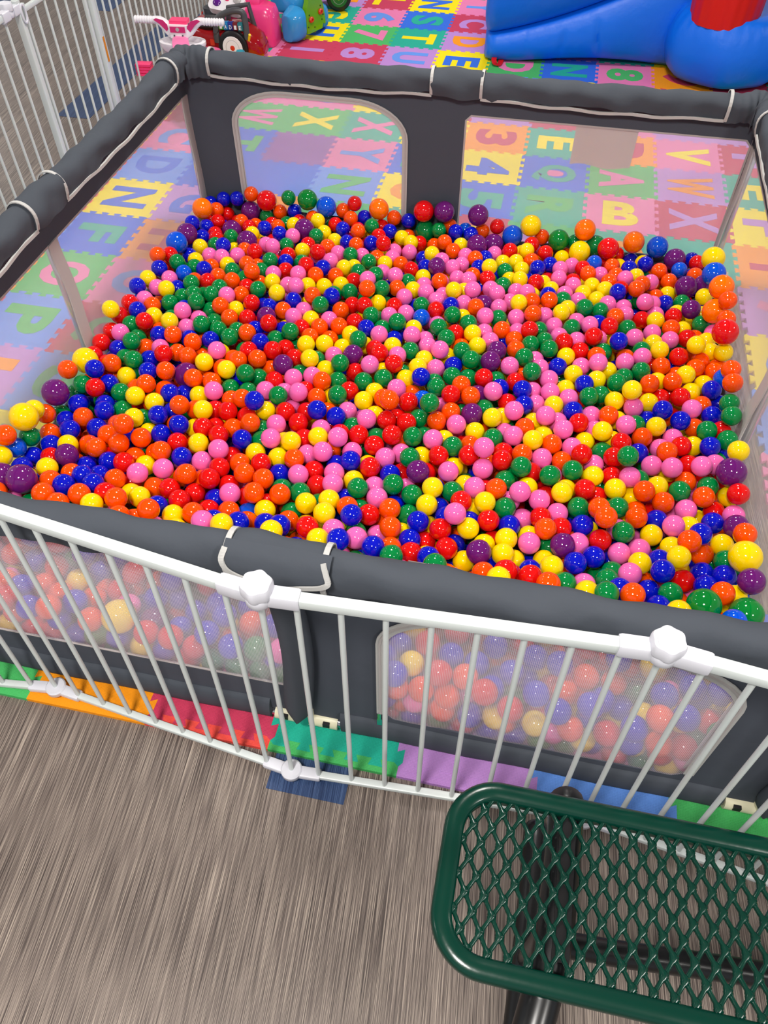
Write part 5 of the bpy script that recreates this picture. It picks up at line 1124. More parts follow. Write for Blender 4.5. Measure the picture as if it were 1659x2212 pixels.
BALLS_C = [
    -1189, -2933, 30, 2,  -1134, -2933, 30, 1,  -1078, -2933, 30, 2,  -1026, -2933, 30, 5,  -968, -2933, 30, 0,  -915, -2933, 30, 3,  -856, -2933, 30, 2,
    -801, -2933, 30, 3,  -742, -2933, 30, 0,  -688, -2933, 30, 0,  -629, -2933, 30, 2,  -575, -2933, 30, 2,  -515, -2933, 30, 4,  -459, -2933, 30, 4,
    -400, -2933, 30, 0,  -343, -2933, 30, 2,  -284, -2933, 30, 5,  -227, -2933, 30, 4,  -168, -2933, 30, 2,  -112, -2933, 30, 3,  -48, -2933, 30, 0,
    10, -2933, 30, 4,  71, -2933, 30, 3,  129, -2933, 39, 0,  187, -2933, 30, 4,  248, -2933, 30, 4,  306, -2933, 30, 3,  363, -2928, 30, 3,
    420, -2912, 30, 4,  474, -2933, 30, 0,  533, -2933, 30, 3,  590, -2933, 30, 2,  652, -2933, 30, 0,  711, -2933, 30, 2,  -1189, -2874, 30, 2,
    -1130, -2873, 30, 1,  -1072, -2875, 30, 1,  -1013, -2875, 30, 1,  -955, -2876, 30, 4,  -896, -2876, 30, 2,  -838, -2877, 30, 0,  -779, -2878, 30, 2,
    -720, -2879, 30, 0,  -662, -2879, 30, 1,  -604, -2880, 30, 5,  -546, -2880, 30, 0,  -488, -2881, 30, 1,  -430, -2880, 30, 1,  -372, -2881, 30, 2,
    -314, -2882, 30, 3,  -255, -2881, 30, 4,  -197, -2881, 30, 1,  -139, -2877, 30, 3,  -80, -2880, 30, 4,  -22, -2879, 30, 1,  37, -2880, 30, 5,
    95, -2878, 30, 1,  153, -2880, 30, 0,  212, -2879, 30, 4,  270, -2878, 30, 1,  328, -2879, 30, 4,  385, -2865, 30, 3,  443, -2856, 30, 0,
    497, -2879, 30, 1,  556, -2875, 30, 2,  614, -2879, 30, 1,  673, -2878, 30, 1,  729, -2861, 30, 2,  -1189, -1473, 30, 4,  -1133, -1458, 30, 1,
    -1075, -1452, 30, 3,  -1017, -1444, 30, 4,  -958, -1447, 30, 2,  -900, -1445, 30, 0,  -409, -1444, 30, 5,  -220, -1435, 30, 5,  -103, -1438, 30, 0,
    -43, -1439, 30, 1,  478, -1443, 30, 1,  536, -1445, 30, 2,  596, -1445, 30, 2,  655, -1445, 30, 4,  729, -1450, 30, 1,  -1174, -1415, 30, 1,
    -1127, -1382, 30, 4,  -1063, -1394, 30, 1,  -1005, -1386, 30, 1,  -947, -1390, 30, 4,  -888, -1387, 30, 1,  -830, -1391, 30, 0,  -772, -1394, 30, 3,
    -714, -1392, 30, 3,  -656, -1386, 30, 1,  -598, -1387, 30, 4,  -540, -1389, 30, 0,  -482, -1386, 30, 2,  -424, -1387, 30, 0,  -366, -1385, 30, 0,
    -308, -1385, 30, 4,  -251, -1384, 30, 1,  -192, -1384, 30, 4,  -134, -1386, 30, 3,  -76, -1386, 30, 0,  -19, -1386, 30, 1,  40, -1387, 30, 3,
    97, -1390, 30, 3,  155, -1390, 30, 2,  212, -1390, 30, 1,  271, -1391, 30, 4,  327, -1380, 30, 3,  385, -1390, 30, 2,  442, -1390, 30, 4,
    500, -1389, 30, 3,  557, -1390, 30, 1,  615, -1390, 30, 0,  672, -1386, 30, 0,  729, -1392, 37, 2,  -1189, -1358, 30, 2,  -1141, -1325, 30, 2,
    -1085, -1340, 30, 2,  -1028, -1332, 30, 1,  -970, -1336, 30, 2,  -913, -1334, 30, 0,  -855, -1333, 30, 4,  -799, -1342, 30, 3,  -740, -1339, 30, 0,
    -684, -1334, 30, 4,  -625, -1335, 30, 4,  -568, -1337, 30, 1,  -510, -1334, 30, 4,  -452, -1333, 30, 1,  -395, -1334, 30, 0,  -337, -1333, 30, 2,
    -280, -1334, 34, 1,  -221, -1333, 30, 1,  -164, -1334, 30, 1,  -105, -1335, 30, 3,  -48, -1335, 30, 4,  11, -1335, 30, 4,  68, -1336, 30, 1,
    126, -1339, 30, 4,  184, -1339, 30, 1,  242, -1339, 30, 3,  299, -1329, 30, 1,  357, -1329, 30, 0,  414, -1338, 30, 5,  472, -1337, 30, 0,
    530, -1339, 30, 2,  588, -1338, 30, 2,  646, -1334, 30, 1,  705, -1337, 30, 4,  -1185, -1287, 30, 0,  -1119, -1271, 38, 5,  -1063, -1284, 30, 1,
    -1004, -1278, 30, 3,  -946, -1281, 33, 1,  -888, -1281, 30, 1,  -830, -1280, 30, 5,  -771, -1282, 30, 3,  -714, -1282, 30, 1,  -655, -1282, 30, 4,
    -598, -1283, 30, 4,  -539, -1284, 30, 2,  -482, -1282, 30, 3,  -424, -1282, 30, 1,  -366, -1282, 30, 3,  -309, -1283, 30, 0,  -250, -1282, 30, 0,
    -192, -1282, 30, 5,  -134, -1282, 30, 2,  -76, -1283, 30, 4,  -18, -1284, 30, 3,  40, -1283, 30, 2,  97, -1286, 30, 4,  156, -1288, 30, 5,
    213, -1287, 30, 0,  270, -1278, 30, 2,  329, -1278, 30, 1,  385, -1279, 30, 5,  443, -1287, 30, 2,  500, -1283, 30, 4,  559, -1287, 30, 3,
    614, -1282, 30, 4,  673, -1282, 30, 2,  729, -1276, 30, 2,  -1189, -1229, 30, 2,  -1138, -1209, 62, 5,  -1091, -1221, 30, 3,  -1032, -1226, 30, 1,
    -975, -1228, 30, 3,  -916, -1230, 30, 3,  -858, -1229, 30, 2,  -800, -1229, 30, 0,  -743, -1232, 30, 4,  -684, -1231, 30, 4,  -626, -1232, 30, 1,
    -568, -1233, 30, 0,  -510, -1231, 40, 4,  -453, -1229, 30, 4,  -395, -1231, 30, 4,  -337, -1231, 30, 3,  -279, -1232, 30, 2,  -221, -1232, 30, 4,
    -162, -1232, 30, 2,  -105, -1232, 30, 4,  -46, -1233, 30, 4,  11, -1232, 30, 1,  68, -1231, 45, 3,  125, -1234, 30, 3,  183, -1237, 30, 0,
    241, -1228, 33, 1,  300, -1227, 30, 1,  358, -1228, 30, 1,  417, -1230, 30, 3,  476, -1230, 30, 0,  534, -1228, 30, 5,  593, -1228, 30, 4,
    651, -1228, 30, 0,  718, -1219, 30, 1,  -1172, -1174, 30, 1,  -1116, -1163, 30, 1,  -1058, -1172, 30, 5,  -1001, -1175, 30, 2,  -943, -1178, 30, 3,
    -886, -1178, 30, 0,  -827, -1177, 30, 5,  -770, -1177, 30, 2,  -712, -1181, 30, 2,  -655, -1180, 30, 5,  -596, -1181, 30, 2,  -539, -1179, 38, 3,
    -481, -1178, 30, 2,  -424, -1179, 41, 0,  -366, -1180, 30, 1,  -308, -1180, 30, 3,  -250, -1181, 30, 3,  -192, -1181, 30, 5,  -134, -1181, 30, 4,
    -75, -1180, 30, 0,  -18, -1181, 30, 1,  41, -1181, 30, 0,  98, -1182, 30, 5,  157, -1182, 30, 4,  215, -1175, 30, 0,  272, -1175, 30, 5,
    331, -1177, 36, 1,  388, -1178, 30, 3,  447, -1179, 30, 1,  504, -1178, 30, 0,  563, -1178, 30, 1,  621, -1177, 30, 4,  680, -1175, 30, 0,
    729, -1171, 62, 3,  -1189, -1143, 75, 4,  -1152, -1118, 30, 1,  -1092, -1109, 33, 0,  -1034, -1119, 30, 1,  -975, -1122, 30, 5,  -917, -1125, 30, 4,
    -859, -1125, 30, 5,  -800, -1126, 36, 0,  -742, -1125, 30, 2,  -684, -1130, 30, 2,  -626, -1129, 30, 3,  -568, -1129, 30, 3,  -509, -1127, 30, 1,
    -452, -1127, 30, 4,  -394, -1129, 30, 0,  -336, -1129, 30, 4,  -278, -1131, 42, 3,  -221, -1130, 30, 5,  -163, -1130, 30, 0,  -105, -1129, 30, 1,
    -46, -1129, 32, 4,  11, -1128, 30, 2,  70, -1131, 30, 1,  128, -1130, 33, 1,  187, -1124, 30, 0,  245, -1121, 30, 5,  303, -1125, 30, 5,
    359, -1127, 48, 0,  415, -1125, 30, 3,  473, -1128, 30, 1,  532, -1127, 30, 4,  592, -1127, 30, 4,  650, -1124, 30, 3,  709, -1124, 30, 0,
    -1188, -1072, 30, 3,  -1130, -1063, 35, 1,  -1002, -1070, 30, 2,  -945, -1073, 42, 4,  -888, -1075, 30, 3,  -829, -1075, 30, 4,  -772, -1074, 36, 0,
    -713, -1071, 30, 1,  -656, -1079, 30, 3,  -597, -1078, 30, 1,  -539, -1076, 30, 4,  -481, -1066, 30, 3,  -424, -1076, 39, 5,  -367, -1077, 30, 5,
    -309, -1077, 36, 3,  -251, -1080, 30, 2,  -192, -1080, 40, 3,  -135, -1080, 30, 5,  -77, -1078, 34, 1,  -19, -1078, 30, 0,  40, -1077, 30, 1,
    97, -1079, 30, 0,  156, -1076, 30, 0,  213, -1072, 30, 3,  272, -1069, 30, 3,  329, -1073, 30, 2,  387, -1074, 30, 5,  444, -1074, 30, 1,
    503, -1077, 30, 5,  561, -1077, 30, 5,  620, -1075, 30, 2,  675, -1066, 30, 1,  729, -1069, 50, 3,  -1189, -1006, 30, 4,  -1136, -1007, 56, 4,
    -1087, -1024, 30, 1,  -1029, -1018, 30, 1,  -970, -1021, 30, 2,  -912, -1022, 38, 0,  -855, -1022, 30, 3,  -800, -1023, 51, 4,  -745, -1022, 30, 3,
    -686, -1019, 30, 2,  -628, -1027, 30, 3,  -570, -1026, 30, 3,  -512, -1016, 30, 1,  -454, -1014, 31, 2,  -396, -1024, 30, 0,  -338, -1026, 33, 0,
    -280, -1027, 33, 1,  -221, -1030, 30, 4,  -164, -1029, 30, 4,  -107, -1029, 46, 1,  -52, -1025, 30, 4,  7, -1025, 30, 3,  65, -1025, 30, 5,
    124, -1026, 30, 5,  182, -1023, 30, 1,  240, -1019, 30, 1,  300, -1018, 37, 2,  358, -1022, 30, 5,  416, -1023, 30, 2,  474, -1023, 30, 1,
    532, -1025, 30, 5,  594, -1022, 30, 1,  652, -1012, 30, 0,  714, -1015, 30, 3,  -1158, -958, 30, 2,  -1009, -962, 30, 1,  -951, -965, 32, 1,
    -892, -967, 32, 1,  -834, -967, 30, 4,  -776, -972, 30, 4,  -717, -969, 30, 5,  -659, -967, 30, 4,  -601, -976, 30, 4,  -542, -963, 30, 3,
    -483, -964, 30, 2,  -419, -967, 32, 1,  -357, -971, 30, 4,  -300, -958, 40, 2,  -247, -978, 30, 0,  -191, -960, 30, 3,  -136, -979, 30, 2,
    -79, -968, 37, 1,  -22, -974, 30, 5,  34, -958, 34, 4,  90, -972, 30, 4,  148, -974, 30, 0,  206, -970, 30, 0,  270, -968, 30, 5,
    329, -967, 37, 0,  386, -970, 30, 5,  445, -971, 30, 4,  502, -969, 30, 1,  561, -975, 30, 1,  616, -964, 30, 0,  673, -958, 30, 1,
    729, -958, 30, 1,  -1189, -2933, 89, 5,  -1130, -2933, 89, 0,  -1072, -2933, 88, 4,  -1015, -2922, 87, 2,  -946, -2919, 80, 2,  -887, -2919, 80, 1,
    -829, -2928, 80, 0,  -771, -2933, 82, 5,  -716, -2933, 99, 3,  -660, -2933, 83, 3,  -602, -2933, 88, 0,  -546, -2918, 79, 3,  -488, -2929, 81, 2,
    -430, -2932, 82, 5,  -373, -2930, 80, 0,  -314, -2929, 81, 2,  -255, -2929, 80, 0,  -198, -2931, 81, 3,  -139, -2933, 83, 0,  -81, -2932, 79, 0,
    -19, -2924, 80, 1,  40, -2918, 78, 0,  220, -2925, 78, 1,  327, -2933, 87, 5,  505, -2921, 79, 2,  561, -2933, 86, 0,  620, -2933, 78, 5,
    673, -2926, 95, 2,  729, -2933, 86, 3,  -1161, -2881, 81, 3,  -1102, -2882, 81, 3,  -1046, -2873, 94, 2,  -982, -2874, 83, 3,  -923, -2866, 90, 0,
    -865, -2865, 87, 4,  -808, -2874, 81, 2,  -749, -2871, 79, 3,  -691, -2875, 81, 4,  -633, -2881, 81, 4,  -578, -2875, 102, 4,  -517, -2872, 98, 2,
    -460, -2877, 82, 3,  -402, -2880, 86, 1,  -344, -2879, 81, 1,  -285, -2878, 80, 1,  -227, -2878, 81, 0,  -168, -2880, 83, 2,  -110, -2881, 81, 2,
    -52, -2876, 84, 2,  6, -2872, 91, 5,  68, -2869, 90, 5,  123, -2887, 85, 5,  181, -2882, 84, 4,  241, -2871, 87, 3,  298, -2882, 87, 0,
    359, -2883, 87, 2,  460, -2884, 78, 2,  531, -2873, 100, 0,  586, -2880, 82, 0,  645, -2877, 82, 3,  705, -2879, 81, 2,  -1189, -2819, 50, 2,
    -1134, -2830, 70, 5,  -1076, -2829, 67, 4,  -1017, -2829, 69, 3,  -956, -2826, 61, 3,  -898, -2823, 61, 0,  -839, -2822, 57, 1,  -781, -2827, 59, 2,
    -717, -2822, 87, 2,  -663, -2826, 64, 2,  -609, -2827, 86, 0,  -551, -2829, 77, 3,  -492, -2829, 67, 2,  -433, -2828, 66, 4,  -375, -2830, 73, 3,
    -316, -2829, 71, 5,  -258, -2828, 70, 3,  -199, -2828, 67, 2,  -141, -2830, 69, 2,  -82, -2830, 65, 3,  -24, -2828, 66, 4,  35, -2829, 63, 1,
    93, -2825, 60, 1,  149, -2834, 76, 4,  206, -2830, 65, 5,  267, -2828, 59, 0,  323, -2830, 76, 3,  381, -2830, 77, 5,  439, -2830, 83, 2,
    497, -2833, 73, 3,  556, -2831, 69, 4,  614, -2831, 63, 0,  672, -2829, 62, 4,  729, -2825, 77, 5,  -1162, -2777, 80, 1,  -1105, -2780, 58, 0,
    -1046, -2779, 59, 1,  -988, -2779, 75, 0,  -929, -2777, 78, 1,  -870, -2778, 87, 4,  -811, -2779, 85, 0,  -753, -2778, 73, 2,  -696, -2777, 57, 4,
    -640, -2777, 86, 1,  -581, -2780, 63, 0,  -522, -2779, 75, 5,  -463, -2779, 74, 0,  -405, -2778, 77, 1,  -346, -2779, 72, 5,  -288, -2778, 66, 1,
    -229, -2777, 69, 3,  -171, -2778, 62, 3,  -113, -2778, 72, 4,  -55, -2778, 67, 2,  3, -2778, 81, 1,  61, -2778, 75, 2,  120, -2779, 85, 2,
    178, -2781, 79, 1,  235, -2779, 66, 1,  296, -2777, 59, 5,  352, -2779, 76, 3,  411, -2780, 69, 2,  469, -2781, 71, 1,  527, -2780, 79, 2,
    586, -2781, 71, 4,  644, -2780, 76, 4,  700, -2777, 59, 3,  -1188, -2728, 52, 2,  -1133, -2726, 74, 0,  -1076, -2729, 62, 0,  -1018, -2729, 72, 5,
    -960, -2728, 66, 0,  -899, -2728, 64, 5,  -841, -2730, 70, 1,  -783, -2728, 76, 3,  -724, -2728, 72, 0,  -666, -2728, 65, 0,  -609, -2728, 78, 5,
    -551, -2729, 69, 0,  -493, -2728, 75, 0,  -434, -2728, 69, 4,  -376, -2728, 70, 5,  -317, -2728, 73, 4,  -258, -2727, 70, 0,  -200, -2727, 67, 4,
    -141, -2727, 61, 0,  -84, -2728, 72, 0,  -26, -2727, 66, 4,  32, -2728, 76, 1,  90, -2728, 68, 3,  148, -2729, 74, 0,  207, -2729, 76, 3,
    266, -2729, 72, 2,  324, -2728, 73, 3,  383, -2729, 76, 2,  440, -2730, 65, 2,  498, -2730, 74, 0,  556, -2730, 71, 1,  615, -2730, 64, 0,
    672, -2729, 77, 5,  729, -2726, 61, 4,  -1163, -2677, 67, 2,  -1104, -2677, 60, 0,  -1046, -2679, 67, 0,  -988, -2678, 61, 2,  -929, -2678, 66, 4,
    -871, -2679, 78, 3,  -813, -2678, 69, 0,  -754, -2678, 70, 0,  -696, -2677, 65, 4,  -637, -2677, 61, 1,  -580, -2677, 75, 3,  -522, -2678, 70, 4,
    -463, -2678, 73, 1,  -405, -2677, 69, 5,  -347, -2677, 70, 2,  -288, -2677, 68, 4,  -230, -2676, 71, 4,  -171, -2676, 71, 3,  -113, -2676, 66, 1,
    -54, -2677, 73, 3,  4, -2677, 65, 2,  61, -2677, 74, 4,  119, -2678, 68, 0,  178, -2678, 70, 0,  236, -2679, 73, 2,  294, -2678, 70, 2,
    353, -2678, 67, 4,  411, -2679, 69, 2,  470, -2679, 73, 1,  528, -2679, 67, 5,  586, -2679, 71, 3,  644, -2679, 64, 0,  702, -2676, 75, 4,
    -1189, -2625, 51, 2,  -1132, -2626, 65, 4,  -1074, -2627, 67, 1,  -1016, -2627, 55, 5,  -958, -2627, 67, 3,  -900, -2628, 59, 0,  -843, -2628, 72, 0,
    -784, -2627, 71, 0,  -725, -2627, 63, 5,  -667, -2627, 70, 1,  -608, -2626, 65, 5,  -550, -2626, 69, 3,  -492, -2627, 77, 1,  -434, -2627, 67, 1,
    -376, -2627, 70, 3,  -317, -2626, 72, 3,  -259, -2626, 66, 0,  -200, -2626, 63, 3,  -142, -2626, 70, 5,  -83, -2625, 65, 3,  -26, -2626, 74, 0,
    33, -2626, 68, 1,  91, -2626, 72, 4,  150, -2627, 70, 0,  207, -2628, 78, 5,  265, -2628, 68, 5,  323, -2628, 76, 1,  382, -2627, 69, 4,
    440, -2628, 73, 3,  499, -2628, 73, 1,  557, -2628, 70, 3,  616, -2629, 75, 5,  672, -2627, 61, 3,  729, -2624, 77, 1,  -1163, -2579, 80, 1,
    -1104, -2575, 60, 4,  -1047, -2575, 75, 3,  -989, -2576, 65, 4,  -931, -2576, 75, 5,  -872, -2578, 70, 0,  -814, -2577, 71, 4,  -755, -2576, 69, 4,
    -698, -2578, 80, 4,  -638, -2576, 72, 2,  -579, -2576, 73, 5,  -520, -2576, 72, 5,  -407, -2576, 76, 1,  -348, -2575, 72, 4,  -288, -2576, 76, 2,
    -230, -2575, 68, 3,  -171, -2575, 69, 1,  -113, -2575, 77, 1,  -55, -2575, 75, 0,  4, -2576, 80, 1,  62, -2576, 74, 1,  121, -2576, 70, 4,
    178, -2577, 81, 3,  236, -2577, 70, 5,  294, -2577, 73, 3,  352, -2577, 82, 0,  411, -2576, 63, 1,  470, -2577, 74, 1,  528, -2578, 75, 5,
    586, -2577, 69, 1,  644, -2578, 82, 4,  699, -2575, 64, 2,  -1189, -2527, 68, 4,  -1131, -2527, 80, 1,  -1074, -2524, 62, 4,  -1018, -2525, 77, 1,
    -959, -2525, 72, 0,  -901, -2527, 66, 0,  -844, -2528, 79, 3,  -785, -2528, 84, 2,  -727, -2527, 83, 0,  -669, -2527, 75, 4,  -610, -2526, 85, 1,
    -550, -2525, 74, 1,  -379, -2525, 77, 1,  -318, -2526, 83, 2,  -259, -2525, 73, 2,  -201, -2525, 78, 5,  -142, -2524, 81, 1,  -84, -2524, 81, 0,
    -26, -2524, 75, 1,  33, -2525, 76, 4,  92, -2526, 79, 4,  151, -2526, 75, 1,  264, -2528, 81, 4,  324, -2527, 67, 0,  381, -2526, 83, 1,
    439, -2528, 82, 4,  499, -2527, 72, 2,  558, -2527, 81, 4,  616, -2526, 64, 2,  671, -2526, 88, 0,  729, -2527, 81, 2,  -1162, -2476, 63, 3,
    -1104, -2475, 72, 5,  -1046, -2474, 81, 2,  -988, -2475, 79, 5,  -929, -2476, 81, 1,  -815, -2477, 79, 1,  -757, -2477, 77, 3,  -698, -2477, 71, 1,
    -639, -2477, 73, 2,  -580, -2476, 83, 3,  -466, -2481, 76, 2,  -346, -2477, 70, 2,  -288, -2476, 85, 2,  -230, -2475, 81, 3,  -172, -2475, 72, 4,
    4, -2474, 76, 2,  64, -2475, 73, 4,  178, -2474, 75, 3,  236, -2477, 75, 4,  295, -2478, 77, 4,  353, -2476, 64, 4,  411, -2477, 73, 3,
    469, -2478, 83, 3,  528, -2477, 85, 1,  584, -2477, 69, 5,  641, -2476, 83, 5,  701, -2475, 81, 2,  -1189, -2424, 72, 1,  -1132, -2425, 86, 4,
    -1075, -2425, 67, 2,  -1017, -2424, 76, 1,  -958, -2425, 88, 5,  -901, -2426, 70, 2,  -844, -2426, 83, 2,  -786, -2426, 72, 0,  -728, -2426, 76, 4,
    -669, -2427, 78, 0,  -610, -2426, 79, 3,  -552, -2426, 75, 3,  -493, -2429, 75, 5,  -435, -2428, 82, 1,  -377, -2427, 77, 0,  -318, -2426, 78, 4,
    -261, -2426, 69, 3,  -86, -2430, 77, 2,  35, -2425, 83, 1,  93, -2425, 77, 3,  323, -2427, 82, 1,  381, -2427, 78, 2,  440, -2427, 82, 4,
    498, -2427, 73, 5,  556, -2426, 79, 3,  613, -2425, 60, 0,  670, -2427, 70, 1,  729, -2426, 66, 5,  -1162, -2375, 91, 1,  -1106, -2375, 71, 1,
    -1048, -2375, 82, 4,  -932, -2376, 71, 4,  -874, -2376, 83, 3,  -816, -2376, 74, 2,  -757, -2376, 82, 1,  -699, -2376, 76, 1,  -640, -2376, 74, 4,
    -582, -2376, 71, 5,  -466, -2377, 77, 1,  -407, -2377, 79, 1,  -349, -2376, 76, 0,  -231, -2376, 78, 1,  -173, -2379, 74, 0,  -115, -2378, 76, 3,
    -56, -2378, 77, 0,  2, -2377, 74, 3,  233, -2379, 76, 3,  292, -2377, 78, 2,  352, -2376, 84, 1,  410, -2376, 74, 5,  469, -2376, 77, 4,
    527, -2376, 71, 5,  584, -2375, 85, 1,  642, -2376, 77, 4,  701, -2377, 83, 3,  -1189, -2326, 67, 1,  -1133, -2325, 85, 1,  -1075, -2323, 89, 5,
    -1020, -2325, 69, 1,  -962, -2326, 80, 0,  -904, -2325, 83, 3,  -845, -2326, 73, 3,  -787, -2326, 83, 5,  -729, -2325, 74, 4,  -669, -2325, 82, 3,
    -611, -2325, 79, 4,  -552, -2326, 82, 1,  -494, -2326, 76, 3,  -436, -2326, 82, 3,  -378, -2325, 76, 5,  -319, -2326, 74, 1,  -261, -2326, 77, 0,
    -202, -2325, 77, 3,  -144, -2328, 71, 4,  -86, -2327, 79, 5,  -27, -2327, 77, 5,  32, -2326, 76, 1,  91, -2328, 75, 3,  204, -2328, 72, 4,
    262, -2326, 79, 4,  322, -2327, 77, 4,  381, -2326, 77, 2,  497, -2326, 72, 5,  556, -2325, 74, 3,  614, -2325, 74, 4,  672, -2326, 85, 5,
    729, -2327, 71, 4,  -1164, -2276, 85, 0,  -1107, -2274, 75, 1,  -1048, -2274, 70, 1,  -991, -2275, 82, 5,  -932, -2275, 75, 5,  -874, -2275, 81, 2,
    -816, -2275, 75, 4,  -699, -2275, 79, 1,  -640, -2275, 75, 2,  -582, -2275, 78, 3,  -523, -2275, 78, 4,  -465, -2275, 75, 4,  -406, -2274, 76, 3,
    -290, -2275, 81, 1,  -232, -2275, 73, 0,  -115, -2277, 73, 0,  -57, -2276, 81, 4,  2, -2276, 76, 4,  61, -2276, 77, 5,  119, -2276, 78, 5,
    178, -2276, 76, 0,  293, -2276, 75, 1,  351, -2276, 83, 3,  409, -2274, 78, 4,  468, -2275, 75, 2,  526, -2275, 81, 4,  585, -2275, 82, 5,
    643, -2275, 86, 5,  701, -2275, 79, 1,  -1189, -2229, 60, 0,  -1135, -2225, 90, 0,  -1077, -2223, 73, 5,  -1019, -2224, 82, 5,  -962, -2224, 72, 0,
    -904, -2225, 84, 3,  -845, -2224, 78, 1,  -787, -2225, 81, 1,  -728, -2224, 79, 1,  -670, -2224, 72, 4,  -611, -2224, 81, 0,  -554, -2224, 72, 4,
    -495, -2224, 77, 5,  -437, -2224, 77, 0,  -322, -2226, 77, 0,  -262, -2225, 74, 1,  -203, -2225, 82, 1,  -86, -2226, 75, 0,  -28, -2225, 73, 1,
    31, -2225, 80, 3,  90, -2225, 76, 5,  206, -2225, 82, 0,  264, -2225, 72, 4,  322, -2225, 77, 1,  439, -2224, 71, 3,  555, -2224, 78, 0,
    613, -2224, 73, 5,  672, -2225, 76, 2,  729, -2225, 63, 1,  -1166, -2177, 77, 3,  -1108, -2174, 81, 3,  -1049, -2173, 83, 1,  -991, -2174, 72, 0,
    -933, -2174, 79, 0,  -874, -2174, 73, 0,  -816, -2174, 79, 1,  -757, -2174, 73, 4,  -699, -2174, 77, 4,  -640, -2174, 74, 1,  -525, -2173, 79, 0,
    -466, -2173, 75, 1,  -407, -2174, 84, 0,  -349, -2174, 76, 3,  -291, -2174, 82, 3,  -232, -2174, 74, 3,  -174, -2175, 74, 0,  -115, -2175, 78, 2,
    -57, -2175, 80, 1,  2, -2175, 75, 2,  60, -2175, 76, 4,  118, -2174, 82, 1,  177, -2174, 81, 2,  235, -2174, 76, 0,  293, -2175, 82, 0,
    351, -2174, 72, 1,  409, -2175, 80, 3,  468, -2174, 78, 1,  526, -2174, 74, 5,  584, -2174, 79, 0,  643, -2174, 80, 5,  702, -2174, 79, 4,
    -1189, -2125, 62, 4,  -1136, -2123, 88, 3,  -1079, -2124, 72, 4,  -1020, -2123, 71, 0,  -962, -2123, 83, 4,  -903, -2123, 81, 3,  -845, -2123, 83, 3,
    -786, -2123, 75, 1,  -728, -2124, 82, 2,  -669, -2123, 80, 1,  -611, -2124, 78, 4,  -553, -2122, 72, 5,  -495, -2123, 84, 5,  -437, -2123, 84, 0,
    -378, -2124, 74, 5,  -320, -2124, 74, 2,  -261, -2124, 80, 3,  -203, -2124, 81, 5,  -145, -2124, 75, 4,  -86, -2124, 78, 0,  -28, -2124, 80, 4,
    31, -2124, 78, 1,  89, -2124, 74, 3,  206, -2124, 75, 2,  264, -2124, 81, 4,  323, -2124, 81, 2,  381, -2124, 74, 2,  439, -2123, 83, 4,
    497, -2123, 83, 1,  556, -2123, 73, 2,  614, -2124, 75, 0,  672, -2124, 83, 5,  729, -2123, 67, 1,  -1166, -2072, 71, 1,  -1107, -2073, 78, 4,
    -1049, -2073, 82, 4,  -991, -2072, 72, 1,  -932, -2073, 73, 2,  -874, -2073, 76, 2,  -815, -2072, 72, 0,  -758, -2073, 82, 0,  -699, -2073, 82, 3,
    -640, -2073, 82, 2,  -583, -2072, 66, 1,  -466, -2073, 77, 2,  -407, -2073, 79, 0,  -349, -2073, 81, 0,  -290, -2073, 75, 4,  -232, -2073, 81, 3,
    -174, -2073, 76, 1,  -115, -2073, 75, 1,  -57, -2073, 77, 2,  2, -2073, 81, 0,  60, -2073, 80, 1,  119, -2073, 76, 1,  177, -2073, 82, 2,
    235, -2073, 83, 5,  293, -2074, 73, 2,  352, -2073, 78, 1,  410, -2073, 74, 0,  468, -2073, 80, 1,  527, -2073, 82, 3,  585, -2073, 79, 0,
    644, -2073, 72, 0,  703, -2073, 83, 0,  -1189, -2023, 92, 0,  -1135, -2022, 69, 1,  -1076, -2023, 68, 4,  -1018, -2021, 73, 3,  -961, -2023, 86, 5,
    -903, -2022, 75, 1,  -845, -2022, 83, 2,  -787, -2022, 80, 4,  -728, -2022, 78, 2,  -670, -2022, 79, 2,  -611, -2022, 81, 3,  -553, -2023, 74, 2,
    -495, -2022, 83, 5,  -437, -2022, 75, 2,  -378, -2022, 76, 3,  -320, -2022, 77, 5,  -261, -2022, 74, 0,  -203, -2022, 76, 1,  -144, -2023, 81, 1,
    -86, -2023, 82, 0,  -28, -2023, 76, 5,  31, -2023, 78, 3,  89, -2023, 80, 3,  148, -2022, 75, 3,  206, -2022, 82, 1,  264, -2023, 74, 0,
    322, -2023, 82, 0,  381, -2022, 81, 1,  439, -2022, 74, 5,  498, -2022, 77, 1,  556, -2022, 74, 3,  615, -2023, 74, 1,  673, -2023, 84, 1,
    729, -2023, 67, 5,  -1167, -1973, 69, 0,  -1106, -1972, 75, 3,  -1048, -1971, 84, 4,  -989, -1971, 86, 3,  -932, -1971, 74, 1,  -874, -1971, 85, 1,
    -816, -1972, 75, 2,  -757, -1972, 75, 0,  -699, -1972, 82, 1,  -641, -1972, 82, 4,  -583, -1972, 73, 1,  -524, -1972, 78, 1,  -466, -1971, 73, 5,
    -407, -1972, 82, 2,  -349, -1972, 79, 4,  -290, -1972, 81, 0,  -232, -1972, 81, 5,  -173, -1972, 80, 2,  -115, -1972, 74, 3,  -57, -1972, 81, 4,
    1, -1972, 73, 2,  60, -1972, 75, 1,  118, -1972, 79, 3,  177, -1972, 79, 1,  235, -1972, 73, 2,  293, -1972, 79, 3,  352, -1972, 74, 1,
    410, -1972, 82, 0,  469, -1972, 83, 1,  527, -1972, 80, 0,  586, -1972, 78, 2,  644, -1972, 72, 4,  702, -1972, 83, 4,  -1189, -1922, 88, 4,
    -1133, -1920, 71, 2,  -1074, -1921, 66, 1,  -1019, -1920, 84, 0,  -961, -1920, 74, 4,  -901, -1921, 73, 1,  -844, -1921, 85, 0,  -787, -1921, 73, 3,
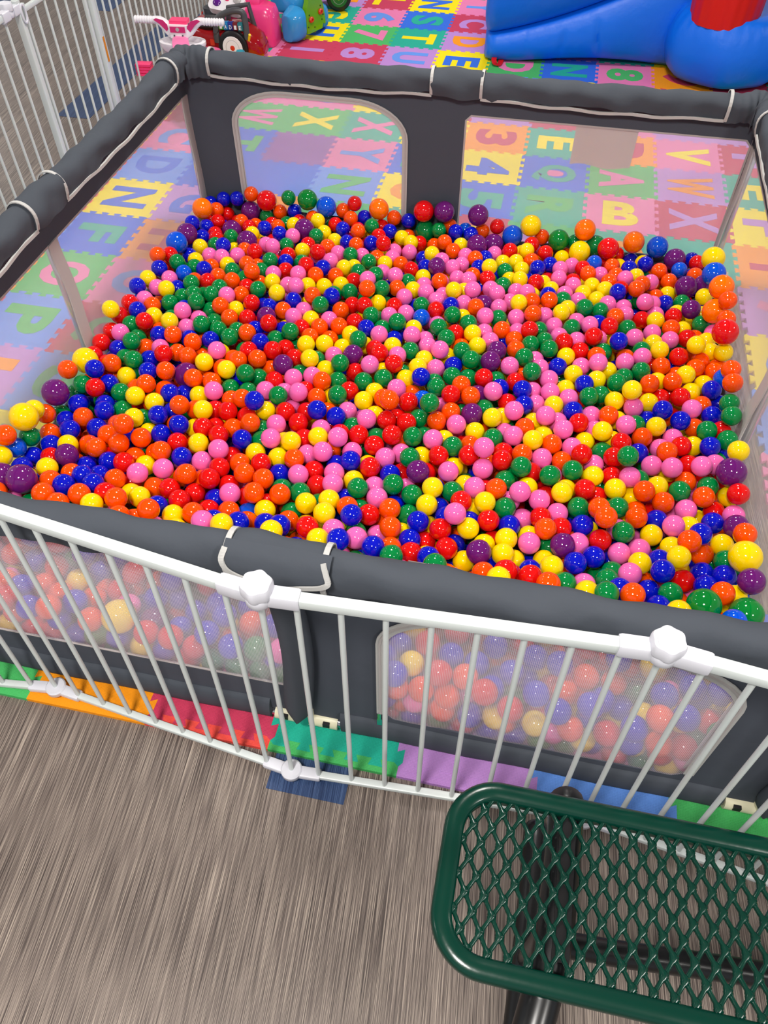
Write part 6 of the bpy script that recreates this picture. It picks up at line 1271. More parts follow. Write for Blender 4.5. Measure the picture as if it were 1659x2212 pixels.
    -728, -1921, 77, 0,  -669, -1921, 74, 5,  -611, -1921, 81, 1,  -553, -1921, 72, 2,  -495, -1921, 80, 2,  -437, -1921, 82, 5,  -378, -1921, 77, 5,
    -320, -1921, 81, 3,  -261, -1921, 78, 2,  -203, -1921, 82, 5,  -145, -1921, 75, 0,  -86, -1921, 74, 3,  -28, -1921, 76, 0,  31, -1921, 76, 0,
    89, -1921, 74, 5,  148, -1921, 80, 3,  206, -1921, 72, 2,  264, -1921, 76, 1,  323, -1921, 78, 3,  381, -1921, 77, 4,  440, -1921, 76, 4,
    498, -1921, 82, 4,  556, -1921, 74, 1,  615, -1921, 71, 3,  672, -1922, 82, 2,  729, -1923, 66, 5,  -1163, -1870, 78, 5,  -1105, -1870, 85, 5,
    -1048, -1870, 73, 1,  -990, -1870, 80, 4,  -931, -1871, 77, 0,  -873, -1870, 65, 0,  -816, -1870, 78, 0,  -757, -1870, 79, 5,  -699, -1870, 73, 1,
    -641, -1871, 82, 1,  -583, -1870, 75, 3,  -524, -1870, 75, 4,  -466, -1871, 82, 0,  -407, -1871, 79, 0,  -349, -1871, 74, 1,  -291, -1871, 75, 0,
    -232, -1871, 79, 1,  -174, -1870, 80, 2,  -115, -1871, 76, 5,  -57, -1870, 82, 5,  1, -1870, 76, 5,  60, -1870, 76, 3,  118, -1871, 81, 1,
    176, -1870, 73, 2,  235, -1871, 76, 0,  293, -1871, 78, 5,  352, -1871, 82, 3,  410, -1871, 77, 1,  469, -1871, 80, 3,  527, -1871, 73, 0,
    586, -1871, 70, 4,  643, -1871, 80, 2,  702, -1872, 76, 3,  -1189, -1818, 86, 4,  -1133, -1822, 66, 3,  -1076, -1819, 86, 5,  -1018, -1819, 84, 3,
    -960, -1820, 73, 4,  -902, -1820, 85, 3,  -845, -1820, 73, 3,  -786, -1820, 76, 5,  -728, -1820, 81, 0,  -669, -1820, 76, 1,  -611, -1819, 79, 0,
    -553, -1820, 70, 2,  -495, -1820, 81, 1,  -437, -1820, 75, 4,  -378, -1820, 75, 3,  -320, -1820, 76, 2,  -261, -1820, 78, 5,  -203, -1820, 75, 4,
    -144, -1820, 75, 4,  -86, -1820, 77, 0,  -28, -1820, 74, 4,  31, -1820, 76, 0,  89, -1820, 81, 3,  147, -1820, 82, 3,  206, -1820, 83, 2,
    264, -1820, 74, 1,  323, -1820, 74, 0,  382, -1820, 72, 3,  439, -1820, 83, 2,  498, -1820, 73, 0,  555, -1820, 83, 5,  614, -1821, 82, 0,
    671, -1821, 69, 3,  729, -1820, 81, 2,  -1165, -1766, 76, 1,  -1106, -1770, 73, 2,  -1048, -1769, 75, 1,  -989, -1769, 70, 0,  -932, -1769, 82, 1,
    -874, -1769, 72, 3,  -816, -1769, 78, 0,  -757, -1769, 78, 0,  -699, -1769, 73, 2,  -641, -1769, 80, 1,  -583, -1768, 71, 2,  -525, -1769, 81, 1,
    -466, -1769, 78, 1,  -408, -1769, 80, 5,  -349, -1769, 80, 1,  -291, -1769, 74, 4,  -232, -1769, 77, 2,  -174, -1770, 82, 0,  -115, -1769, 81, 1,
    -57, -1769, 82, 1,  2, -1769, 81, 2,  60, -1769, 82, 4,  118, -1770, 74, 2,  177, -1770, 75, 0,  235, -1770, 81, 5,  294, -1770, 82, 0,
    352, -1769, 75, 1,  410, -1770, 83, 2,  468, -1770, 72, 0,  528, -1770, 71, 0,  585, -1770, 83, 3,  644, -1771, 83, 2,  701, -1770, 69, 0,
    -1189, -1715, 58, 5,  -1130, -1719, 57, 0,  -1072, -1717, 61, 1,  -1019, -1719, 86, 0,  -961, -1719, 78, 3,  -902, -1719, 84, 3,  -845, -1718, 75, 1,
    -786, -1718, 78, 2,  -728, -1719, 80, 1,  -670, -1718, 69, 0,  -612, -1718, 77, 1,  -553, -1718, 80, 4,  -495, -1718, 74, 1,  -437, -1719, 75, 3,
    -378, -1719, 73, 0,  -320, -1719, 77, 0,  -261, -1719, 73, 0,  -202, -1719, 74, 3,  -144, -1718, 79, 3,  -86, -1718, 77, 3,  -27, -1719, 72, 2,
    30, -1718, 82, 1,  89, -1719, 73, 2,  148, -1719, 78, 1,  206, -1719, 73, 0,  265, -1720, 75, 3,  323, -1719, 82, 1,  381, -1719, 73, 0,
    440, -1719, 81, 3,  498, -1720, 78, 3,  557, -1719, 78, 0,  614, -1719, 70, 0,  670, -1719, 88, 0,  729, -1721, 85, 0,  -1166, -1671, 89, 3,
    -1106, -1668, 72, 4,  -1049, -1669, 84, 1,  -991, -1668, 75, 4,  -931, -1669, 71, 1,  -873, -1668, 81, 1,  -815, -1667, 82, 3,  -757, -1668, 74, 4,
    -698, -1668, 79, 0,  -640, -1667, 69, 1,  -582, -1668, 76, 0,  -524, -1668, 83, 4,  -465, -1669, 84, 3,  -407, -1668, 71, 1,  -350, -1669, 82, 3,
    -290, -1669, 84, 2,  -232, -1669, 81, 4,  -174, -1668, 72, 1,  -115, -1668, 68, 0,  -55, -1668, 77, 0,  2, -1668, 66, 0,  60, -1668, 80, 0,
    119, -1668, 82, 1,  177, -1669, 76, 0,  236, -1669, 80, 1,  294, -1669, 75, 0,  352, -1668, 82, 3,  411, -1668, 75, 5,  469, -1669, 76, 5,
    527, -1668, 65, 2,  584, -1667, 79, 0,  642, -1668, 80, 5,  700, -1671, 74, 5,  -1189, -1617, 62, 1,  -1136, -1620, 88, 4,  -1073, -1621, 61, 5,
    -1019, -1618, 84, 0,  -960, -1619, 81, 4,  -903, -1617, 67, 5,  -844, -1617, 73, 4,  -786, -1617, 72, 0,  -728, -1617, 78, 1,  -669, -1617, 80, 3,
    -611, -1617, 81, 4,  -552, -1618, 68, 0,  -494, -1618, 74, 3,  -436, -1618, 82, 1,  -379, -1617, 68, 0,  -319, -1619, 77, 2,  -261, -1619, 72, 2,
    -203, -1618, 79, 0,  -144, -1619, 80, 0,  -85, -1618, 75, 1,  -27, -1617, 69, 4,  31, -1618, 74, 2,  90, -1618, 73, 3,  148, -1618, 73, 1,
    207, -1618, 76, 4,  265, -1618, 82, 4,  323, -1618, 73, 0,  382, -1618, 75, 1,  440, -1618, 77, 4,  498, -1619, 83, 3,  556, -1617, 65, 5,
    614, -1618, 67, 4,  671, -1617, 86, 5,  729, -1620, 76, 0,  -1163, -1569, 85, 1,  -1105, -1573, 74, 4,  -1047, -1568, 69, 2,  -988, -1569, 76, 4,
    -930, -1568, 82, 5,  -872, -1566, 76, 4,  -814, -1567, 82, 4,  -756, -1567, 70, 4,  -698, -1567, 72, 2,  -640, -1566, 78, 3,  -581, -1567, 71, 1,
    -523, -1567, 71, 1,  -465, -1568, 84, 1,  -407, -1568, 83, 4,  -348, -1568, 76, 2,  -290, -1568, 76, 5,  -231, -1567, 74, 5,  -173, -1568, 79, 3,
    -114, -1567, 75, 4,  -56, -1568, 81, 3,  2, -1568, 83, 3,  61, -1567, 74, 4,  119, -1568, 81, 2,  177, -1567, 78, 2,  236, -1568, 81, 1,
    294, -1568, 73, 2,  352, -1569, 85, 3,  410, -1567, 78, 2,  469, -1567, 71, 4,  527, -1568, 78, 0,  586, -1569, 81, 3,  645, -1568, 68, 2,
    703, -1568, 86, 0,  -1189, -1520, 66, 4,  -1128, -1521, 63, 1,  -1076, -1522, 90, 3,  -1018, -1519, 83, 0,  -959, -1517, 75, 4,  -901, -1515, 84, 5,
    -843, -1515, 79, 1,  -785, -1517, 80, 3,  -727, -1516, 69, 0,  -668, -1517, 66, 5,  -610, -1516, 66, 0,  -552, -1517, 74, 1,  -494, -1517, 83, 5,
    -436, -1518, 73, 2,  -378, -1517, 73, 3,  -319, -1518, 83, 2,  -262, -1518, 65, 4,  -201, -1518, 85, 5,  -144, -1516, 73, 2,  -86, -1517, 79, 1,
    -27, -1517, 83, 5,  31, -1517, 78, 3,  90, -1517, 81, 3,  148, -1517, 81, 3,  207, -1517, 78, 4,  265, -1518, 76, 2,  323, -1518, 84, 1,
    381, -1517, 72, 1,  439, -1517, 77, 1,  497, -1518, 86, 3,  557, -1518, 72, 3,  615, -1519, 79, 3,  673, -1518, 89, 1,  729, -1521, 64, 2,
    -1157, -1473, 81, 0,  -1101, -1470, 98, 5,  -1045, -1468, 78, 3,  -987, -1466, 82, 1,  -928, -1463, 78, 4,  -870, -1463, 79, 3,  -812, -1465, 69, 4,
    -755, -1466, 83, 5,  -697, -1467, 78, 0,  -638, -1468, 81, 4,  -580, -1467, 84, 1,  -523, -1466, 70, 3,  -464, -1467, 75, 4,  -407, -1469, 87, 3,
    -346, -1470, 60, 1,  -290, -1467, 78, 1,  -232, -1469, 74, 5,  -173, -1465, 75, 1,  -115, -1466, 81, 4,  -56, -1466, 81, 0,  3, -1466, 79, 2,
    61, -1466, 78, 2,  119, -1467, 71, 3,  178, -1466, 74, 4,  236, -1466, 74, 1,  295, -1467, 74, 1,  353, -1467, 87, 0,  411, -1466, 76, 2,
    469, -1467, 85, 1,  527, -1469, 83, 2,  586, -1468, 83, 1,  644, -1467, 84, 3,  705, -1470, 80, 4,  -1189, -1425, 86, 0,  -1119, -1420, 72, 0,
    -1068, -1419, 101, 2,  -1014, -1414, 80, 1,  -957, -1413, 91, 3,  -899, -1413, 84, 2,  -842, -1412, 84, 1,  -783, -1415, 84, 2,  -726, -1415, 83, 2,
    -667, -1416, 78, 4,  -609, -1416, 81, 4,  -550, -1416, 81, 0,  -492, -1415, 80, 1,  -433, -1416, 82, 0,  -375, -1422, 74, 1,  -318, -1415, 80, 3,
    -259, -1417, 80, 3,  -201, -1413, 84, 3,  -143, -1415, 81, 1,  -84, -1416, 84, 4,  -26, -1415, 86, 5,  32, -1416, 81, 0,  91, -1417, 82, 0,
    150, -1417, 84, 4,  208, -1416, 83, 0,  267, -1417, 82, 2,  325, -1418, 75, 4,  382, -1414, 84, 3,  441, -1416, 83, 3,  499, -1417, 82, 2,
    557, -1419, 94, 1,  614, -1417, 82, 3,  677, -1419, 79, 4,  731, -1414, 101, 0,  -1161, -1373, 80, 1,  -1105, -1356, 86, 5,  -1047, -1363, 83, 3,
    -988, -1361, 83, 1,  -929, -1362, 82, 4,  -816, -1359, 84, 1,  -755, -1364, 85, 0,  -697, -1364, 78, 5,  -636, -1364, 80, 3,  -578, -1364, 84, 5,
    -519, -1364, 87, 0,  -461, -1365, 82, 4,  -403, -1365, 80, 1,  -345, -1363, 81, 4,  -286, -1366, 86, 0,  -229, -1361, 81, 0,  -171, -1363, 85, 3,
    -113, -1364, 85, 1,  -54, -1364, 80, 5,  4, -1364, 84, 5,  63, -1365, 82, 1,  120, -1366, 81, 2,  179, -1366, 86, 1,  238, -1366, 88, 3,
    296, -1363, 81, 0,  355, -1362, 79, 3,  413, -1363, 86, 5,  471, -1366, 84, 1,  531, -1368, 81, 4,  588, -1364, 88, 3,  646, -1368, 80, 0,
    705, -1364, 82, 0,  -1189, -1322, 76, 1,  -1078, -1304, 83, 2,  -1019, -1312, 86, 4,  -960, -1310, 82, 4,  -900, -1311, 83, 1,  -782, -1312, 79, 0,
    -723, -1312, 80, 4,  -665, -1313, 83, 1,  -606, -1313, 84, 0,  -548, -1313, 80, 2,  -490, -1311, 81, 0,  -431, -1314, 86, 1,  -373, -1312, 86, 2,
    -314, -1314, 91, 1,  -140, -1313, 80, 1,  -81, -1313, 83, 3,  -23, -1312, 85, 0,  35, -1314, 79, 1,  94, -1310, 83, 5,  156, -1293, 89, 1,
    209, -1316, 81, 4,  268, -1311, 81, 2,  326, -1311, 80, 1,  385, -1312, 83, 4,  443, -1313, 83, 2,  502, -1317, 77, 4,  563, -1312, 83, 0,
    671, -1315, 80, 2,  729, -1311, 77, 3,  -1159, -1271, 81, 0,  -1042, -1259, 78, 4,  -983, -1256, 80, 4,  -874, -1259, 84, 4,  -814, -1263, 84, 5,
    -754, -1259, 82, 3,  -692, -1262, 81, 4,  -634, -1262, 81, 4,  -577, -1265, 96, 1,  -456, -1262, 79, 5,  -341, -1264, 79, 4,  -282, -1266, 80, 0,
    -225, -1263, 92, 4,  -168, -1257, 83, 2,  -110, -1262, 83, 1,  -51, -1261, 82, 4,  7, -1260, 82, 2,  236, -1259, 83, 0,  297, -1260, 79, 0,
    356, -1260, 81, 5,  414, -1261, 83, 3,  473, -1262, 79, 3,  531, -1263, 77, 3,  694, -1262, 81, 1,  -1189, -1222, 87, 4,  -1021, -1203, 83, 2,
    -906, -1209, 85, 2,  -840, -1211, 83, 5,  -781, -1208, 83, 3,  -720, -1211, 80, 0,  -662, -1210, 80, 1,  -556, -1211, 83, 0,  -319, -1208, 84, 2,
    -201, -1209, 83, 1,  -87, -1208, 80, 1,  -24, -1210, 84, 3,  203, -1209, 76, 2,  323, -1208, 85, 2,  382, -1208, 81, 5,  441, -1209, 83, 5,
    499, -1211, 83, 4,  674, -1206, 79, 4,  729, -1217, 97, 4,  -929, -1155, 82, 1,  -871, -1162, 89, 5,  -813, -1159, 84, 0,  -756, -1149, 82, 0,
    -694, -1156, 82, 5,  -636, -1154, 82, 5,  -577, -1157, 80, 1,  -462, -1159, 83, 5,  -232, -1158, 83, 2,  -174, -1157, 83, 2,  -115, -1157, 81, 3,
    -54, -1159, 82, 3,  10, -1162, 77, 4,  68, -1168, 80, 1,  126, -1163, 86, 4,  183, -1155, 80, 0,  243, -1154, 76, 1,  470, -1158, 81, 4,
    532, -1162, 84, 1,  651, -1153, 81, 1,  -892, -1106, 80, 0,  -834, -1103, 82, 2,  -726, -1099, 80, 3,  -476, -1101, 77, 2,  83, -1106, 81, 1,
    439, -1107, 80, 2,  503, -1110, 81, 1,  562, -1112, 78, 1,  671, -1098, 80, 0,  729, -1116, 84, 4,  -586, -1064, 85, 0,  -527, -1070, 87, 0,
    70, -1049, 83, 1,  127, -1061, 82, 2,  186, -1057, 79, 0,  473, -1060, 83, 5,  531, -1059, 74, 3,  589, -1060, 81, 0,  645, -1046, 76, 5,
    701, -1044, 95, 4,  -1189, -1023, 81, 0,  -726, -1008, 84, 3,  -608, -1008, 81, 0,  -534, -998, 81, 2,  -485, -1029, 82, 0,  -201, -1003, 81, 4,
    21, -1017, 86, 0,  72, -991, 83, 2,  154, -1008, 82, 0,  382, -1003, 82, 0,  440, -1011, 83, 2,  -696, -958, 84, 3,  -638, -958, 85, 4,
    -577, -958, 80, 4,  -249, -958, 83, 3,  -119, -958, 80, 0,  120, -958, 77, 5,  236, -963, 76, 1,  -1203, -2943, 146, 3,  -1145, -2943, 144, 3,
    -1089, -2943, 144, 4,  -1031, -2943, 140, 5,  -977, -2943, 124, 2,  -916, -2943, 124, 0,  -862, -2943, 127, 0,  -801, -2943, 130, 4,  -747, -2943, 148, 3,
    -689, -2943, 157, 4,  -635, -2943, 135, 2,  -578, -2943, 140, 4,  -522, -2943, 125, 0,  -460, -2943, 131, 3,  -402, -2943, 132, 3,  -343, -2943, 130, 3,
    -285, -2943, 129, 3,  -225, -2943, 129, 4,  -168, -2943, 134, 1,  -109, -2943, 132, 3,  -53, -2943, 122, 4,  14, -2943, 128, 5,  195, -2943, 125, 2,
    487, -2943, 128, 4,  653, -2943, 148, 0,  716, -2943, 142, 4,  -1182, -2889, 136, 1,  -1120, -2891, 136, 0,  -1063, -2890, 150, 5,  -1007, -2890, 134, 2,
    -948, -2891, 137, 4,  -890, -2891, 136, 1,  -831, -2889, 141, 3,  -774, -2894, 125, 4,  -720, -2876, 138, 5,  -666, -2893, 129, 4,  -493, -2892, 147, 2,
    -369, -2893, 149, 0,  -314, -2890, 130, 0,  -255, -2891, 132, 3,  -196, -2892, 133, 0,  -136, -2891, 133, 3,  -75, -2890, 136, 1,  -17, -2894, 140, 4,
    47, -2895, 138, 5,  229, -2896, 139, 3,  398, -2900, 127, 4,  685, -2892, 141, 1,  743, -2893, 126, 5,  -1203, -2845, 102, 5,  -1150, -2841, 126, 1,
    -1088, -2844, 123, 1,  -1031, -2837, 144, 5,  -974, -2837, 128, 5,  -870, -2828, 131, 2,  -678, -2836, 132, 4,  -459, -2848, 133, 2,  -400, -2846, 134, 1,
    -343, -2839, 124, 5,  -283, -2839, 132, 0,  -225, -2841, 127, 2,  -166, -2840, 126, 5,  -108, -2840, 121, 5,  -42, -2841, 130, 1,  18, -2839, 138, 0,
    76, -2838, 139, 0,  134, -2849, 131, 3,  192, -2852, 133, 4,  250, -2842, 141, 4,  308, -2853, 137, 0,  366, -2852, 137, 1,  593, -2848, 130, 5,
    655, -2844, 129, 2,  714, -2842, 131, 2,  -1184, -2794, 131, 4,  -1117, -2794, 113, 3,  -1058, -2794, 115, 2,  -718, -2793, 138, 1,  -490, -2798, 131, 2,
    -431, -2796, 135, 3,  -373, -2790, 125, 1,  -311, -2790, 118, 1,  -253, -2790, 122, 1,  -195, -2790, 115, 0,  -137, -2789, 124, 1,  -74, -2792, 120, 2,
    216, -2800, 118, 1,  279, -2798, 115, 2,  337, -2803, 127, 5,  396, -2803, 126, 1,  562, -2799, 122, 2,  621, -2796, 128, 2,  683, -2794, 117, 0,
    743, -2792, 123, 1,  -1203, -2744, 106, 1,  -1149, -2746, 130, 1,  -1088, -2744, 117, 5,  -1031, -2744, 132, 0,  -973, -2749, 123, 0,  -914, -2746, 125, 3,
    -753, -2748, 123, 4,  -688, -2748, 117, 1,  -573, -2757, 117, 3,  -517, -2747, 128, 4,  -459, -2746, 122, 5,  -401, -2738, 123, 5,  -341, -2741, 126, 3,
    -282, -2739, 122, 0,  -223, -2740, 124, 1,  -166, -2740, 112, 4,  -103, -2742, 125, 1,  -31, -2752, 121, 0,  76, -2752, 125, 3,  188, -2750, 129, 3,
    246, -2750, 123, 1,  305, -2747, 125, 4,  363, -2750, 127, 5,  422, -2750, 120, 0,  480, -2756, 124, 1,  537, -2746, 125, 3,  596, -2745, 118, 5,
    653, -2745, 129, 3,  711, -2743, 121, 5,  -1179, -2693, 121, 1,  -1121, -2696, 123, 3,  -1060, -2693, 126, 1,  -1002, -2695, 117, 2,  -944, -2696, 119, 0,
    -887, -2695, 132, 4,  -830, -2707, 123, 4,  -773, -2693, 124, 2,  -715, -2696, 121, 1,  -547, -2697, 122, 1,  -488, -2696, 124, 0,  -430, -2688, 122, 0,
    -369, -2689, 123, 2,  -311, -2688, 121, 3,  -252, -2689, 124, 3,  -193, -2689, 125, 3,  -133, -2691, 120, 1,  -74, -2691, 126, 2,  -16, -2696, 119, 0,
    42, -2699, 127, 3,  101, -2699, 122, 1,  159, -2699, 124, 4,  218, -2699, 126, 4,  276, -2695, 125, 4,  334, -2696, 122, 1,  393, -2700, 125, 5,
    451, -2700, 124, 0,  509, -2695, 121, 0,  568, -2694, 126, 0,  626, -2695, 120, 3,  684, -2692, 129, 0,  743, -2693, 121, 4,  -1203, -2639, 106, 0,
    -1146, -2643, 120, 2,  -1088, -2642, 122, 0,  -1031, -2641, 109, 1,  -974, -2644, 121, 0,  -916, -2645, 112, 3,  -860, -2644, 126, 4,  -801, -2642, 125, 5,
    -743, -2643, 117, 3,  -686, -2645, 128, 3,  -630, -2653, 114, 0,  -573, -2644, 123, 2,  -514, -2644, 129, 1,  -457, -2636, 123, 1,  -398, -2639, 123, 4,
    -339, -2638, 126, 4,  -281, -2638, 119, 5,  -222, -2639, 116, 1,  -161, -2640, 124, 3,  -103, -2641, 118, 0,  -44, -2640, 128, 3,  13, -2645, 121, 2,
    72, -2648, 124, 3,  130, -2647, 125, 3,  189, -2648, 130, 1,  247, -2644, 125, 0,  305, -2645, 129, 2,  364, -2645, 124, 4,  422, -2649, 125, 4,
    480, -2644, 128, 4,  539, -2643, 124, 4,  597, -2644, 129, 2,  655, -2642, 116, 1,  716, -2643, 131, 5,  -1174, -2595, 138, 3,  -1118, -2592, 114, 3,
    -1061, -2591, 130, 2,  -1003, -2591, 120, 1,  -945, -2594, 129, 5,  -887, -2592, 125, 4,  -829, -2590, 129, 0,  -770, -2592, 124, 0,  -659, -2593, 126, 3,
    -600, -2592, 126, 0,  -541, -2591, 127, 1,  -425, -2587, 131, 4,  -366, -2585, 128, 4,  -308, -2587, 131, 1,  -247, -2585, 123, 5,  -187, -2586, 124, 4,
    42, -2594, 127, 5,  100, -2596, 125, 0,  279, -2593, 128, 2,  399, -2596, 117, 1,  456, -2591, 130, 2,  568, -2593, 132, 3,  628, -2594, 138, 2,
    684, -2590, 123, 0,  743, -2591, 123, 2,  -1203, -2546, 122, 0,  -1145, -2544, 134, 1,  -1089, -2541, 118, 1,  -1031, -2541, 132, 5,  -973, -2542, 128, 5,
    -914, -2540, 126, 2,  -279, -2536, 128, 1,  311, -2544, 124, 1,  600, -2547, 117, 1,  -1178, -2493, 118, 2,  -1120, -2492, 126, 4,  336, -2491, 120, 1,
    743, -2496, 129, 4,  606, -2442, 116, 2,  743, -2398, 118, 3,  -1203, -2243, 127, 3,  -1203, -2144, 126, 3,  -1181, -2089, 128, 1,  -594, -2088, 122, 5,
    743, -2094, 120, 0,  -1101, -2036, 123, 1,  721, -2040, 127, 3,  -18, -1988, 126, 3,  743, -1985, 124, 4,  -885, -1890, 122, 1,  577, -1886, 128, 1,
    743, -1885, 116, 3,  -566, -1834, 126, 0,  480, -1840, 128, 1,  -1128, -1788, 125, 1,  -600, -1784, 127, 3,  513, -1787, 128, 1,  743, -1782, 124, 4,
    -1203, -1746, 120, 1,  -1146, -1730, 119, 2,  -1088, -1734, 116, 3,  -662, -1686, 121, 2,  -131, -1682, 123, 4,  -15, -1683, 120, 3,  518, -1688, 124, 4,
    -1203, -1635, 127, 4,  -1095, -1641, 123, 2,  -920, -1632, 123, 0,  -565, -1634, 123, 0,  -395, -1636, 122, 4,  -277, -1633, 129, 4,  -48, -1634, 124, 0,
    545, -1636, 124, 0,  604, -1634, 123, 4,  -774, -1588, 126, 4,  -713, -1587, 126, 4,  -598, -1585, 129, 1,  -539, -1581, 127, 4,  -365, -1585, 129, 3,
    631, -1583, 127, 3,  -1203, -1540, 127, 1,  -742, -1536, 126, 0,  -682, -1537, 122, 0,  -623, -1532, 123, 2,  -274, -1536, 122, 4,  -1150, -1507, 128, 4,
    -430, -1491, 137, 3,  -363, -1486, 124, 3,  -249, -1484, 128, 4,  100, -1478, 125, 1,  682, -1476, 133, 1,  -1203, -1457, 133, 0,  -1145, -1421, 125, 3,
    -693, -1435, 128, 3,  -399, -1441, 138, 3,  -1203, -1384, 125, 1,  -668, -1381, 125, 1,  -373, -1391, 123, 4,  334, -1390, 125, 3,  -1203, -1304, 130, 2,
    135, -1332, 127, 2,  546, -1322, 143, 5,  -664, -1256, 132, 5,  508, -1281, 123, 3,  -569, -1023, 121, 0,  -1195, -2923, 200, 2,  -1122, -2934, 198, 3,
    -1060, -2939, 195, 2,  -1002, -2929, 189, 1,  -946, -2937, 175, 1,  -835, -2935, 179, 4,  -497, -2943, 177, 0,  -313, -2924, 174, 4,  -256, -2931, 178, 2,
    -199, -2943, 184, 0,  -142, -2931, 188, 0,  -86, -2943, 186, 1,  -28, -2943, 175, 1,  684, -2927, 194, 3,  743, -2931, 192, 0,  -1162, -2875, 189, 1,
    -1103, -2879, 191, 1,  -686, -2874, 186, 5,  -283, -2876, 181, 4,  -225, -2881, 183, 5,  -167, -2878, 182, 3,  -108, -2875, 182, 4,  414, -2885, 181, 4,
    582, -2890, 170, 2,  640, -2886, 177, 0,  717, -2878, 187, 5,  -1199, -2832, 173, 4,  -1135, -2824, 180, 4,  -1077, -2829, 179, 0,  -730, -2834, 178, 0,
    -321, -2831, 179, 5,  -257, -2823, 183, 0,  -199, -2829, 179, 5,  -141, -2826, 180, 4,  -83, -2821, 171, 5,  440, -2833, 174, 1,  556, -2835, 174, 5,
    624, -2830, 177, 4,  682, -2830, 179, 2,  743, -2826, 179, 0,  -1166, -2774, 183, 1,  -1103, -2777, 168, 5,  -349, -2779, 177, 4,  -290, -2776, 173, 3,
    -231, -2773, 174, 0,  -173, -2778, 169, 4,  -114, -2773, 182, 0,  303, -2784, 171, 1,  413, -2781, 177, 0,  471, -2783, 175, 1,  530, -2783, 172, 0,
    588, -2783, 175, 4,  651, -2778, 178, 2,  709, -2778, 173, 0,  -1196, -2726, 169, 3,  -1131, -2727, 182, 4,  -1071, -2728, 173, 1,  -960, -2732, 177, 1,
    -788, -2732, 176, 0,  -730, -2733, 176, 2,  -671, -2730, 183, 1,  -552, -2734, 173, 3,  -494, -2732, 180, 4,  -436, -2728, 173, 2,  -377, -2728, 176, 4,
    -319, -2725, 178, 0,  -261, -2722, 173, 1,  -202, -2722, 178, 2,  -145, -2727, 165, 2,  -74, -2732, 175, 1,  -16, -2730, 174, 0,  92, -2729, 176, 0,
    265, -2731, 176, 5,  325, -2730, 177, 0,  384, -2730, 178, 3,  444, -2731, 173, 3,  502, -2731, 173, 4,  561, -2731, 176, 4,  620, -2729, 175, 2,
    681, -2728, 178, 0,  739, -2728, 173, 3,  -1164, -2675, 175, 3,  -1105, -2675, 176, 4,  -1046, -2675, 180, 5,  -988, -2678, 171, 3,  -930, -2679, 174, 0,
    -872, -2681, 187, 3,  -815, -2680, 174, 4,  -756, -2680, 178, 4,  -698, -2679, 174, 2,  -640, -2683, 167, 0,  -581, -2683, 170, 2,  -523, -2682, 173, 2,
    -464, -2677, 174, 3,  -406, -2677, 175, 2,  -347, -2674, 175, 5,  -289, -2671, 173, 1,  -231, -2672, 176, 0,  -167, -2674, 177, 0,  -107, -2684, 177, 4,
    -49, -2679, 178, 5,  9, -2677, 169, 3,  67, -2674, 177, 0,  125, -2679, 174, 2,  183, -2685, 176, 1,  241, -2675, 173, 5,  299, -2677, 178, 1,
    357, -2678, 174, 2,  416, -2679, 175, 5,  474, -2679, 175, 4,  533, -2680, 173, 2,  591, -2677, 177, 4,  650, -2678, 174, 3,  708, -2675, 179, 5,
    -1203, -2631, 174, 3,  -1134, -2623, 173, 5,  -1076, -2624, 176, 3,  -1018, -2623, 167, 1,  -960, -2627, 175, 3,  -902, -2628, 169, 1,  -845, -2630, 181, 5,
    -787, -2620, 178, 1,  -729, -2629, 173, 5,  -667, -2629, 181, 2,  -610, -2633, 168, 5,  -548, -2629, 174, 1,  -435, -2626, 177, 3,  -377, -2624, 175, 1,
    -257, -2620, 169, 1,  -197, -2625, 167, 3,  -83, -2632, 172, 5,  32, -2624, 176, 1,  671, -2624, 170, 1,  -1107, -2571, 170, 0,  -1203, -2943, 255, 2,
    -1142, -2943, 252, 4,  -1083, -2943, 249, 1,  -1025, -2943, 242, 3,  -229, -2943, 234, 5,  -164, -2943, 241, 5,  -96, -2943, 244, 3,  643, -2943, 232, 3,
    714, -2943, 242, 4,  -1172, -2893, 246, 3,  -1112, -2892, 247, 5,  -1052, -2890, 227, 5,  -254, -2889, 233, 0,  -196, -2894, 232, 1,  -130, -2896, 234, 0,
    680, -2892, 241, 2,  743, -2892, 238, 2,  -1203, -2846, 230, 1,  -1143, -2844, 235, 1,  -1084, -2842, 236, 0,  -220, -2841, 234, 4,  -162, -2847, 231, 1,
    -96, -2848, 233, 1,  651, -2842, 227, 4,  711, -2842, 233, 1,  -1175, -2795, 239, 4,  -1114, -2793, 225, 0,  -600, -2801, 219, 4,  -312, -2800, 228, 0,
    -254, -2793, 233, 4,  -188, -2793, 224, 3,  -130, -2798, 234, 1,  -70, -2797, 222, 0,  682, -2792, 226, 3,  743, -2794, 228, 4,  -1203, -2745, 224, 1,
    -1145, -2745, 238, 5,  -1083, -2743, 228, 5,  -689, -2748, 236, 0,  -628, -2749, 221, 2,  -569, -2752, 226, 1,  -457, -2752, 222, 3,  -398, -2753, 224, 5,
    -340, -2749, 227, 0,  -282, -2742, 225, 3,  -221, -2745, 228, 1,  -158, -2743, 227, 3,  -99, -2746, 232, 4,  -40, -2747, 232, 3,  18, -2750, 217, 1,
    132, -2750, 215, 4,  190, -2748, 219, 4,  423, -2746, 226, 4,  481, -2751, 224, 0,  539, -2752, 226, 3,  598, -2751, 224, 1,  655, -2740, 230, 3,
    714, -2743, 224, 3,  -1178, -2692, 229, 2,  -1116, -2695, 230, 5,  -1058, -2688, 235, 3,  -1001, -2697, 225, 2,  -943, -2704, 226, 3,  -776, -2704, 228, 0,
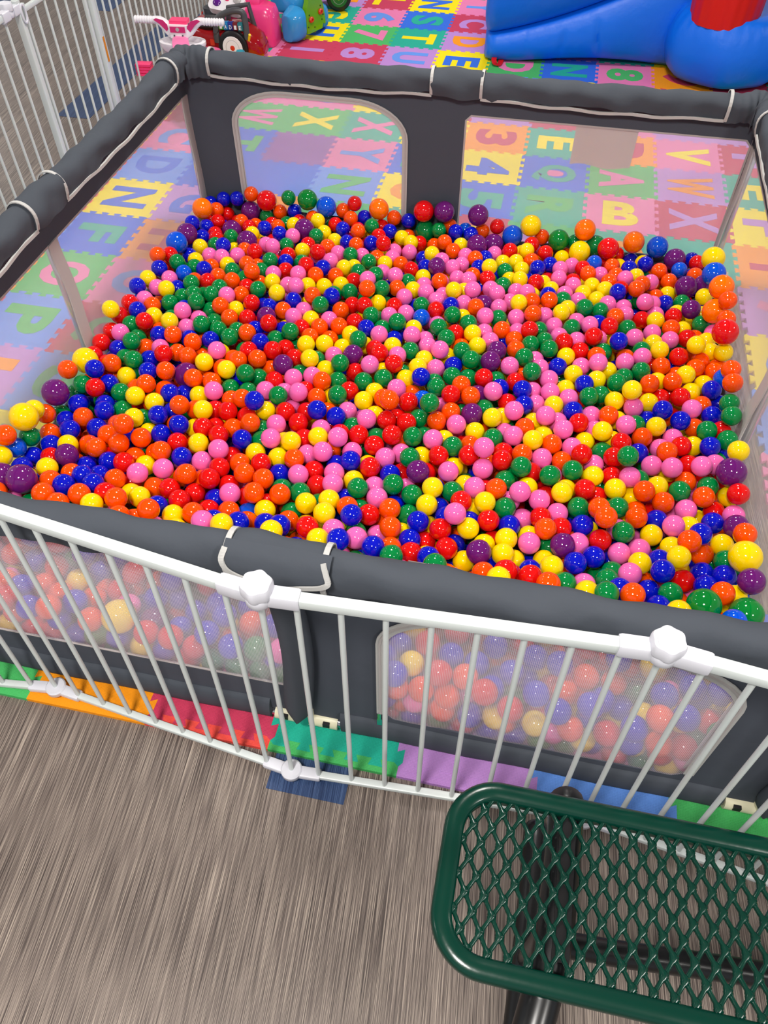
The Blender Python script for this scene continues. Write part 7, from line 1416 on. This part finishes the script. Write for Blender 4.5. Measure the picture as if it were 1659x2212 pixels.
    -717, -2697, 226, 1,  -659, -2694, 227, 4,  -601, -2698, 223, 4,  -542, -2699, 225, 5,  -483, -2698, 226, 1,  -425, -2701, 225, 2,  -367, -2697, 226, 2,
    -308, -2690, 225, 3,  -250, -2693, 227, 4,  -191, -2694, 228, 3,  -131, -2691, 230, 1,  -71, -2694, 230, 0,  -12, -2697, 222, 3,  46, -2697, 226, 5,
    105, -2700, 225, 3,  216, -2696, 226, 5,  274, -2703, 226, 2,  332, -2695, 226, 5,  391, -2697, 225, 0,  454, -2697, 226, 3,  513, -2699, 227, 0,
    625, -2690, 226, 3,  743, -2692, 223, 4,  -1203, -2640, 238, 2,  -1145, -2644, 227, 1,  -970, -2647, 229, 1,  -802, -2651, 225, 1,  -1203, -2336, 228, 2,
    -1203, -1835, 221, 2,
]

# ------------------------------------------------------------------ the balls
BALL_COL = dict(r=(214, 14, 12), o=(238, 76, 0), y=(246, 208, 0), g=(0, 124, 58), b=(4, 18, 184), p=(236, 104, 176), v=(98, 22, 104), l=(0, 78, 208))
BIG_COL = dict(o=(255, 112, 0), r=(214, 12, 16), g=(0, 122, 44))
BALL_NAME = dict(r='red', o='orange', y='yellow', g='green', b='dark blue', p='pink', v='purple', l='bright blue')
def ball_mat(name, c):
    m = mat(name, c, rough=.035, spec=.5)
    return m
BM_ = {k: ball_mat('ball_'+BALL_NAME[k].replace(' ', '_'), c) for k, c in BALL_COL.items()}
BMB = {k: ball_mat('big_ball_'+BALL_NAME[k].replace(' ', '_'), c) for k, c in BIG_COL.items()}
RS_, RB_, RV_ = .0288, .0395, .0320
def uv_sphere(n, m):
    v = [(0, 0, 1)]; f = []
    for j in range(1, m):
        t = math.pi*j/m
        for i in range(n):
            a = 2*math.pi*i/n; v.append((math.sin(t)*math.cos(a), math.sin(t)*math.sin(a), math.cos(t)))
    v.append((0, 0, -1)); L = len(v)-1
    for i in range(n):
        k = (i+1) % n
        f.append((0, 1+i, 1+k)); f.append((L, L-n+k, L-n+i))
        for j in range(m-2): f.append((1+j*n+i, 1+(j+1)*n+i, 1+(j+1)*n+k, 1+j*n+k))
    return v, f
KEYS = ['r', 'o', 'y', 'g', 'b', 'p', 'v', 'l']
def colour(k): return KEYS[k % 8].upper() if k >= 8 else KEYS[k]
def parse(s):
    return [(s[i]/1000, s[i+1]/1000, s[i+2]/1000, colour(s[i+3])) for i in range(0, len(s), 4)]
def radius(c): return RB_ if c.isupper() else RV_ if c == 'v' else RS_
_sv, _sf = uv_sphere(32, 20); BALL_ME = {}
def ball_mesh(c):
    if c not in BALL_ME:
        r = radius(c); me = bpy.data.meshes.new('ball'); me.from_pydata([(x*r, y*r, z*r) for x, y, z in _sv], [], _sf)
        me.polygons.foreach_set('use_smooth', [True]*len(me.polygons))
        me.materials.append(BMB.get(c.lower(), BM_[c.lower()]) if c.isupper() else BM_[c]); BALL_ME[c] = me
    return BALL_ME[c]
def zone(x, y):
    if x < XL+.12: return 'by left wall'
    if x > XR-.12: return 'by right wall'
    if y > YB-.22: return 'by back wall'
    fb = 'front' if y < -2.35 else 'middle' if y < -1.75 else 'rear'
    lr = 'left' if x < XM-.35 else 'right' if x > XM+.35 else 'centre'
    return fb+' '+lr
lab_rows = []
for i in range(0, len(BALLS_A), 7):
    x, y, z = [q/1000 for q in BALLS_A[i:i+3]]; c = colour(BALLS_A[i+3]); nbr = [KEYS[q] if q >= 0 else '' for q in BALLS_A[i+4:i+7]]
    zn = zone(x, y); nm = BALL_NAME[c.lower()].replace(' ', '-'); size = 'large' if c.isupper() else 'small'
    l_, r_n, u_n = [BALL_NAME.get(q, '').replace(' ', '-') for q in nbr]
    short = '%s %s ball' % (size, nm)
    if l_: short += ', %s ball at its left' % l_
    if r_n: short += ', %s ball at its right' % r_n
    short += ', '+zn+(' of pit' if not zn.startswith('by') else '')
    if len(short.split()) > 16: short = short.replace(' of pit', '')
    nb_ = ['%s %s' % (q, w) for q, w in ((l_, 'left'), (r_n, 'right'), (u_n, 'below')) if q]
    long_ = '%s %s ball with neighbour balls %s, %s' % (size, nm, ', '.join(nb_), zn)
    lab_rows.append((x, y, z, c, short, long_))
counts = {}
for q in lab_rows: counts[q[4]] = counts.get(q[4], 0)+1
for x, y, z, c, short, long_ in lab_rows:
    o = bpy.data.objects.new('ball', ball_mesh(c)); COL.objects.link(o); o.location = (x, y, z)
    o.rotation_euler = (RND.uniform(0, 6), RND.uniform(0, 6), 0)
    tag(o, short if counts[short] == 1 else long_, 'ball', 'plastic balls on top of the heap')
def stuff_mesh(name, items, n, m):
    sv, sf = uv_sphere(n, m); sv = np.array(sv); nv = len(sv)
    V = np.empty((len(items)*nv, 3)); keys = sorted(BM_); mi = {k: i for i, k in enumerate(keys)}
    loops, starts, tot, mats_ = [], [], [], []
    lf = [i for q in sf for i in q]; ls = np.array([len(q) for q in sf])
    base = np.array(lf)
    A = np.concatenate([base+k*nv for k in range(len(items))])
    for k, (x, y, z, c) in enumerate(items): V[k*nv:(k+1)*nv] = sv*radius(c)+(x, y, z)
    me = bpy.data.meshes.new(name); me.vertices.add(len(V)); me.vertices.foreach_set('co', V.ravel())
    me.loops.add(len(A)); me.loops.foreach_set('vertex_index', A.astype(np.int32))
    LT = np.tile(ls, len(items)); ST = np.concatenate([[0], np.cumsum(LT)[:-1]])
    me.polygons.add(len(LT)); me.polygons.foreach_set('loop_start', ST.astype(np.int32))
    me.polygons.foreach_set('material_index', np.repeat([mi[c.lower()] for *_, c in items], len(sf)).astype(np.int32))
    me.update(calc_edges=True); me.validate()
    me.polygons.foreach_set('use_smooth', [True]*len(me.polygons))
    for k in keys: me.materials.append(BM_[k])
    return me
me1 = stuff_mesh('balls', parse(BALLS_B), 26, 16); me2 = stuff_mesh('balls', parse(BALLS_C), 16, 10)
bm = bmesh.new(); bm.from_mesh(me1); bm.from_mesh(me2); bm.to_mesh(me1); bm.free()
o = bpy.data.objects.new('ball_heap', me1); COL.objects.link(o)
tag(o, 'deep heap of small glossy plastic balls in mixed colours filling the playpen', 'balls', kind='stuff')
